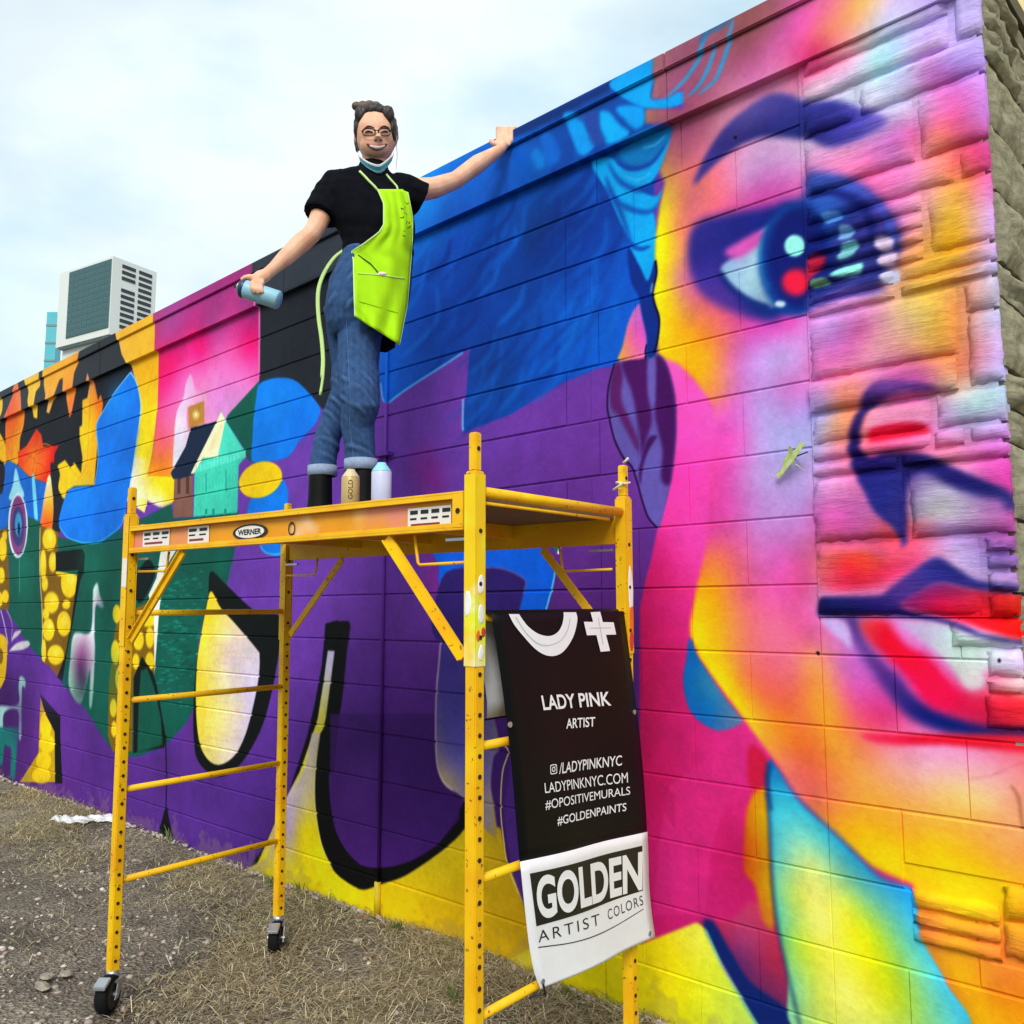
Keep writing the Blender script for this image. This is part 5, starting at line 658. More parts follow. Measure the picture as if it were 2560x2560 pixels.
# gravel
bm = bmesh.new(); bmesh.ops.create_icosphere(bm, subdivisions=1, radius=1); iv = np.array([v.co[:] for v in bm.verts]); ifc = np.array([[v.index for v in f.verts] for f in bm.faces]); bm.free()
npb = 16000; gx_ = RNG.uniform(-8.5, -.4, npb); gy_ = RNG.uniform(.3, 2.45, npb); kp = RNG.random(npb) < np.clip(1.3 - (gy_ - .3) / 1.9, .12, 1) * np.clip(3.5 / np.hypot(gx_, gy_), .2, 1); gx_, gy_ = gx_[kp], gy_[kp]; npb = len(gx_)
sz = RNG.lognormal(-5.2, .55, npb).clip(.002, .016); V = iv[None] * (1 + RNG.normal(0, .16, (npb, len(iv), 1))) * (sz[:, None, None] * np.stack([RNG.uniform(.8, 1.5, npb), RNG.uniform(.7, 1.2, npb), RNG.uniform(.4, .8, npb)], 1)[:, None, :])
a_ = RNG.uniform(0, 6.28, npb); ca_, sa_ = np.cos(a_)[:, None], np.sin(a_)[:, None]; V = np.stack([V[..., 0] * ca_ - V[..., 1] * sa_ + gx_[:, None], V[..., 0] * sa_ + V[..., 1] * ca_ + gy_[:, None], V[..., 2] + (gz(gx_, gy_) + sz * .25)[:, None]], 2)
Fc = (np.arange(npb)[:, None, None] * len(iv) + ifc[None]).reshape(-1, 3); gp = np.array([alb(c)[:3] for c in ((176, 166, 150), (142, 132, 120), (214, 206, 190), (112, 102, 94), (184, 164, 154))])
cols = np.concatenate([np.repeat((gp[RNG.integers(0, 5, npb)] * RNG.uniform(.7, 1.15, (npb, 1)))[:, None], len(iv), 1).reshape(-1, 3), np.ones((npb * len(iv), 1))], 1)
big_mesh('gravel', V.reshape(-1, 3), Fc, cols, attr_mat('gravel stone'), 'loose gravel scattered over the brown dirt', 'gravel')
# crumbled mortar along the foot of the wall
npb = 420; gx_ = RNG.uniform(-8.5, -1.0, npb); gy_ = WY - .012 - np.abs(RNG.normal(0, .02, npb)); sz = RNG.uniform(.004, .016, npb)
V = iv[None] * (1 + RNG.normal(0, .2, (npb, len(iv), 1))) * sz[:, None, None] * np.array([1.4, .7, .7]) + np.stack([gx_, gy_, gz(gx_, gy_) + .012], 1)[:, None]
Fc = (np.arange(npb)[:, None, None] * len(iv) + ifc[None]).reshape(-1, 3); cols = np.concatenate([np.repeat((np.array(alb((205, 190, 190))[:3]) * RNG.uniform(.6, 1, (npb, 1)))[:, None], len(iv), 1).reshape(-1, 3), np.ones((npb * len(iv), 1))], 1)
big_mesh('mortar_crumbs', V.reshape(-1, 3), Fc, cols, attr_mat('mortar crumb'), 'pale mortar crumbs lying along the foot of the wall', 'rubble')
# single stones, rag, litter, weeds
def lump(c, s, seed, name, material, label, category, group=None, flat=.6):
    r = np.random.default_rng(seed); bm = bmesh.new(); bmesh.ops.create_icosphere(bm, subdivisions=2, radius=1); b = MB()
    vs = [np.array(v.co[:]) * (1 + r.normal(0, .10)) * np.array(s) * np.array([1, 1, flat]) + c + np.array([0, 0, s[2] * flat * .6]) for v in bm.verts]; fs = [tuple(v.index for v in f.verts) for f in bm.faces]; bm.free(); b.add(vs, fs)
    o = b.build(name, material, None); o['label'] = label; o['category'] = category; o['kind'] = 'thing'
    if group: o['group'] = group
    return o
M_ROCK = mat('field stone', (176, 164, 146), .9, nscale=40, bump=.5, rgb2=(130, 118, 104))
lump(atZ(*px('b0', 280, 1690), 0), (.045, .02, .02), 1, 'rock', M_ROCK, 'flat grey stone chip lying left of the front caster', 'rock')
lump(atZ(*px('b0', 440, 1605), 0), (.03, .022, .015), 2, 'rock', M_ROCK, 'pale rounded stone on the dark dirt patch', 'rock')
lump(atZ(*px('b0', 310, 1625), 0), (.032, .022, .016), 3, 'rock', M_ROCK, 'brownish stone just above the flat stone chip', 'rock')
M_WHITE = mat('white rag', (236, 236, 236), .85, noise=.05)
rc = atZ(*px('b0', 590, 600), 0); RW = np.random.default_rng(5); P_ = []
for i in range(13):
    row = []
    for j in range(25):
        u, v = j / 24 - .5, i / 12 - .5
        z = .012 + .028 * abs(math.sin(5 * u * 3 + 2.2 * math.sin(v * 7))) * (1 - 1.6 * abs(v)) + RW.normal(0, .004)
        row.append(rc + R_ * (u * .42 + .03 * math.sin(v * 9)) + H_ * (v * .15 + .03 * math.sin(u * 8)) + np.array([0, 0, max(z, .006) + .022]))
    P_.append(row)
rag = MB().grid(P_).build('rag', M_WHITE, None, True); rag['label'] = 'crumpled white rag on the dry grass behind the front post'; rag['category'] = 'rag'; so = rag.modifiers.new('t', 'SOLIDIFY'); so.thickness = .003
M_RED = mat('red brick bit', (190, 84, 60), .8); M_BIT = mat('white litter', (235, 230, 225), .7)
lump(atZ(*px('b1', 720, 1228), .02), (.022, .016, .016), 8, 'brick_bit', M_RED, 'small red brick bit among white bits under the conduit', 'rubble')
for i, (x, y, s_, lb) in enumerate(((685, 1250, .02, 'leftmost white chip of litter beside the red brick bit'), (772, 1268, .02, 'middle white chip of litter right of the red brick bit'), (838, 1300, .016, 'small white chip of litter farthest right under the conduit'))):
    lump(atZ(*px('b1', x, y), .01), (s_, s_ * .7, s_ * .7), 20 + i, 'litter', M_BIT, lb, 'litter', 'white litter under the conduit')
lump(atZ(*px('b2', 535, 1868), 0), (.025, .018, .02), 31, 'litter', M_BIT, 'single pale chip on the grass below the banner', 'litter')
M_WEED = mat('weed green', (84, 108, 52), .7, rgb2=(130, 140, 80), nscale=50)
def weed(c, n, h, label, seed):
    r = np.random.default_rng(seed); b = MB()
    for i in range(n):
        a = r.uniform(0, 6.28); ln_ = h * r.uniform(.5, 1); d = np.array([math.cos(a), min(math.sin(a), .1), 0]) * r.uniform(.25, .9); w_ = np.array([-d[1], d[0], 0]); w_ = w_ / np.linalg.norm(w_) * r.uniform(.0015, .003)
        p0 = c + np.array([r.normal(0, .012), -abs(r.normal(0, .01)), 0]); p1 = p0 + d * ln_ * .4 + np.array([0, 0, ln_ * .7]); p2 = p0 + d * ln_ + np.array([0, 0, ln_ * .85])
        b.grid([[p0 - w_, p0 + w_], [p1 - w_ * .9, p1 + w_ * .9], [p2 - w_ * .15, p2 + w_ * .15]])
    o = b.build('weed', M_WEED, None); o['label'] = label; o['category'] = 'weed'; o['group'] = 'weeds at the foot of the wall'
for i, (c, n, h, lb) in enumerate((((-5.08, WY - .03, .01), 14, .13, 'thin weed on the purple wall under the black drip'), ((-6.6, WY - .05, .01), 16, .08, 'low weed at the wall foot by the yellow stones'), ((-2.98, WY - .06, .01), 46, .09, 'green weed clump right of the conduit foot'), ((-3.72, WY - .04, .01), 14, .1, 'sparse weed against the yellow paint left of the conduit'), ((-3.95, WY - .05, .01), 24, .08, 'weed beside the rear caster post'), ((-2.05, WY - .05, .01), 20, .08, 'weed under the banner on the yellow paint'), ((-2.35, 2.2, .0), 40, .1, 'green weed behind the near post'))): weed(np.array(c), n, h, lb, 40 + i)

# ------------------------------------------------------------------ far buildings
def far(name, label, base): return empty(name, base, label, 'building')
M_CONC = mat('white concrete', (222, 226, 222), .8, noise=.04); M_GLASS = mat('dark green glass', (50, 84, 88), .3, rgb2=(68, 104, 106), nscale=.2, spec=.25); M_SLOT = mat('dark opening', (42, 48, 50), .5); M_TEAL = mat('teal glass', (76, 176, 188), .3, rgb2=(96, 186, 196), nscale=.2); M_MULL = mat('mullion', (126, 150, 148), .6)
corner = np.array(atG(283, 640, 150.)); top = corner[2]
dl = ray(-2400, 1535); dl = np.array([dl[0], dl[1], 0]); dl /= np.linalg.norm(dl); dr = np.array([-dl[1], dl[0], 0.]); dr = dr if dr @ R_ > 0 else -dr
def along(d, x, y):                                      # distance along d from the corner to the sight line through photo pixel x
    lo, hi = 0, 80
    for _ in range(50):
        mid = (lo + hi) / 2; q = corner + d * mid - CC; xx = 1280 + FPX * (q @ R_) / (q @ FW)
        if (xx < x) == (d @ R_ < 0): hi = mid
        else: lo = mid
    return lo
wl = along(dl, 150, 0); wr = along(dr, 392, 0); zb = atG(283, 835, 150.)[2]
tw = far('office_tower', 'white office tower with a dark glass side rising over the mural wall', corner * [1, 1, 0])
c0 = corner * [1, 1, 0]
MB().box(c0 + dl * wl / 2 + dr * wr / 2 + [0, 0, (top + zb) / 2], dl * wl / 2, dr * wr / 2, (0, 0, (top - zb) / 2)).build('body', M_CONC, tw)
MB().box(c0 + dl * wl * .55 + dr * wr * .5 + [0, 0, zb / 2 - .05], dl * wl * .36, dr * wr * .36, (0, 0, zb / 2 - .05)).build('base', M_CONC, tw)
MB().box(c0 + dl * (wl * .95) + dr * (wr * .2) + [0, 0, zb / 2 - .06], dl * wl * .04, dr * wr * .06, (0, 0, zb / 2 - .06)).build('column', M_CONC, tw)
nl = -dr; ga, gb = wl * .015, wl * .80; gt, gbz = top - .45, zb + 1.2; nc, nr = 8, 11
fr = MB().box(c0 + dl * (ga + gb) / 2 + nl * .06 + [0, 0, (gt + gbz) / 2], dl * (gb - ga) / 2, nl * .05, (0, 0, (gt - gbz) / 2)).build('window_frame', M_MULL, tw)
pm = MB().box((0, 0, 0), dl * ((gb - ga) / nc / 2 - .05), nl * .06, (0, 0, (gt - gbz) / nr / 2 - .055)).mesh('pane'); pm.materials.append(M_GLASS)
for i in range(nc):
    for j in range(nr): link_copy('pane', pm, c0 + dl * (ga + (i + .5) * (gb - ga) / nc) + nl * .1 + [0, 0, gbz + (j + .5) * (gt - gbz) / nr], fr)
nrr = -dl; sm = MB().box((0, 0, 0), dr * wr * .15, nrr * .06, (0, 0, (top - zb) / 13 * .28)).mesh('window'); sm.materials.append(M_SLOT)
for j in range(12):
    for u in (.36, .74):
        if j == 8 and u < .5: continue
        link_copy('window', sm, c0 + dr * wr * u + nrr * .03 + [0, 0, zb + (top - zb) * (.06 + j * .078)], tw)
MB().box(c0 + dl * wl * .5 + dr * wr * .5 + [0, 0, zb - .15], dl * (wl / 2 - .3), dr * (wr / 2 - .3), (0, 0, .14)).build('soffit', M_MULL, tw)
tg = far('teal_tower', 'narrow teal glass tower just left of the white office tower', atG(128, 1000, 190.) * [1, 1, 0])
a0, a1 = atG(117, 793, 190.), atG(144, 780, 190.); tb = (a0 + a1) / 2 * [1, 1, 0]; hw = np.linalg.norm((a1 - a0)[:2]) / 2
MB().box(tb + H_ * hw + [0, 0, a1[2] / 2], R_ * hw, H_ * hw, (0, 0, a1[2] / 2)).build('body', M_TEAL, tg)
for j in range(12): MB().box(tb - H_ * .04 + [0, 0, a1[2] - 3 - j * 4.0], R_ * (hw + .02), H_ * .08, (0, 0, .22)).build('floor_band', M_CONC if j == 6 else M_MULL, tg)
MB().box(tb + R_ * hw * 2.2 + H_ * 5 + [0, 0, a1[2] * .36], R_ * hw * 1.1, H_ * 3, (0, 0, a1[2] * .36)).build('annex', M_CONC, tg)
# cream neighbour beyond the side wall
M_CREAM = mat('cream stucco', (250, 226, 168), .9, noise=.04, nscale=6, bump=.2); M_TRIM = mat('cream trim', (240, 214, 150), .8)
nb_ = far('cream_house', 'cream stucco neighbour house beyond the bare stone side wall', np.array((3.6, 10.5, 0)))
MB().abox(-2.4, 6, 8.2, 13, 0, 13).build('wall', M_CREAM, nb_); MB().abox(-2.7, 6.3, 7.9, 13.3, 13, 13.3).build('roof', M_ROOF, nb_)
for x in (1.6, 4.4): w_ = MB().abox(x, x + 1, 8.14, 8.19, 5.2, 6.7).build('window', M_GLASS, nb_); MB().abox(x - .12, x + 1.12, 8.1, 8.19, 5.06, 5.18).build('sill', M_TRIM, w_)

# ------------------------------------------------------------------ rolling scaffold
SO, SYAW, STX, STY, SL, SW = np.array([-3.1749, 1.3802, .1252]), .0787, -.0066, .0113, 1.633, .6776
SA = np.array([math.cos(SYAW) * math.cos(STX), math.sin(SYAW) * math.cos(STX), math.sin(STX)]); SB = np.array([-math.sin(SYAW) * math.cos(STY), math.cos(SYAW) * math.cos(STY), math.sin(STY)])
SCc = np.cross(SA, SB); SCc /= np.linalg.norm(SCc); SB = np.cross(SCc, SA)
def SF(l, w, z): return SO + SA * l + SB * w + SCc * z
def shit(x, y, w=None, l=None):                          # sight line meets a plane of the scaffold
    d = ray(x, y); n, off = (SB, w) if w is not None else (SA, l); t = ((SO + n * off - CC) @ n) / (d @ n); q = CC + d * t - SO; return q @ SA, q @ SB, q @ SCc
def sbox(b, l0, l1, w0, w1, z0, z1): return b.box(SF((l0 + l1) / 2, (w0 + w1) / 2, (z0 + z1) / 2), SA * (l1 - l0) / 2, SB * (w1 - w0) / 2, SCc * (z1 - z0) / 2)
def dab(c, ax, b1, b2, seed, name, mm, par):              # an irregular blob of dried paint
    r = np.random.default_rng(seed); rr_ = [1 + r.normal(0, .16) for _ in range(18)]; rr_ = [(rr_[k - 1] + rr_[k] + rr_[(k + 1) % 18]) / 3 for k in range(18)]
    rg_ = [[c + ax * h_ + s_ * rr_[k] * (b1 * math.cos(k * .349) + b2 * math.sin(k * .349)) for k in range(18)] for h_, s_ in ((-.0004, 1.), (.0004, .97), (.0008, .8), (.0009, .3))]
    return MB().loft(rg_).build(name, mm, par, True)
def paint_yellow(name, rgb, rgb2, wear=.605, splash=None):
    m, t, b = new_mat(name); N = t.nodes.new; K = t.links.new; g = N('ShaderNodeNewGeometry')
    n = N('ShaderNodeTexNoise'); n.inputs['Scale'].default_value = 9; n.inputs['Detail'].default_value = 6; K(g.outputs['Position'], n.inputs['Vector'])
    r = N('ShaderNodeValToRGB'); r.color_ramp.elements[0].position = .3; r.color_ramp.elements[0].color = alb(rgb2); r.color_ramp.elements[1].position = .62; r.color_ramp.elements[1].color = alb(rgb); K(n.outputs['Fac'], r.inputs[0])
    n3 = N('ShaderNodeTexNoise'); n3.inputs['Scale'].default_value = 70; n3.inputs['Detail'].default_value = 3; K(g.outputs['Position'], n3.inputs['Vector'])
    r3 = N('ShaderNodeValToRGB'); r3.color_ramp.elements[0].position = wear + .05; r3.color_ramp.elements[1].position = wear + .08; r3.color_ramp.elements[0].color = (0, 0, 0, 1); r3.color_ramp.elements[1].color = (.8, .8, .8, 1); K(n3.outputs['Fac'], r3.inputs[0])
    mx = N('ShaderNodeMix'); mx.data_type = 'RGBA'; K(r3.outputs[0], mx.inputs['Factor']); K(r.outputs[0], mx.inputs['A']); mx.inputs['B'].default_value = alb((120, 70, 30)); last = mx
    if splash:
        for i, (c, sc, th) in enumerate(splash):
            n4 = N('ShaderNodeTexNoise'); n4.noise_dimensions = '4D'; n4.inputs['W'].default_value = i * 3.7 + 1; n4.inputs['Scale'].default_value = sc; K(g.outputs['Position'], n4.inputs['Vector'])
            r4 = N('ShaderNodeValToRGB'); r4.color_ramp.elements[0].position = th; r4.color_ramp.elements[1].position = th + .12; K(n4.outputs['Fac'], r4.inputs[0]); m2_ = N('ShaderNodeMix'); m2_.data_type = 'RGBA'; K(r4.outputs[0], m2_.inputs['Factor']); K(last.outputs['Result'], m2_.inputs['A']); m2_.inputs['B'].default_value = alb(c); last = m2_
    K(last.outputs['Result'], b.inputs['Base Color']); b.inputs['Roughness'].default_value = .5; b.inputs['Specular IOR Level'].default_value = .3; return m
M_YEL = paint_yellow('scaffold yellow', (255, 200, 0), (238, 172, 0)); M_YEL2 = paint_yellow('rail yellow', (255, 196, 0), (240, 168, 0), .64)
M_WEB = paint_yellow('rail web', (236, 160, 4), (226, 150, 0), .66, [((232, 140, 120), 3.2, .56), ((246, 205, 150), 5, .60)]); M_SLV = paint_yellow('oversprayed sleeve', (255, 214, 0), (248, 200, 0), .7, [((236, 242, 60), 7, .46), ((246, 244, 190), 9, .56), ((240, 120, 40), 14, .70)])
M_HOLE = mat('hole', (50, 26, 8), .9); M_DECK = mat('weathered plywood', (132, 108, 74), .9, bump=.3, nscale=12); M_STEEL = mat('bright steel', (196, 198, 202), .35, .8, noise=.08); M_RUB = mat('black tyre', (18, 18, 20), .8, spec=.2); M_BLACKM = mat('black print', (24, 22, 24), .6); M_LAB = mat('label paper', (240, 236, 228), .6, noise=.04); M_REDP = mat('red print', (150, 40, 50), .6)
M_OFFW = mat('dried white paint', (246, 246, 240), .6, noise=.03); M_ORNG = mat('dried orange paint', (250, 120, 30), .6); M_REDPAINT = mat('dried red paint', (225, 60, 50), .6)
sca = empty('rolling_scaffold', SF(SL / 2, SW / 2, -.125) * [1, 1, 0], 'yellow steel rolling scaffold on casters in front of the mural', 'scaffold')
hole_me = MB().tube([(-.0006, 0, 0), (.0012, 0, 0)], .0058, 8).mesh('pin_hole'); hole_me.materials.append(M_HOLE); RS = Matrix((SA, SB, SCc)).transposed().to_euler()
def tubeS(name, pts, r, material=None, parent=None, n=10): return MB().tube([SF(*q) for q in pts], r, n).build(name, material or M_YEL, parent or sca, True)
HP = .0168
for (i, j) in ((0, 0), (0, 1), (1, 0), (1, 1)):
    l, w = i * SL, j * SW
    p_ = sbox(MB(), l - HP, l + HP, w - HP, w + HP, 0, 1.56).build('post', M_YEL, sca, bevel=.003)
    sbox(MB(), l - .0118, l + .0118, w - .0118, w + .0118, 1.56, 1.655).build('coupling_pin', M_YEL, p_, bevel=.003)
    zs = [.035 + .0472 * k for k in range(23)] + [1.16 + .127 * k for k in range(3)] + [1.615]
    for z in zs:
        f = .0125 if z > 1.56 else HP + (.0022 if z > 1.09 else .0008)
        for sgn in (1,): link_copy('pin_hole', hole_me, SF(l + sgn * f, w - .001, z), p_, tuple(RS))
    # sleeve of the platform bracket round the post
    s_ = MB(); e = HP + .0018
    sbox(s_, l - e, l + e, w - e, w - HP - .0005, 1.092, 1.552); sbox(s_, l - e, l + e, w + HP + .0005, w + e, 1.092, 1.552); sg = 1 if i else -1
    sbox(s_, l + (HP + .0005 if i else -e), l + (e if i else -HP - .0005), w - HP, w + HP, 1.092, 1.552) if True else None
    slv = s_.build('bracket_sleeve', M_SLV if (i, j) == (1, 0) else M_YEL, sca, bevel=.0015)
    if (i, j) == (1, 0):
        for z, hh, mm, nm in ((1.285, .034, M_OFFW, 'white_dab'), (1.215, .03, M_OFFW, 'white_dab'), (1.165, .02, M_ORNG, 'orange_dab'), (1.172, .018, M_REDPAINT, 'red_dab'), (1.122, .026, M_OFFW, 'white_dab')):
            wo_ = {'red_dab': .009, 'orange_dab': -.009}.get(nm, .002); dab(SF(l + e + .0002, w + wo_, z), SA, SB * (.011 if 'white' in nm else .007), SCc * hh * .7, int(z * 1000), nm, mm, slv)
        dab(SF(l - .006, w - e - .0002, 1.24), -SB, SA * .010, SCc * .032, 77, 'white_dab', M_OFFW, slv)
    if (i, j) == (1, 1):
        for z, hh, mm, nm in ((1.28, .07, M_OFFW, 'white_dab'), (1.13, .035, M_REDPAINT, 'red_dab'), (1.19, .05, M_ORNG, 'orange_dab')): dab(SF(l + e + .0002, w + .006, z), SA, SB * .012, SCc * hh, int(z * 999), nm, mm, slv)
    if (i, j) == (0, 0): sbox(MB(), l - .012, l + .018, w - e - .0012, w - e - .0002, 1.30, 1.40).build('label', M_LAB, slv)
    # caster
    ca = math.radians((-48, -45, -60, -40)[2 * i + j]); cd = np.array([math.cos(ca), math.sin(ca), 0]); cn = np.array([-cd[1], cd[0], 0]); ctr = SF(l, w, 0); wc = np.array([ctr[0], ctr[1], 0]) + cd * (.028) + np.array([0, 0, .061]); zt = ctr[2]
    cs = MB().tube([ctr + [0, 0, .004], ctr + [0, 0, -.022]], .02, 12).build('caster', M_STEEL, sca, True)
    fk = MB()
    for sg in (-1, 1): fk.add([wc + cn * sg * .028 + q for q in (cd * -.012 + [0, 0, -.014], cd * .012 + [0, 0, -.014], (ctr - wc) * [1, 1, 0] + cd * .022 + [0, 0, zt - .03 - wc[2]], (ctr - wc) * [1, 1, 0] - cd * .022 + [0, 0, zt - .03 - wc[2]])] + [wc + cn * sg * .031 + q for q in (cd * -.012 + [0, 0, -.014], cd * .012 + [0, 0, -.014], (ctr - wc) * [1, 1, 0] + cd * .022 + [0, 0, zt - .03 - wc[2]], (ctr - wc) * [1, 1, 0] - cd * .022 + [0, 0, zt - .03 - wc[2]])], [(0, 1, 2, 3), (7, 6, 5, 4), (0, 4, 5, 1), (1, 5, 6, 2), (2, 6, 7, 3), (3, 7, 4, 0)])
    fk.box(ctr * [1, 1, 0] + [0, 0, zt - .026], cd * .026, cn * .031, (0, 0, .004)); fk.build('fork', M_STEEL, cs)
    tr = []
    for a_, r_ in ((-.021, .044), (-.021, .054), (-.012, .0605), (0, .062), (.012, .0605), (.021, .054), (.021, .044)): tr.append([wc + cn * a_ + r_ * (cd * math.cos(q) + U_ * math.sin(q)) for q in np.arange(28) * 2 * math.pi / 28])
    MB().loft(tr, False).build('tyre', M_RUB, cs, True); MB().tube([wc - cn * .0205, wc + cn * .0205], .044, 24).build('rim', M_BLACKM, cs); MB().tube([wc - cn * .034, wc + cn * .034], .008, 8).build('axle', M_STEEL, cs)
    MB().box(wc + cd * .048 + [0, 0, .050], cd * .022 - U_ * .008, cn * .021, (0, 0, .006)).build('brake_pedal', M_STEEL, cs, bevel=.002)
for i in (0, 1):                                         # ladder rungs of the end frames
    l = i * SL
    for k in range(4): tubeS('rung', [(l, HP - .002, .2935 + .3048 * k), (l, SW - HP + .002, .2935 + .3048 * k)], .0108)
    tubeS('top_bar', [(l, HP - .002, 1.512), (l, SW - HP + .002, 1.512)], .0135); tubeS('end_rod', [(l - .0 + (.0 if i else 0), HP, 1.485), (l, SW * .88, 1.485)], .0045)
for j in (0, 1):                                         # channel rails of the platform
    w = j * SW; out = -1 if j == 0 else 1; b = MB(); z0, z1 = 1.418, 1.513; lA, lB = HP + .006, SL - HP - .006
    wf = w + out * .018; wb = w + out * .0; a_, c_ = sorted((wf, wb - out * .006)); rl = MB()
    sbox(rl, lA, lB, *sorted((wf, wb)), z1 - .006, z1); sbox(rl, lA, lB, *sorted((wf, wb)), z0, z0 + .006); sbox(rl, lA, lA + .004, *sorted((wf, wb)), z0 + .006, z1 - .006); sbox(rl, lB - .035, lB, *sorted((wf + out * .0008, wb)), z0 + .006, z1 - .006)
    for zz in (z1 - .006, z0 + .006):
        sgn_ = -1 if zz > 1.46 else 1
        sbox(rl, lA + .004, lB - .035, *sorted((wf, wf - out * .004)), *sorted((zz, zz + sgn_ * .012)))
    rail = rl.build('side_rail', M_YEL2, sca, bevel=.001)
    web = sbox(MB(), lA + .002, lB - .002, *sorted((wb - out * .001, wb - out * .006)), z0, z1).build('rail_web', M_WEB if j == 0 else M_YEL2, rail)
    link_copy('pin_hole', hole_me, SF(lB - .016, w + out * .0195, 1.465), rail, (RS[0], RS[1], RS[2] - out * -1.5708), (1.2, 1.2, 1.2))
    if j == 0:                                           # stickers on the near rail
        wq = wb - .0016
        def plate(nm, l0, l1, za, zb_, mm, par, d=0.): return sbox(MB(), l0, l1, wq - .0008 - d, wq - d, za, zb_).build(nm, mm, par)
        for (l0, l1, za, zb_, sp) in ((.089, .262, 1.438, 1.492, 3), (.375, .498, 1.437, 1.492, 2), (1.405, 1.556, 1.428, 1.484, 4)):
            lb = plate('label', l0, l1, za, zb_, M_LAB, rail); h_ = zb_ - za; w_ = l1 - l0
            for q in range(sp): plate('print_line', l0 + w_ * (.06 + q / sp), l0 + w_ * (.06 + (q + .72) / sp), zb_ - h_ * .3, zb_ - h_ * .12, M_BLACKM, lb, .0009); plate('print_line', l0 + w_ * (.06 + q / sp), l0 + w_ * (.06 + (q + .6) / sp), zb_ - h_ * .55, zb_ - h_ * .46, M_HOLE, lb, .0009)
            plate('print_line', l0 + w_ * .08, l0 + w_ * .75, za + h_ * .14, za + h_ * .27, M_REDP, lb, .0009)
        def oval(lc, zc, rl_, rz_, nm, mm, par, d): return MB().add([SF(lc, wq - d, zc)] + [SF(lc + rl_ * math.cos(q), wq - d, zc + rz_ * math.sin(q)) for q in np.arange(28) * 2 * math.pi / 28], [(0, 1 + k, 1 + (k + 1) % 28) for k in range(28)]).build(nm, mm, par)
        lg = oval(.72, 1.459, .09, .024, 'logo', M_BLACKM, rail, .0010); oval(.72, 1.459, .074, .0185, 'logo_field', M_LAB, lg, .0018); LOGO = (lg, wq)
        rg = MB()
        rg.loft([[SF(.925 + r_ * math.cos(q), wq - .0012, 1.458 + 1.25 * r_ * math.sin(q)) for q in np.arange(20) * .314159] for r_ in (.012, .0165)], False); rg.build('ring_mark', M_BLACKM, rail)
    for (q0, q1) in (((.034, 1.112), (.35, 1.412)), ((SL - .034, 1.112), (SL - .305, 1.412))):       # braces
        b = MB(); p0, p1 = SF(q0[0], w, q0[1]), SF(q1[0], w, q1[1]); t_ = (p1 - p0); t_ /= np.linalg.norm(t_); n_ = np.cross(t_, SB); b.box((p0 + p1) / 2, (p1 - p0) / 2, SB * .004, n_ * .0125); b.box((p0 + p1) / 2 + SB * out * .009 + n_ * .0105, (p1 - p0) / 2, SB * .0048, n_ * .002); b.build('brace', M_YEL, sca)
    ww = w - out * .02
    tubeS('latch_rod', [(SL - .225, ww, 1.418), (SL - .212, ww, 1.345), (SL - .205, ww, 1.339), (SL - .03, ww, 1.341)], .0042, M_YEL2); tubeS('latch_rod', [(.225, ww, 1.418), (.212, ww, 1.36), (.2, ww, 1.352), (.03, ww, 1.354)], .0042, M_YEL2)
    sbox(MB(), SL - .11, SL - .026, ww - .006, ww + .006, 1.395, 1.402).build('latch_pin', M_STEEL, sca); sbox(MB(), .026, .10, ww - .006, ww + .006, 1.395, 1.402).build('latch_pin', M_STEEL, sca)
dk = sbox(MB(), .03, SL - .03, .004, SW - .004, 1.494, 1.508).build('deck', M_DECK, sca)
for q in (.45, .82, 1.2): sbox(MB(), q - .015, q + .015, .007, SW - .007, 1.45, 1.4935).build('cross_bar', M_YEL2, dk)
DECKZ = SF(.6, .5, 1.508)[2]

# ------------------------------------------------------------------ lettering helper
def text_mesh(body, bold=0., extr=0., spacing=1.):
    cu = bpy.data.curves.new('txt', 'FONT'); cu.body = body; cu.size = 1; cu.offset = bold; cu.space_character = spacing; cu.resolution_u = 6; cu.fill_mode = 'BOTH'
    o = bpy.data.objects.new('txt', cu); SC.collection.objects.link(o); dg = bpy.context.evaluated_depsgraph_get(); me = bpy.data.meshes.new_from_object(o.evaluated_get(dg))
    V = np.array([v.co[:2] for v in me.vertices]); Fs = [tuple(f.vertices) for f in me.polygons]; bpy.data.objects.remove(o); bpy.data.curves.remove(cu); bpy.data.meshes.remove(me)
    lo, hi = V.min(0), V.max(0); return (V - lo) / (hi - lo), Fs
def quadmap(q, u, v): TL, TR, BR, BL = (np.array(a, float) for a in q); return (BL * (1 - u) + BR * u) * (1 - v) + (TL * (1 - u) + TR * u) * v
lg, wq = LOGO; V, Fs = text_mesh('WERNER', .035)
MB().add([SF(.66 + .12 * u, wq - .0026, 1.450 + .0175 * v) for u, v in V], Fs).build('lettering', M_BLACKM, lg)

# ------------------------------------------------------------------ banner over the near end frame
M_BAN = mat('black vinyl', (10, 8, 12), .5, noise=.1, spec=.15); M_BANW = mat('white vinyl', (246, 246, 248), .45, noise=.02); M_BANB = mat('grey vinyl back', (190, 192, 194), .6, noise=.05); M_INK = mat('white ink', (250, 250, 252), .5, noise=.01); M_INK2 = mat('black ink', (14, 14, 16), .5, noise=.01)
BL_ = SL + .03
LE = [(.028, 1.2143), (.082, .923), (.127, .621), (.176, .385), (.212, .300)]; RE = [(.624, 1.2168), (.683, .853), (.714, .578), (.729, .40), (.754, .272)]
le = spline(np.array(LE), False, 9); re_ = spline(np.array(RE), False, 9); NR = len(le)
def bulge(w, z): return .010 * math.sin(max(0., min(1., (1.214 - z) / .9)) * math.pi) + .004 * math.sin(w * 16 + z * 5) * min(1., (1.214 - z) * 3) + .012 * max(0., (.42 - z) / .15) * (.5 - abs(w - .48)) * 2
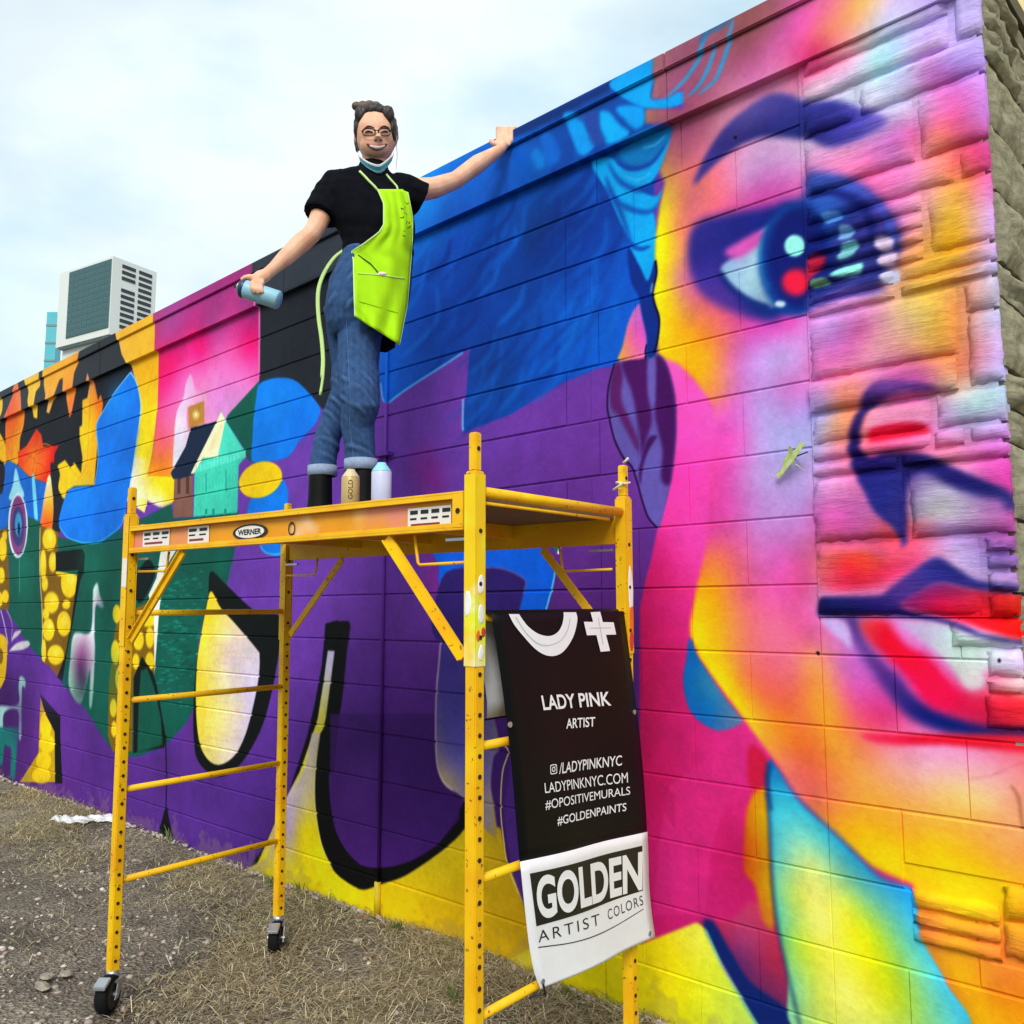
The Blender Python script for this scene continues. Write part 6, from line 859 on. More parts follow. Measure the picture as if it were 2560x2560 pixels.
def bp_(w, z, off=0.): return SF(BL_ + bulge(w, z) + off, w, z)
ban = empty('banner', SF(BL_, .4, .3) * [1, 1, 0], 'black and white vinyl sign banner hung over the near end of the scaffold', 'banner')
def ban_rows(i0, i1): return [[bp_(*(le[i] * (1 - j / 16) + re_[i] * j / 16)) for j in range(17)] for i in range(i0, i1 + 1)]
roll = [[SF(SL + .0165 * math.sin(q) + (.0135 if q > 1.5 else 0) * math.sin(q), *(le[0] * (1 - j / 16) + re_[0] * j / 16)[:1], 1.208 + .0165 * math.cos(q)) for j in range(17)] for q in (-1.4, -.9, -.4, .1, .6, 1.1)]
bo = MB().grid(roll + ban_rows(0, 18)).build('black_panel', M_BAN, ban, True); wo_ = MB().grid(ban_rows(18, NR - 1)).build('white_panel', M_BANW, ban, True)
fl = [[SF(SL - .02 - .008 * math.sin(i), .03 + (.60) * j / 8 + .006 * i, 1.206 - .0405 * i) for j in range(9)] for i in range(7)]; fo = MB().grid(fl).build('back_flap', M_BANB, ban, True)
for o in (bo, wo_, fo): so = o.modifiers.new('t', 'SOLIDIFY'); so.thickness = .0012; so.offset = -1
sbox(MB(), SL - .0225, SL - .0215, .06, .64, .957, .961).build('hem_line', M_INK2, fo)
def ban_px(x, y, off=.0022): l, w, z = shit(x, y, l=BL_ + .005); return bp_(w, z, off)
def ban_text(body, crop, q, bold=0., mm=None, par=None, spacing=1., off=.0022):
    V, Fs = text_mesh(body, bold, spacing=spacing); Q = [px(crop, *a) for a in q]; MB().add([ban_px(*quadmap(Q, u, v), off) for u, v in V], Fs).build('lettering', mm or M_INK, par or bo)
def ban_poly(crop, pts, mm, par, off=.0022, name='shape'): b = MB(); P_ = [ban_px(*px(crop, *a), off) for a in pts]; return b.add(P_, [tuple(range(len(P_)))]).build(name, mm, par)
def ban_strip(crop, A_, B_, mm, par, off=.0022, name='shape'): a = spline(np.array(pl(crop, A_)), False, 6); c = spline(np.array(pl(crop, B_)), False, 6); return MB().grid([[ban_px(*p0, off), ban_px(*p1, off)] for p0, p1 in zip(a, c)]).build(name, mm, par)
ban_text('LADY PINK', 'm2', ((205, 1626), (722, 1596), (735, 1700), (222, 1736)), .02); ban_text('ARTIST', 'm2', ((400, 1800), (620, 1787), (620, 1860), (398, 1877)), .012)
ban_text('/LADYPINKNYC', 'b2', ((408, 178), (825, 126), (825, 195), (402, 252)), .006); ban_text('LADYPINKNYC.COM', 'b2', ((302, 312), (862, 240), (865, 310), (308, 380)), 0.); ban_text('#OPOSITIVEMURALS', 'b2', ((308, 425), (878, 335), (880, 395), (310, 495)), 0.); ban_text('#GOLDENPAINTS', 'b2', ((388, 535), (858, 445), (858, 505), (390, 600)), .006)
IQ = [px('b2', *a) for a in ((340, 190), (386, 184), (388, 248), (342, 256))]; b = MB()
def rr(k, n=24, e=.35): return [(.5 + k * math.copysign(abs(math.cos(a)) ** e, math.cos(a)), .5 + k * math.copysign(abs(math.sin(a)) ** e, math.sin(a))) for a in np.arange(n) * 2 * math.pi / n]
for o_, i_ in ((rr(.5), rr(.41)), (rr(.26, e=1), rr(.16, e=1))): b.loft([[ban_px(*quadmap(IQ, u, v)) for u, v in o_], [ban_px(*quadmap(IQ, u, v)) for u, v in i_]], False)
b.add([ban_px(*quadmap(IQ, .76 + .05 * math.cos(a), .76 + .05 * math.sin(a))) for a in np.arange(8) * .785], [tuple(range(8))]); b.build('camera_icon', M_INK, bo)
ban_strip('m2', [(-18, 1012), (20, 1090), (80, 1170), (180, 1280), (280, 1328), (380, 1302), (462, 1190), (498, 1060), (490, 998)], [(60, 1012), (90, 1060), (130, 1110), (200, 1160), (280, 1178), (345, 1152), (382, 1095), (396, 1030), (395, 998)], M_INK, bo, name='letter_o'); ban_strip('m2', [(30, 1035), (100, 1150), (190, 1235), (280, 1248), (370, 1210), (425, 1130), (445, 1040)], [(34, 1032), (104, 1147), (193, 1231), (280, 1244), (368, 1207), (421, 1128), (441, 1040)], M_BANB, bo, .0032, 'fine_line')
ban_poly('m2', [(600, 998), (672, 994), (735, 1290), (665, 1296)], M_INK, bo, .0022, 'plus_sign'); ban_poly('m2', [(546, 1070), (770, 1074), (785, 1166), (566, 1172)], M_INK, bo, .0027, 'plus_sign'); ban_poly('m2', [(590, 1115), (745, 1113), (745, 1117), (590, 1119)], M_BANB, bo, .0034, 'fine_line'); ban_poly('m2', [(652, 1035), (656, 1035), (684, 1240), (680, 1240)], M_BANB, bo, .0034, 'fine_line')
gb = ban_strip('b2', [(222, 922), (400, 878), (600, 828), (800, 776), (966, 732)], [(275, 1278), (440, 1225), (630, 1162), (820, 1094), (980, 1035)], M_INK2, wo_, .002, 'black_box')
V, Fs = text_mesh('GOLDEN', .034); Q = [px('b2', *a) for a in ((252, 945), (966, 768), (974, 1032), (286, 1238))]; MB().add([ban_px(*quadmap(Q, u, v), .0032) for u, v in V], Fs).build('lettering', M_INK, gb)
ban_text('ARTIST', 'b2', ((284, 1310), (690, 1190), (694, 1262), (292, 1388)), -.004, M_INK2, wo_, 1.3); ban_text('COLORS', 'b2', ((750, 1168), (976, 1066), (984, 1130), (756, 1236)), -.004, M_INK2, wo_, 1.2); ban_strip('b2', [(290, 1416), (480, 1384), (660, 1332), (830, 1258), (984, 1156)], [(290, 1424), (480, 1391), (660, 1339), (830, 1264), (984, 1162)], M_INK2, wo_, .002, 'rule_line')
for c in (('b2', 318, 1648), ('b2', 1022, 1322), ('m2', 905, 1750), ('m1', 1905, 1845)):
    q = ban_px(*px(*c), .003); MB().tube([q - SA * .002, q + SA * .0015], .007, 12).build('grommet', M_STEEL, wo_ if c[0] == 'b2' else bo)
q = ban_px(*px('b2', 318, 1665), .004); MB().tube([q, q + SB * .01 - SCc * .03, SF(SL + .012, .215, .282), SF(SL, .205, .272)], .003, 6).build('zip_tie', M_BLACKM, ban)
# string ends tied at the far post of the near frame
M_STR = mat('pale string', (232, 228, 190), .8); st = empty('string_end', SF(SL, SW, 1.6), 'pale frayed string tied round the rear post of the near frame', 'string')
for pts in ([(1615, 300), (1640, 280), (1665, 250)], [(1612, 490), (1580, 520), (1520, 560)]): MB().tube([SF(*shit(*px('K', *a), w=SW - .03)) for a in pts], .004, 7).build('strand', M_STR, st, True)
MB().tube([SF(SL + .02 * math.cos(a), SW + .02 * math.sin(a), 1.60 + .003 * math.sin(2 * a)) for a in np.linspace(0, 6.2, 16)], .0035, 6).build('loop', M_STR, st, True)

# ------------------------------------------------------------------ spray cans
def spray_can(c, axis, length, rad, body_mat, name, label, cap=None, dome=True, parent_group='spray cans'):
    axis = np.array(axis, float); axis = axis / np.linalg.norm(axis); e = empty(name, c, label, 'spray can', parent_group)
    prof = [(0, rad * .92), (.004, rad), (length * .84, rad), (length * .88, rad * .93), (length * .94, rad * .62), (length * .955, rad * .5)]
    bo_ = MB().tube([c + axis * p_[0] for p_ in prof], [p_[1] for p_ in prof], 24).build('body', body_mat, e, True)
    if cap is not None: MB().tube([c + axis * length * .86, c + axis * length * .88, c + axis * (length * .95), c + axis * length * 1.02, c + axis * length * 1.06], [rad * .97, rad * .96, rad * .74, rad * .5, rad * .42], 24).build('cap', cap, e, True)
    else:
        MB().tube([c + axis * length * .945, c + axis * length * .975], [rad * .55, rad * .5], 16).build('valve_cup', M_STEEL, e, True); MB().tube([c + axis * length * .97, c + axis * length * 1.04], [rad * .26, rad * .24], 12).build('nozzle', M_BLACKM, e, True)
    return e
M_GOLDC = mat('gold can', (206, 176, 112), .35, .2, noise=.08); M_LILAC = mat('lilac can', (206, 208, 238), .35, noise=.05); M_CYANC = mat('pale cyan can', (150, 205, 224), .35, noise=.06); M_NAVYC = mat('navy collar', (28, 50, 90), .4); M_CYCAP = mat('pale cyan cap', (150, 226, 240), .4)
zc_ = SF(1, .15, 1.5085)
gc = spray_can(SF(.992, .16, 1.509), SCc, .128, .0275, M_GOLDC, 'spray_can', 'gold spray can standing on the platform by her boots', mat('gold cap', (224, 204, 160), .4)); V, Fs = text_mesh('GOLD', .012)
axv = SCc; fr = -(H_ * math.cos(.0) + 0 * R_); rgt = R_
def on_can(c, r, ang, z): return c + (fr * math.cos(ang) + rgt * math.sin(ang)) * r + SCc * z
cb = SF(.992, .16, 1.509); MB().add([on_can(cb, .0281, .42 - .5 * v, .042 + .058 * u) for u, v in V], Fs).build('lettering', mat('brown print', (70, 50, 30), .6), bpy.data.objects[gc.children[0].name])
spray_can(SF(1.128, .16, 1.509), SCc, .134, .0295, M_LILAC, 'spray_can', 'pale lilac spray can standing right of the gold one', M_CYCAP)

# ------------------------------------------------------------------ the person on the platform
G0 = 3.2535
def PP(x, y, dd=0.): return np.array(atG(x, y, G0 + dd))
PSI = math.radians(28); PF = -H_ * math.cos(PSI) + R_ * math.sin(PSI); PS = R_ * math.cos(PSI) + H_ * math.sin(PSI)
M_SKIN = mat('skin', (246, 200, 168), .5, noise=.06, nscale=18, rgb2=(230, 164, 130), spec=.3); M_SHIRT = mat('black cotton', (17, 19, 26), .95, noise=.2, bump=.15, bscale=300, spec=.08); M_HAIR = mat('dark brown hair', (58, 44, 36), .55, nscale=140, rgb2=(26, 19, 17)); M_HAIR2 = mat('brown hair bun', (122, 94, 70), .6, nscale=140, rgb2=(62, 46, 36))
M_APR = mat('lime apron cloth', (178, 236, 26), .8, noise=.06, nscale=8, bump=.15, bscale=250, spec=.12); M_TRIMA = mat('pale lime binding', (206, 240, 150), .8, noise=.04); M_MASK = mat('pale blue mask', (130, 205, 220), .8, noise=.05); M_BOOT = mat('black boot', (9, 9, 11), .6, spec=.15); M_LENS = mat('spectacle rim', (34, 24, 24), .4); M_LIP = mat('lips', (176, 82, 74), .5); M_TEETH = mat('teeth', (240, 222, 214), .35, noise=.02); M_DARK = mat('dark brow', (42, 24, 20), .8)
m, t, b = new_mat('denim'); N = t.nodes.new; K = t.links.new; g = N('ShaderNodeNewGeometry'); n1 = N('ShaderNodeTexNoise'); n1.inputs['Scale'].default_value = 60; n1.inputs['Detail'].default_value = 6; K(g.outputs['Position'], n1.inputs['Vector'])
r1 = N('ShaderNodeValToRGB'); r1.color_ramp.elements[0].position = .3; r1.color_ramp.elements[1].position = .7; r1.color_ramp.elements[0].color = alb((30, 58, 100)); r1.color_ramp.elements[1].color = alb((46, 80, 128)); K(n1.outputs['Fac'], r1.inputs[0])
rw = N('ShaderNodeValToRGB'); rw.color_ramp.elements[0].position = .49; rw.color_ramp.elements[1].position = .60; K(g.outputs['Pointiness'], rw.inputs[0]); mxw = N('ShaderNodeMix'); mxw.data_type = 'RGBA'; K(rw.outputs[0], mxw.inputs['Factor']); K(r1.outputs[0], mxw.inputs['A']); mxw.inputs['B'].default_value = alb((108, 140, 184)); K(mxw.outputs['Result'], b.inputs['Base Color']); b.inputs['Roughness'].default_value = .9; b.inputs['Specular IOR Level'].default_value = .15
n2 = N('ShaderNodeTexNoise'); n2.inputs['Scale'].default_value = 500; K(g.outputs['Position'], n2.inputs['Vector']); bpn = N('ShaderNodeBump'); bpn.inputs['Strength'].default_value = .2; K(n2.outputs['Fac'], bpn.inputs['Height']); K(bpn.outputs[0], b.inputs['Normal']); M_DENIM = m; M_CUFF = mat('turned-up denim', (150, 168, 196), .9, noise=.12, nscale=60)
per = empty('person', PP(880, 1300, 0) * [1, 1, 0] + [0, 0, DECKZ], 'person in black t-shirt, lime apron and jeans standing on the platform, holding a spray can', 'person')
# torso described by ellipses at photo heights: (x, y, half width, half depth)
TOR = np.array([(932, 424, .056, .056), (930, 436, .085, .062), (929, 446, .125, .072), (928, 460, .155, .085), (927, 490, .166, .102), (931, 530, .162, .118), (938, 570, .152, .122), (945, 605, .138, .110), (946, 640, .134, .104), (932, 690, .150, .114), (922, 740, .160, .122), (918, 800, .158, .122), (914, 880, .165, .130)])
def tor(y): return [np.interp(y, TOR[:, 1], TOR[:, k]) for k in (0, 2, 3)]
def ring(x, y, A_, B_, n=28, dd=0.): c = PP(x, y, dd); return [c + PS * A_ * math.copysign(abs(math.cos(a)) ** .9, math.cos(a)) + PF * B_ * math.copysign(abs(math.sin(a)) ** .9, math.sin(a)) for a in np.arange(n) * 2 * math.pi / n]
def limb(b, pts, n=14): b.tube([PP(*q[:3]) for q in pts], [q[3] for q in pts], n)
HC = PP(940, 338, 0)                                      # head
def face_pt(x, y, off=0.):                                # point on the front of the face
    q = PP(x, y, -.07) - (HC - H_ * .07); e_, f_ = q @ R_, q @ U_; s_ = max(.03, 1 - (e_ / .073) ** 2 - ((f_ + .004) / .104) ** 2); return PP(x, y, -(.088 * math.sqrt(s_) + off))
WR = np.array(atY(1250, 374, 2.43)); HT = np.array(atY(1266, 349, 2.48))   # left wrist and hand on the coping
body = MB()
body.ell(HC + U_ * -.004, R_ * .0755, -H_ * .088, U_ * .104, 24, 18); body.ell(HC + U_ * .02 + H_ * .02, R_ * .074, -H_ * .088, U_ * .088, 20, 14); body.ell(HC - U_ * .062 - H_ * .032, R_ * .055, -H_ * .05, U_ * .045, 16, 12)
body.tube([face_pt(944, 327, -.004), face_pt(945, 336, .006), face_pt(946, 345, .015)], [.007, .009, .012], 10); body.ell(face_pt(946, 346, .006), R_ * .017, -H_ * .012, U_ * .009, 10, 8)
for x in (922, 966): body.ell(face_pt(x, 352, -.012), R_ * .020, -H_ * .018, U_ * .017, 10, 8)
body.ell(face_pt(948, 394, -.02), R_ * .022, -H_ * .022, U_ * .016, 10, 8)
for x in (890, 988): body.ell(PP(x, 344, .012), R_ * .009, H_ * .018, U_ * .026, 10, 8)
limb(body, [(940, 370, .02, .05), (936, 405, .025, .049), (934, 440, .02, .058)])
body.loft([ring(q[0], q[1], q[2] * (.88 if q[1] < 600 else .74), q[3] * (.86 if q[1] < 600 else .72), 24) for q in TOR[1:11]])
RSH, REL, RWR = (836, 458, 0), (786, 576, -.08), (670, 684, -.13)
limb(body, [(850, 452, 0, .05), (832, 470, -.01, .048), (808, 524, -.045, .041), (790, 568, -.078, .036), (778, 586, -.086, .035), (752, 608, -.092, .037), (715, 643, -.112, .031), (684, 671, -.127, .0225), (664, 688, -.132, .022)])
# right hand round the can
for q in ([(668, 686, -.132, .023), (652, 694, -.14, .027), (638, 702, -.146, .023)], [(640, 697, -.15, .0125), (624, 692, -.16, .011), (612, 694, -.163, .0095), (603, 701, -.163, .0085)], [(640, 704, -.158, .0125), (631, 708, -.186, .0112), (632, 722, -.196, .0102), (638, 732, -.190, .0092)],
          [(648, 706, -.158, .012), (641, 711, -.187, .011), (642, 725, -.196, .010), (648, 734, -.190, .009)], [(656, 706, -.156, .0112), (651, 712, -.184, .0100), (653, 725, -.191, .009), (658, 732, -.186, .0082)], [(660, 696, -.125, .0125), (648, 706, -.106, .0118), (638, 717, -.103, .0105), (630, 724, -.107, .0095)]): limb(body, q, 10)
e_el = PP(1140, 450, .10)
body.tube([PP(1000, 470, .01), PP(1035, 476, .02), PP(1085, 470, .055), e_el, (e_el + WR) / 2 + U_ * .004, WR * .85 + e_el * .15, WR, (WR + HT) / 2], [.05, .047, .041, .034, .036, .026, .0215, .022], 14)
hd = HT - WR; hd /= np.linalg.norm(hd); cp = np.array([HT[0], 2.484, 3.292])                   # hand lying on the coping
body.ell((WR + HT) / 2 + hd * .02 + U_ * .004, R_ * .034, hd * .046, U_ * .022, 12, 9)
for k, (dx, ln_) in enumerate(((-.030, .9), (-.010, 1.), (.011, .96), (.030, .8))):
    p0 = HT + R_ * dx + np.array([0, -.005, .0]); p0[2] = max(p0[2], 3.300); body.tube([(WR + HT) / 2 + R_ * dx * .8 + hd * .02, p0, p0 + np.array([dx * .2, .036 * ln_, .004]), p0 + np.array([dx * .3, .062 * ln_, -.002])], [.013, .0112, .0098, .0085], 8)
body.tube([(WR + HT) / 2 - R_ * .02, HT - R_ * .048 + np.array([0, -.012, -.02]), HT - R_ * .062 + np.array([0, -.004, -.004])], [.013, .0115, .0095], 8)
for pts in ([(872, 740, .05, .055), (870, 830, .07, .05), (872, 915, .085, .042), (866, 985, .07, .034), (835, 1060, .087, .032), (808, 1170, .09, .032), (806, 1262, .09, .032)], [(912, 740, -.01, .058), (897, 840, -.015, .054), (895, 915, -.04, .048), (899, 1000, -.063, .044), (893, 1062, -.035, .038), (902, 1160, -.01, .036), (904, 1262, -.01, .034)]): limb(body, pts)
body_o = remesh(body, 'body', M_SKIN, per, .0042, 3, .5)
# face
from mathutils.bvhtree import BVHTree
_bv = BVHTree.FromPolygons([tuple(np.array(v.co) + ORIGIN[per.name]) for v in body_o.data.vertices], [tuple(f.vertices) for f in body_o.data.polygons])
def on_face(x, y, off):
    d = ray(x, y); d = d / np.linalg.norm(d); h = _bv.ray_cast(Vector(CC), Vector(d)); return np.array(h[0]) - d * off if h[0] is not None else face_pt(x, y, off)
def ribbon(pts, w0, mm, name, par, off, taper=True):
    q = spline(np.array(pts, float), False, 5); b = MB(); P_ = []
    for i, (x, y) in enumerate(q):
        h = w0 * (math.sin(math.pi * (.12 + .76 * i / (len(q) - 1))) if taper else 1); P_.append([on_face(x, y - h / 2, off), on_face(x, y, off), on_face(x, y + h / 2, off)])
    b.grid(P_); o = b.build(name, mm, par, True); so = o.modifiers.new('t', 'SOLIDIFY'); so.thickness = .003; so.offset = 0; return o
ribbon([(912, 320), (922, 315.5), (935, 319)], 3.4, M_DARK, 'eyebrow', body_o, .001); ribbon([(950, 319), (961, 315.5), (973, 320)], 3.4, M_DARK, 'eyebrow', body_o, .001)
ribbon([(913, 331), (922, 328.5), (932, 331.5)], 4.4, M_DARK, 'eye', body_o, .001); ribbon([(952, 331.5), (962, 328.5), (970, 331)], 4.4, M_DARK, 'eye', body_o, .001)
ribbon([(919, 361), (930, 366.5), (943, 369), (956, 366.5), (966, 361)], 15, M_LIP, 'lips', body_o, .0015); ribbon([(924, 364), (934, 367.5), (943, 369), (953, 367.5), (962, 364)], 8.5, M_TEETH, 'teeth', body_o, .0035); ribbon([(917, 360), (921, 362.5), (925, 364)], 4, M_DARK, 'mouth_corner', body_o, .003); ribbon([(968, 360), (964, 362.5), (960, 364)], 4, M_DARK, 'mouth_corner', body_o, .003)
ribbon([(936, 350.5), (939, 351), (942, 350)], 2.5, M_DARK, 'nostril', body_o, .0015, False); ribbon([(949, 350), (952, 351), (955, 350.5)], 2.5, M_DARK, 'nostril', body_o, .0015, False)
gl = MB()
for cx, rx in ((922.5, 15.5), (960.5, 15)):
    pts = [face_pt(cx + rx * math.copysign(abs(math.cos(a)) ** .6, math.cos(a)), 330 + 9.6 * math.copysign(abs(math.sin(a)) ** .7, math.sin(a)), .012) for a in np.linspace(0, 2 * math.pi, 25)]; gl.tube(pts, .0021, 6, False)
    gl.tube([face_pt(cx + rx * math.cos(a), 330 - 9.6 * abs(math.sin(a)) ** .7, .013) for a in np.linspace(.1, math.pi - .1, 10)], .0032, 6)
gl.tube([face_pt(938, 327, .014), face_pt(942, 325, .018), face_pt(946, 327, .014)], .002, 6); gl.tube([face_pt(907, 327, .012), PP(892, 331, -.0), PP(888, 333, .02)], .0017, 6); gl.tube([face_pt(976, 327, .012), PP(986, 331, -.0), PP(989, 333, .02)], .0017, 6)
gl.build('spectacles', M_LENS, per, True)
# hair
hair = MB(); hair.ell(HC + U_ * .026 + H_ * .030, R_ * .083, -H_ * .086, U_ * .089, 20, 14); hair.ell(HC + U_ * .070 - H_ * .012, R_ * .062, -H_ * .068, U_ * .038, 18, 12)
for sg in (-1, 1): hair.ell(HC + R_ * sg * .068 + U_ * .018 - H_ * .012, R_ * .016, -H_ * .042, U_ * .050, 12, 10); hair.ell(HC + R_ * sg * .053 + U_ * .058 - H_ * .046, R_ * .024, -H_ * .026, U_ * .034, 12, 10)
hair.ell(PP(893, 350, .03), R_ * .012, H_ * .03, U_ * .05, 10, 8); hair.tube([PP(892, 350, -.01), PP(891, 366, -.015), PP(897, 380, -.02)], [.005, .004, .002], 6)
def hairdisp(co): return .0008 * np.sin(co @ (R_ * 700 + U_ * 150)) + .0010 * np.sin(co @ (R_ * 220 - U_ * 160))
hair_o = remesh(hair, 'hair', M_HAIR, per, .004, 3, .5, hairdisp)
bun = MB(); r_ = np.random.default_rng(3)
for k in range(9): bun.ell(PP(911, 268, .035) + R_ * r_.normal(0, .014) + U_ * r_.normal(0, .011) + H_ * r_.normal(0, .012), R_ * .021, H_ * .02, U_ * .017, 10, 8)
remesh(bun, 'hair_bun', M_HAIR2, hair_o, .0035, 2, .5)
for pts in ([(986, 330, .0), (991, 356, -.01), (993, 390, -.01), (990, 425, -.01)], [(983, 335, -.01), (986, 352, -.02), (985, 372, -.02)]): MB().tube([PP(*q) for q in pts], [.0016, .0014, .0011, .0006][:len(pts)], 5).build('loose_strand', M_HAIR2, hair_o, True)
# mask pulled under the chin
mt_ = spline(np.array([(896, 388), (912, 401), (930, 410), (948, 413), (964, 404), (984, 386)], float), False, 4); mb_ = spline(np.array([(900, 404), (912, 416), (928, 427), (945, 434), (960, 428), (980, 402)], float), False, 4); P_ = []
for i, (a, c) in enumerate(zip(mt_, mb_)):
    s_ = i / (len(mt_) - 1) * 2 - 1; d_ = -.098 * math.sqrt(max(0, 1 - (s_ * .93) ** 2)) - .0; P_.append([PP(*(a * (1 - k) + c * k), d_ + .02 * k - .010 * math.sin(k * 9)) for k in (0, .2, .4, .6, .8, 1)])
mk = MB().grid(P_).build('face_mask', M_MASK, per, True); so = mk.modifiers.new('t', 'SOLIDIFY'); so.thickness = .003
MB().tube([q[0] for q in P_], .003, 6).build('edge_band', M_TEETH, mk, True)
for a_, b2_ in (((898, 392), (889, 352)), ((982, 390), (988, 352))): MB().tube([PP(*a_, -.035), PP((a_[0] + b2_[0]) / 2, 372, -.0), PP(*b2_, .022)], .0012, 5).build('ear_loop', M_TEETH, mk)
# t-shirt
sh = MB(); sh.loft([ring(q[0], q[1], q[2], q[3], 28) for q in TOR[:9]]); lo_ = TOR[8]; sh.loft([ring(lo_[0], 632, lo_[2], lo_[3], 28), ring(lo_[0] - 3, 658, lo_[2] * 1.02, lo_[3] * 1.02, 28)])
limb(sh, [(868, 456, 0, .055), (842, 464, -.005, .064), (824, 492, -.02, .066), (808, 524, -.045, .066), (800, 541, -.055, .067)]); sh.tube([PP(980, 466, .01), PP(1012, 476, .015), PP(1035, 486, .025), PP(1056, 497, .04)], [.055, .062, .063, .064], 16)
sh.tube([PP(934, 414, .018), PP(933, 432, .015)], [.054, .062], 18)
def wrinkle(co): return .0020 * np.sin(co @ (R_ * 45 + U_ * 70) + 2 * np.sin(co @ (U_ * 30))) * np.sin(co @ (R_ * 23 - U_ * 31)) + .0005 * np.sin(co @ (R_ * 140 + U_ * 60))
tso = remesh(sh, 't_shirt', M_SHIRT, per, .0055, 4, .5, wrinkle)
_bt = BVHTree.FromPolygons([tuple(np.array(v.co) + ORIGIN[per.name]) for v in tso.data.vertices], [tuple(f.vertices) for f in tso.data.polygons])
def on_shirt(x, y, off): d = ray(x, y); d = d / np.linalg.norm(d); h = _bt.ray_cast(Vector(CC), Vector(d)); return np.array(h[0]) - d * off if h[0] is not None else PP(x, y, -.07)
# jeans with turn-ups
je = MB(); je.loft([ring(*q, 26) for q in ((946, 636, .135, .105), (938, 665, .143, .110), (930, 700, .152, .115), (922, 740, .157, .12), (912, 780, .150, .115), (900, 815, .125, .10), (892, 840, .09, .08))])
LEGS = ([(868, 770, .06, .088), (868, 830, .075, .078), (872, 915, .085, .066), (864, 985, .075, .058), (842, 1040, .085, .054), (820, 1090, .09, .049), (808, 1150, .09, .049), (806, 1186, .09, .050)], [(915, 770, -.01, .090), (899, 840, -.02, .082), (895, 915, -.04, .076), (898, 985, -.065, .074), (902, 1008, -.065, .072), (893, 1062, -.035, .062), (900, 1120, -.018, .056), (902, 1168, -.01, .055)])
for q in LEGS: limb(je, q, 18)
def jwr(co):
    z = co @ U_; x = co @ R_; y = co @ H_; knee = np.exp(-((z - 2.12) / .12) ** 2); thigh = np.exp(-((z - 2.52) / .14) ** 2); low_ = np.exp(-((z - 1.93) / .07) ** 2)
    def crease(ph, sharp=3.): return np.maximum(np.sin(ph), -.25) ** 1 * np.abs(np.sin(ph * .5 + .6)) ** sharp
    msk = .15 + .95 * np.clip(.35 + np.sin(x * 33 + z * 21 + 2 * np.sin(y * 27)) * np.sin(z * 29 - x * 17 + y * 31), 0, 1)
    return msk * (.0055 * knee * crease(z * 88 + x * 62 + 1.5 * np.sin(x * 19 + y * 23)) + .005 * thigh * crease(z * 62 - x * 75 + 1.2 * np.sin(y * 21)) + .005 * low_ * crease(z * 100 + x * 30 + y * 40) + .002 * crease(z * 24 + 30 * x + 2 * np.sin(x * 17 + y * 13)))
jo = remesh(je, 'jeans', M_DENIM, per, .005, 7, .6, jwr)
for q, y0_, y1_, r0 in ((LEGS[0], 1166, 1190, .054), (LEGS[1], 1150, 1176, .059)):
    x_ = q[-1][0]; d_ = q[-1][2]; prof = [(y0_, r0 * .98), (y0_ - 1, r0 * 1.03), (y1_, r0 * 1.05), (y1_ + 1, r0 * .9)]; MB().tube([PP(x_, a, d_) for a, _ in prof], [c for _, c in prof], 22, False).build('cuff', M_CUFF, jo, True)
_bj = BVHTree.FromPolygons([tuple(np.array(v.co) + ORIGIN[per.name]) for v in jo.data.vertices], [tuple(f.vertices) for f in jo.data.polygons])
def on_jeans(x, y, off): d = ray(x, y); d = d / np.linalg.norm(d); h = _bj.ray_cast(Vector(CC), Vector(d)); return np.array(h[0]) - d * off if h[0] is not None else PP(x, y, -.06)
MB().tube([on_jeans(*q, .0006) for q in spline(np.array([(866, 800), (870, 880), (873, 950), (876, 1000), (874, 1060), (880, 1110), (884, 1148)], float), False, 6)], .0011, 5).build('side_seam', mat('seam thread', (92, 122, 166), .9), jo)
# boots, soles on the deck
for x_, d_, tx in ((800, .08, -.55), (906, -.02, .35)):
    c = PP(x_, 1250, d_); c[2] = DECKZ; f_ = -H_ * .80 + R_ * tx; f_ /= np.linalg.norm(f_); s_ = np.cross(U_, f_); bt = MB(); bt.tube([c + U_ * .225, c + U_ * .20, c + U_ * .12, c + U_ * .05], [.042, .044, .046, .052], 16); bt.ell(c + f_ * .06 + U_ * .04, f_ * .125, s_ * .046, U_ * .042, 18, 10); bt.ell(c + f_ * .04 + U_ * .024, f_ * .15, s_ * .05, U_ * .0235, 18, 8); remesh(bt, 'boot', M_BOOT, per, .005, 3)
# apron wrapped over the front
def on_torso(x, y, off):
    cx, A_, B_ = tor(y); c = PP(cx, y, 0); e_ = (PP(x, y, 0) - c) @ R_; a2, b2 = A_ + off, B_ + off; cs, sn = math.cos(PSI), math.sin(PSI)
    qa = (sn / a2) ** 2 + (cs / b2) ** 2; qb = 2 * e_ * (-cs * sn / a2 ** 2 + sn * cs / b2 ** 2); qc = (e_ * cs / a2) ** 2 + (e_ * sn / b2) ** 2 - 1; ds = qb * qb - 4 * qa * qc
    t_ = (-qb + math.sqrt(max(ds, 0))) / (2 * qa); return PP(x, y, -t_)
va = [0, .12, .25, .3, .38, .43, .5, .75, 1]; Lx = [(945, 475), (960, 510), (960, 562), (948, 582), (905, 614), (880, 629), (884, 650), (886, 735), (888, 792)]; vb = [0, .2, .3, .5, .75, 1]; Rx = [(1018, 475), (1031, 545), (1031, 590), (1026, 660), (1018, 760), (998, 862)]
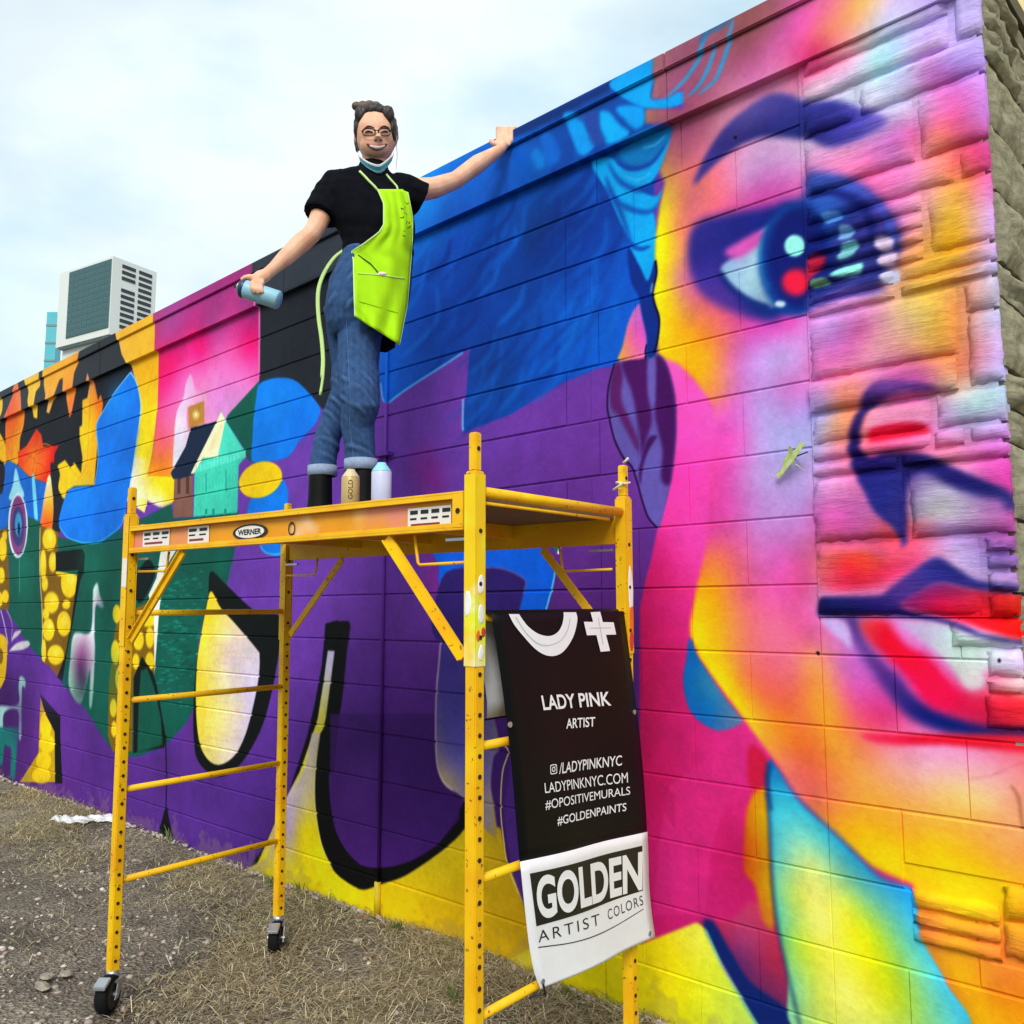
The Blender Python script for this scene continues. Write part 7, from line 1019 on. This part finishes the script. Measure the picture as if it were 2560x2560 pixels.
def apr(u, v):
    l_ = [np.interp(v, va, [q[k] for q in Lx]) for k in (0, 1)]; r2 = [np.interp(v, vb, [q[k] for q in Rx]) for k in (0, 1)]; x = l_[0] * (1 - u) + r2[0] * u; y = l_[1] * (1 - u) + r2[1] * u
    fold = .004 * math.sin(u * 9 + v * 4) * min(1, v * 2) + .0045 * math.sin(u * 17 - v * 19 + 2 * math.sin(v * 9)) * math.sin(v * 13 + u * 5) + (.012 * math.sin(u * 14 + 2) * max(0, (v - .6)) / .4); return on_torso(x, y, .016 + .012 * max(0, v - .4) + fold)
ap = MB().grid([[apr(j / 22, i / 44) for j in range(23)] for i in range(45)]).build('apron', M_APR, per, True); so = ap.modifiers.new('t', 'SOLIDIFY'); so.thickness = .003; so.offset = 1
for side_ in (0, 1): MB().tube([apr(side_, i / 44) - H_ * .002 for i in range(45)], .0034, 6).build('binding', M_TRIMA, ap, True)
MB().tube([apr(j / 22, 0) for j in range(23)], .0028, 6).build('binding', M_TRIMA, ap, True)
MB().tube([on_shirt(q[0], q[1], .006) for q in ((899, 428), (904, 433), (911, 440), (920, 450), (929, 459), (938, 468))] + [apr(0, .01)], .0048, 8).build('neck_strap', M_TRIMA, ap, True); MB().tube([on_shirt(q[0], q[1], .006) for q in ((966, 436), (974, 446), (983, 456), (992, 466))] + [apr(.68, .0)], .0042, 8).build('neck_strap', M_TRIMA, ap, True)
pk = MB().grid([[apr(.08 + .84 * j / 12, .60 + .22 * i / 6) - H_ * (.006 + .008 * math.sin(math.pi * j / 12) * (1 - i / 6)) for j in range(13)] for i in range(7)]).build('pocket', M_APR, ap, True); MB().tube([apr(.08 + .84 * j / 12, .60) - H_ * (.007 + .008 * math.sin(math.pi * j / 12)) for j in range(13)], .002, 6).build('hem', M_TRIMA, pk, True)
MB().ell(apr(.52, .59) - H_ * .014, R_ * .018, H_ * .008, U_ * .008, 10, 7).build('tissue', M_TEETH, pk, True); MB().tube([apr(.1, .46) - H_ * .004, apr(.3, .52) - H_ * .006, apr(.46, .585) - H_ * .008], .0022, 6).build('cord', mat('dark green cord', (40, 70, 20), .8), pk, True)
r_ = np.random.default_rng(9); M_SCR = mat('dark green print', (36, 66, 14), .8)
for k in range(9):
    u0 = r_.uniform(.52, .86); v0 = .10 + k * .026; MB().tube([apr(np.clip(u0 + .05 * j + r_.normal(0, .02), 0, 1), v0 + r_.normal(0, .008)) - H_ * .004 for j in range(4)], .0016, 5).build('print_mark', M_SCR, ap)
tie = [PP(*px('c10', *q), -.02) for q in ((680, 70), (600, 130), (530, 230), (485, 340), (472, 450), (480, 600), (500, 740), (512, 900), (505, 1040), (485, 1170))]
for off_, n_ in ((0, 10), (.006, 9)): MB().tube([spl + R_ * off_ * (1 if n_ == 10 else -1) for spl in spline(np.array(tie[:n_]), False, 3)], .0055 if n_ == 10 else .0045, 7).build('apron_tie', M_TRIMA, ap, True)
MB().ell(PP(862, 622, -.03), R_ * .011, H_ * .011, U_ * .011, 10, 8).build('knot', M_TRIMA, ap, True)
st_ = [[PP(x, y, .02 + .01 * math.sin(x)) for x, y in row] for row in (((945, 800), (965, 800), (985, 805)), ((946, 840), (968, 842), (990, 846)), ((948, 878), (966, 880), (988, 868)))]; o = MB().grid(st_).build('black_piece', M_SHIRT, ap, True); so = o.modifiers.new('t', 'SOLIDIFY'); so.thickness = .006  # small black sheet set behind the lower part of the apron
# can in the hand
cA, cB = PP(698, 751, -.155), PP(592, 716, -.155); ax_ = cB - cA; ln_ = np.linalg.norm(ax_)
hc = spray_can(cA, ax_, ln_ * 1.0, .0335, M_CYANC, 'spray_can', 'pale cyan spray can held in her lowered hand'); MB().tube([cA + ax_ * .80, cA + ax_ * .81, cA + ax_ * .87, cA + ax_ * .93], [.0345, .0352, .0345, .026], 22).build('collar', M_NAVYC, hc, True)
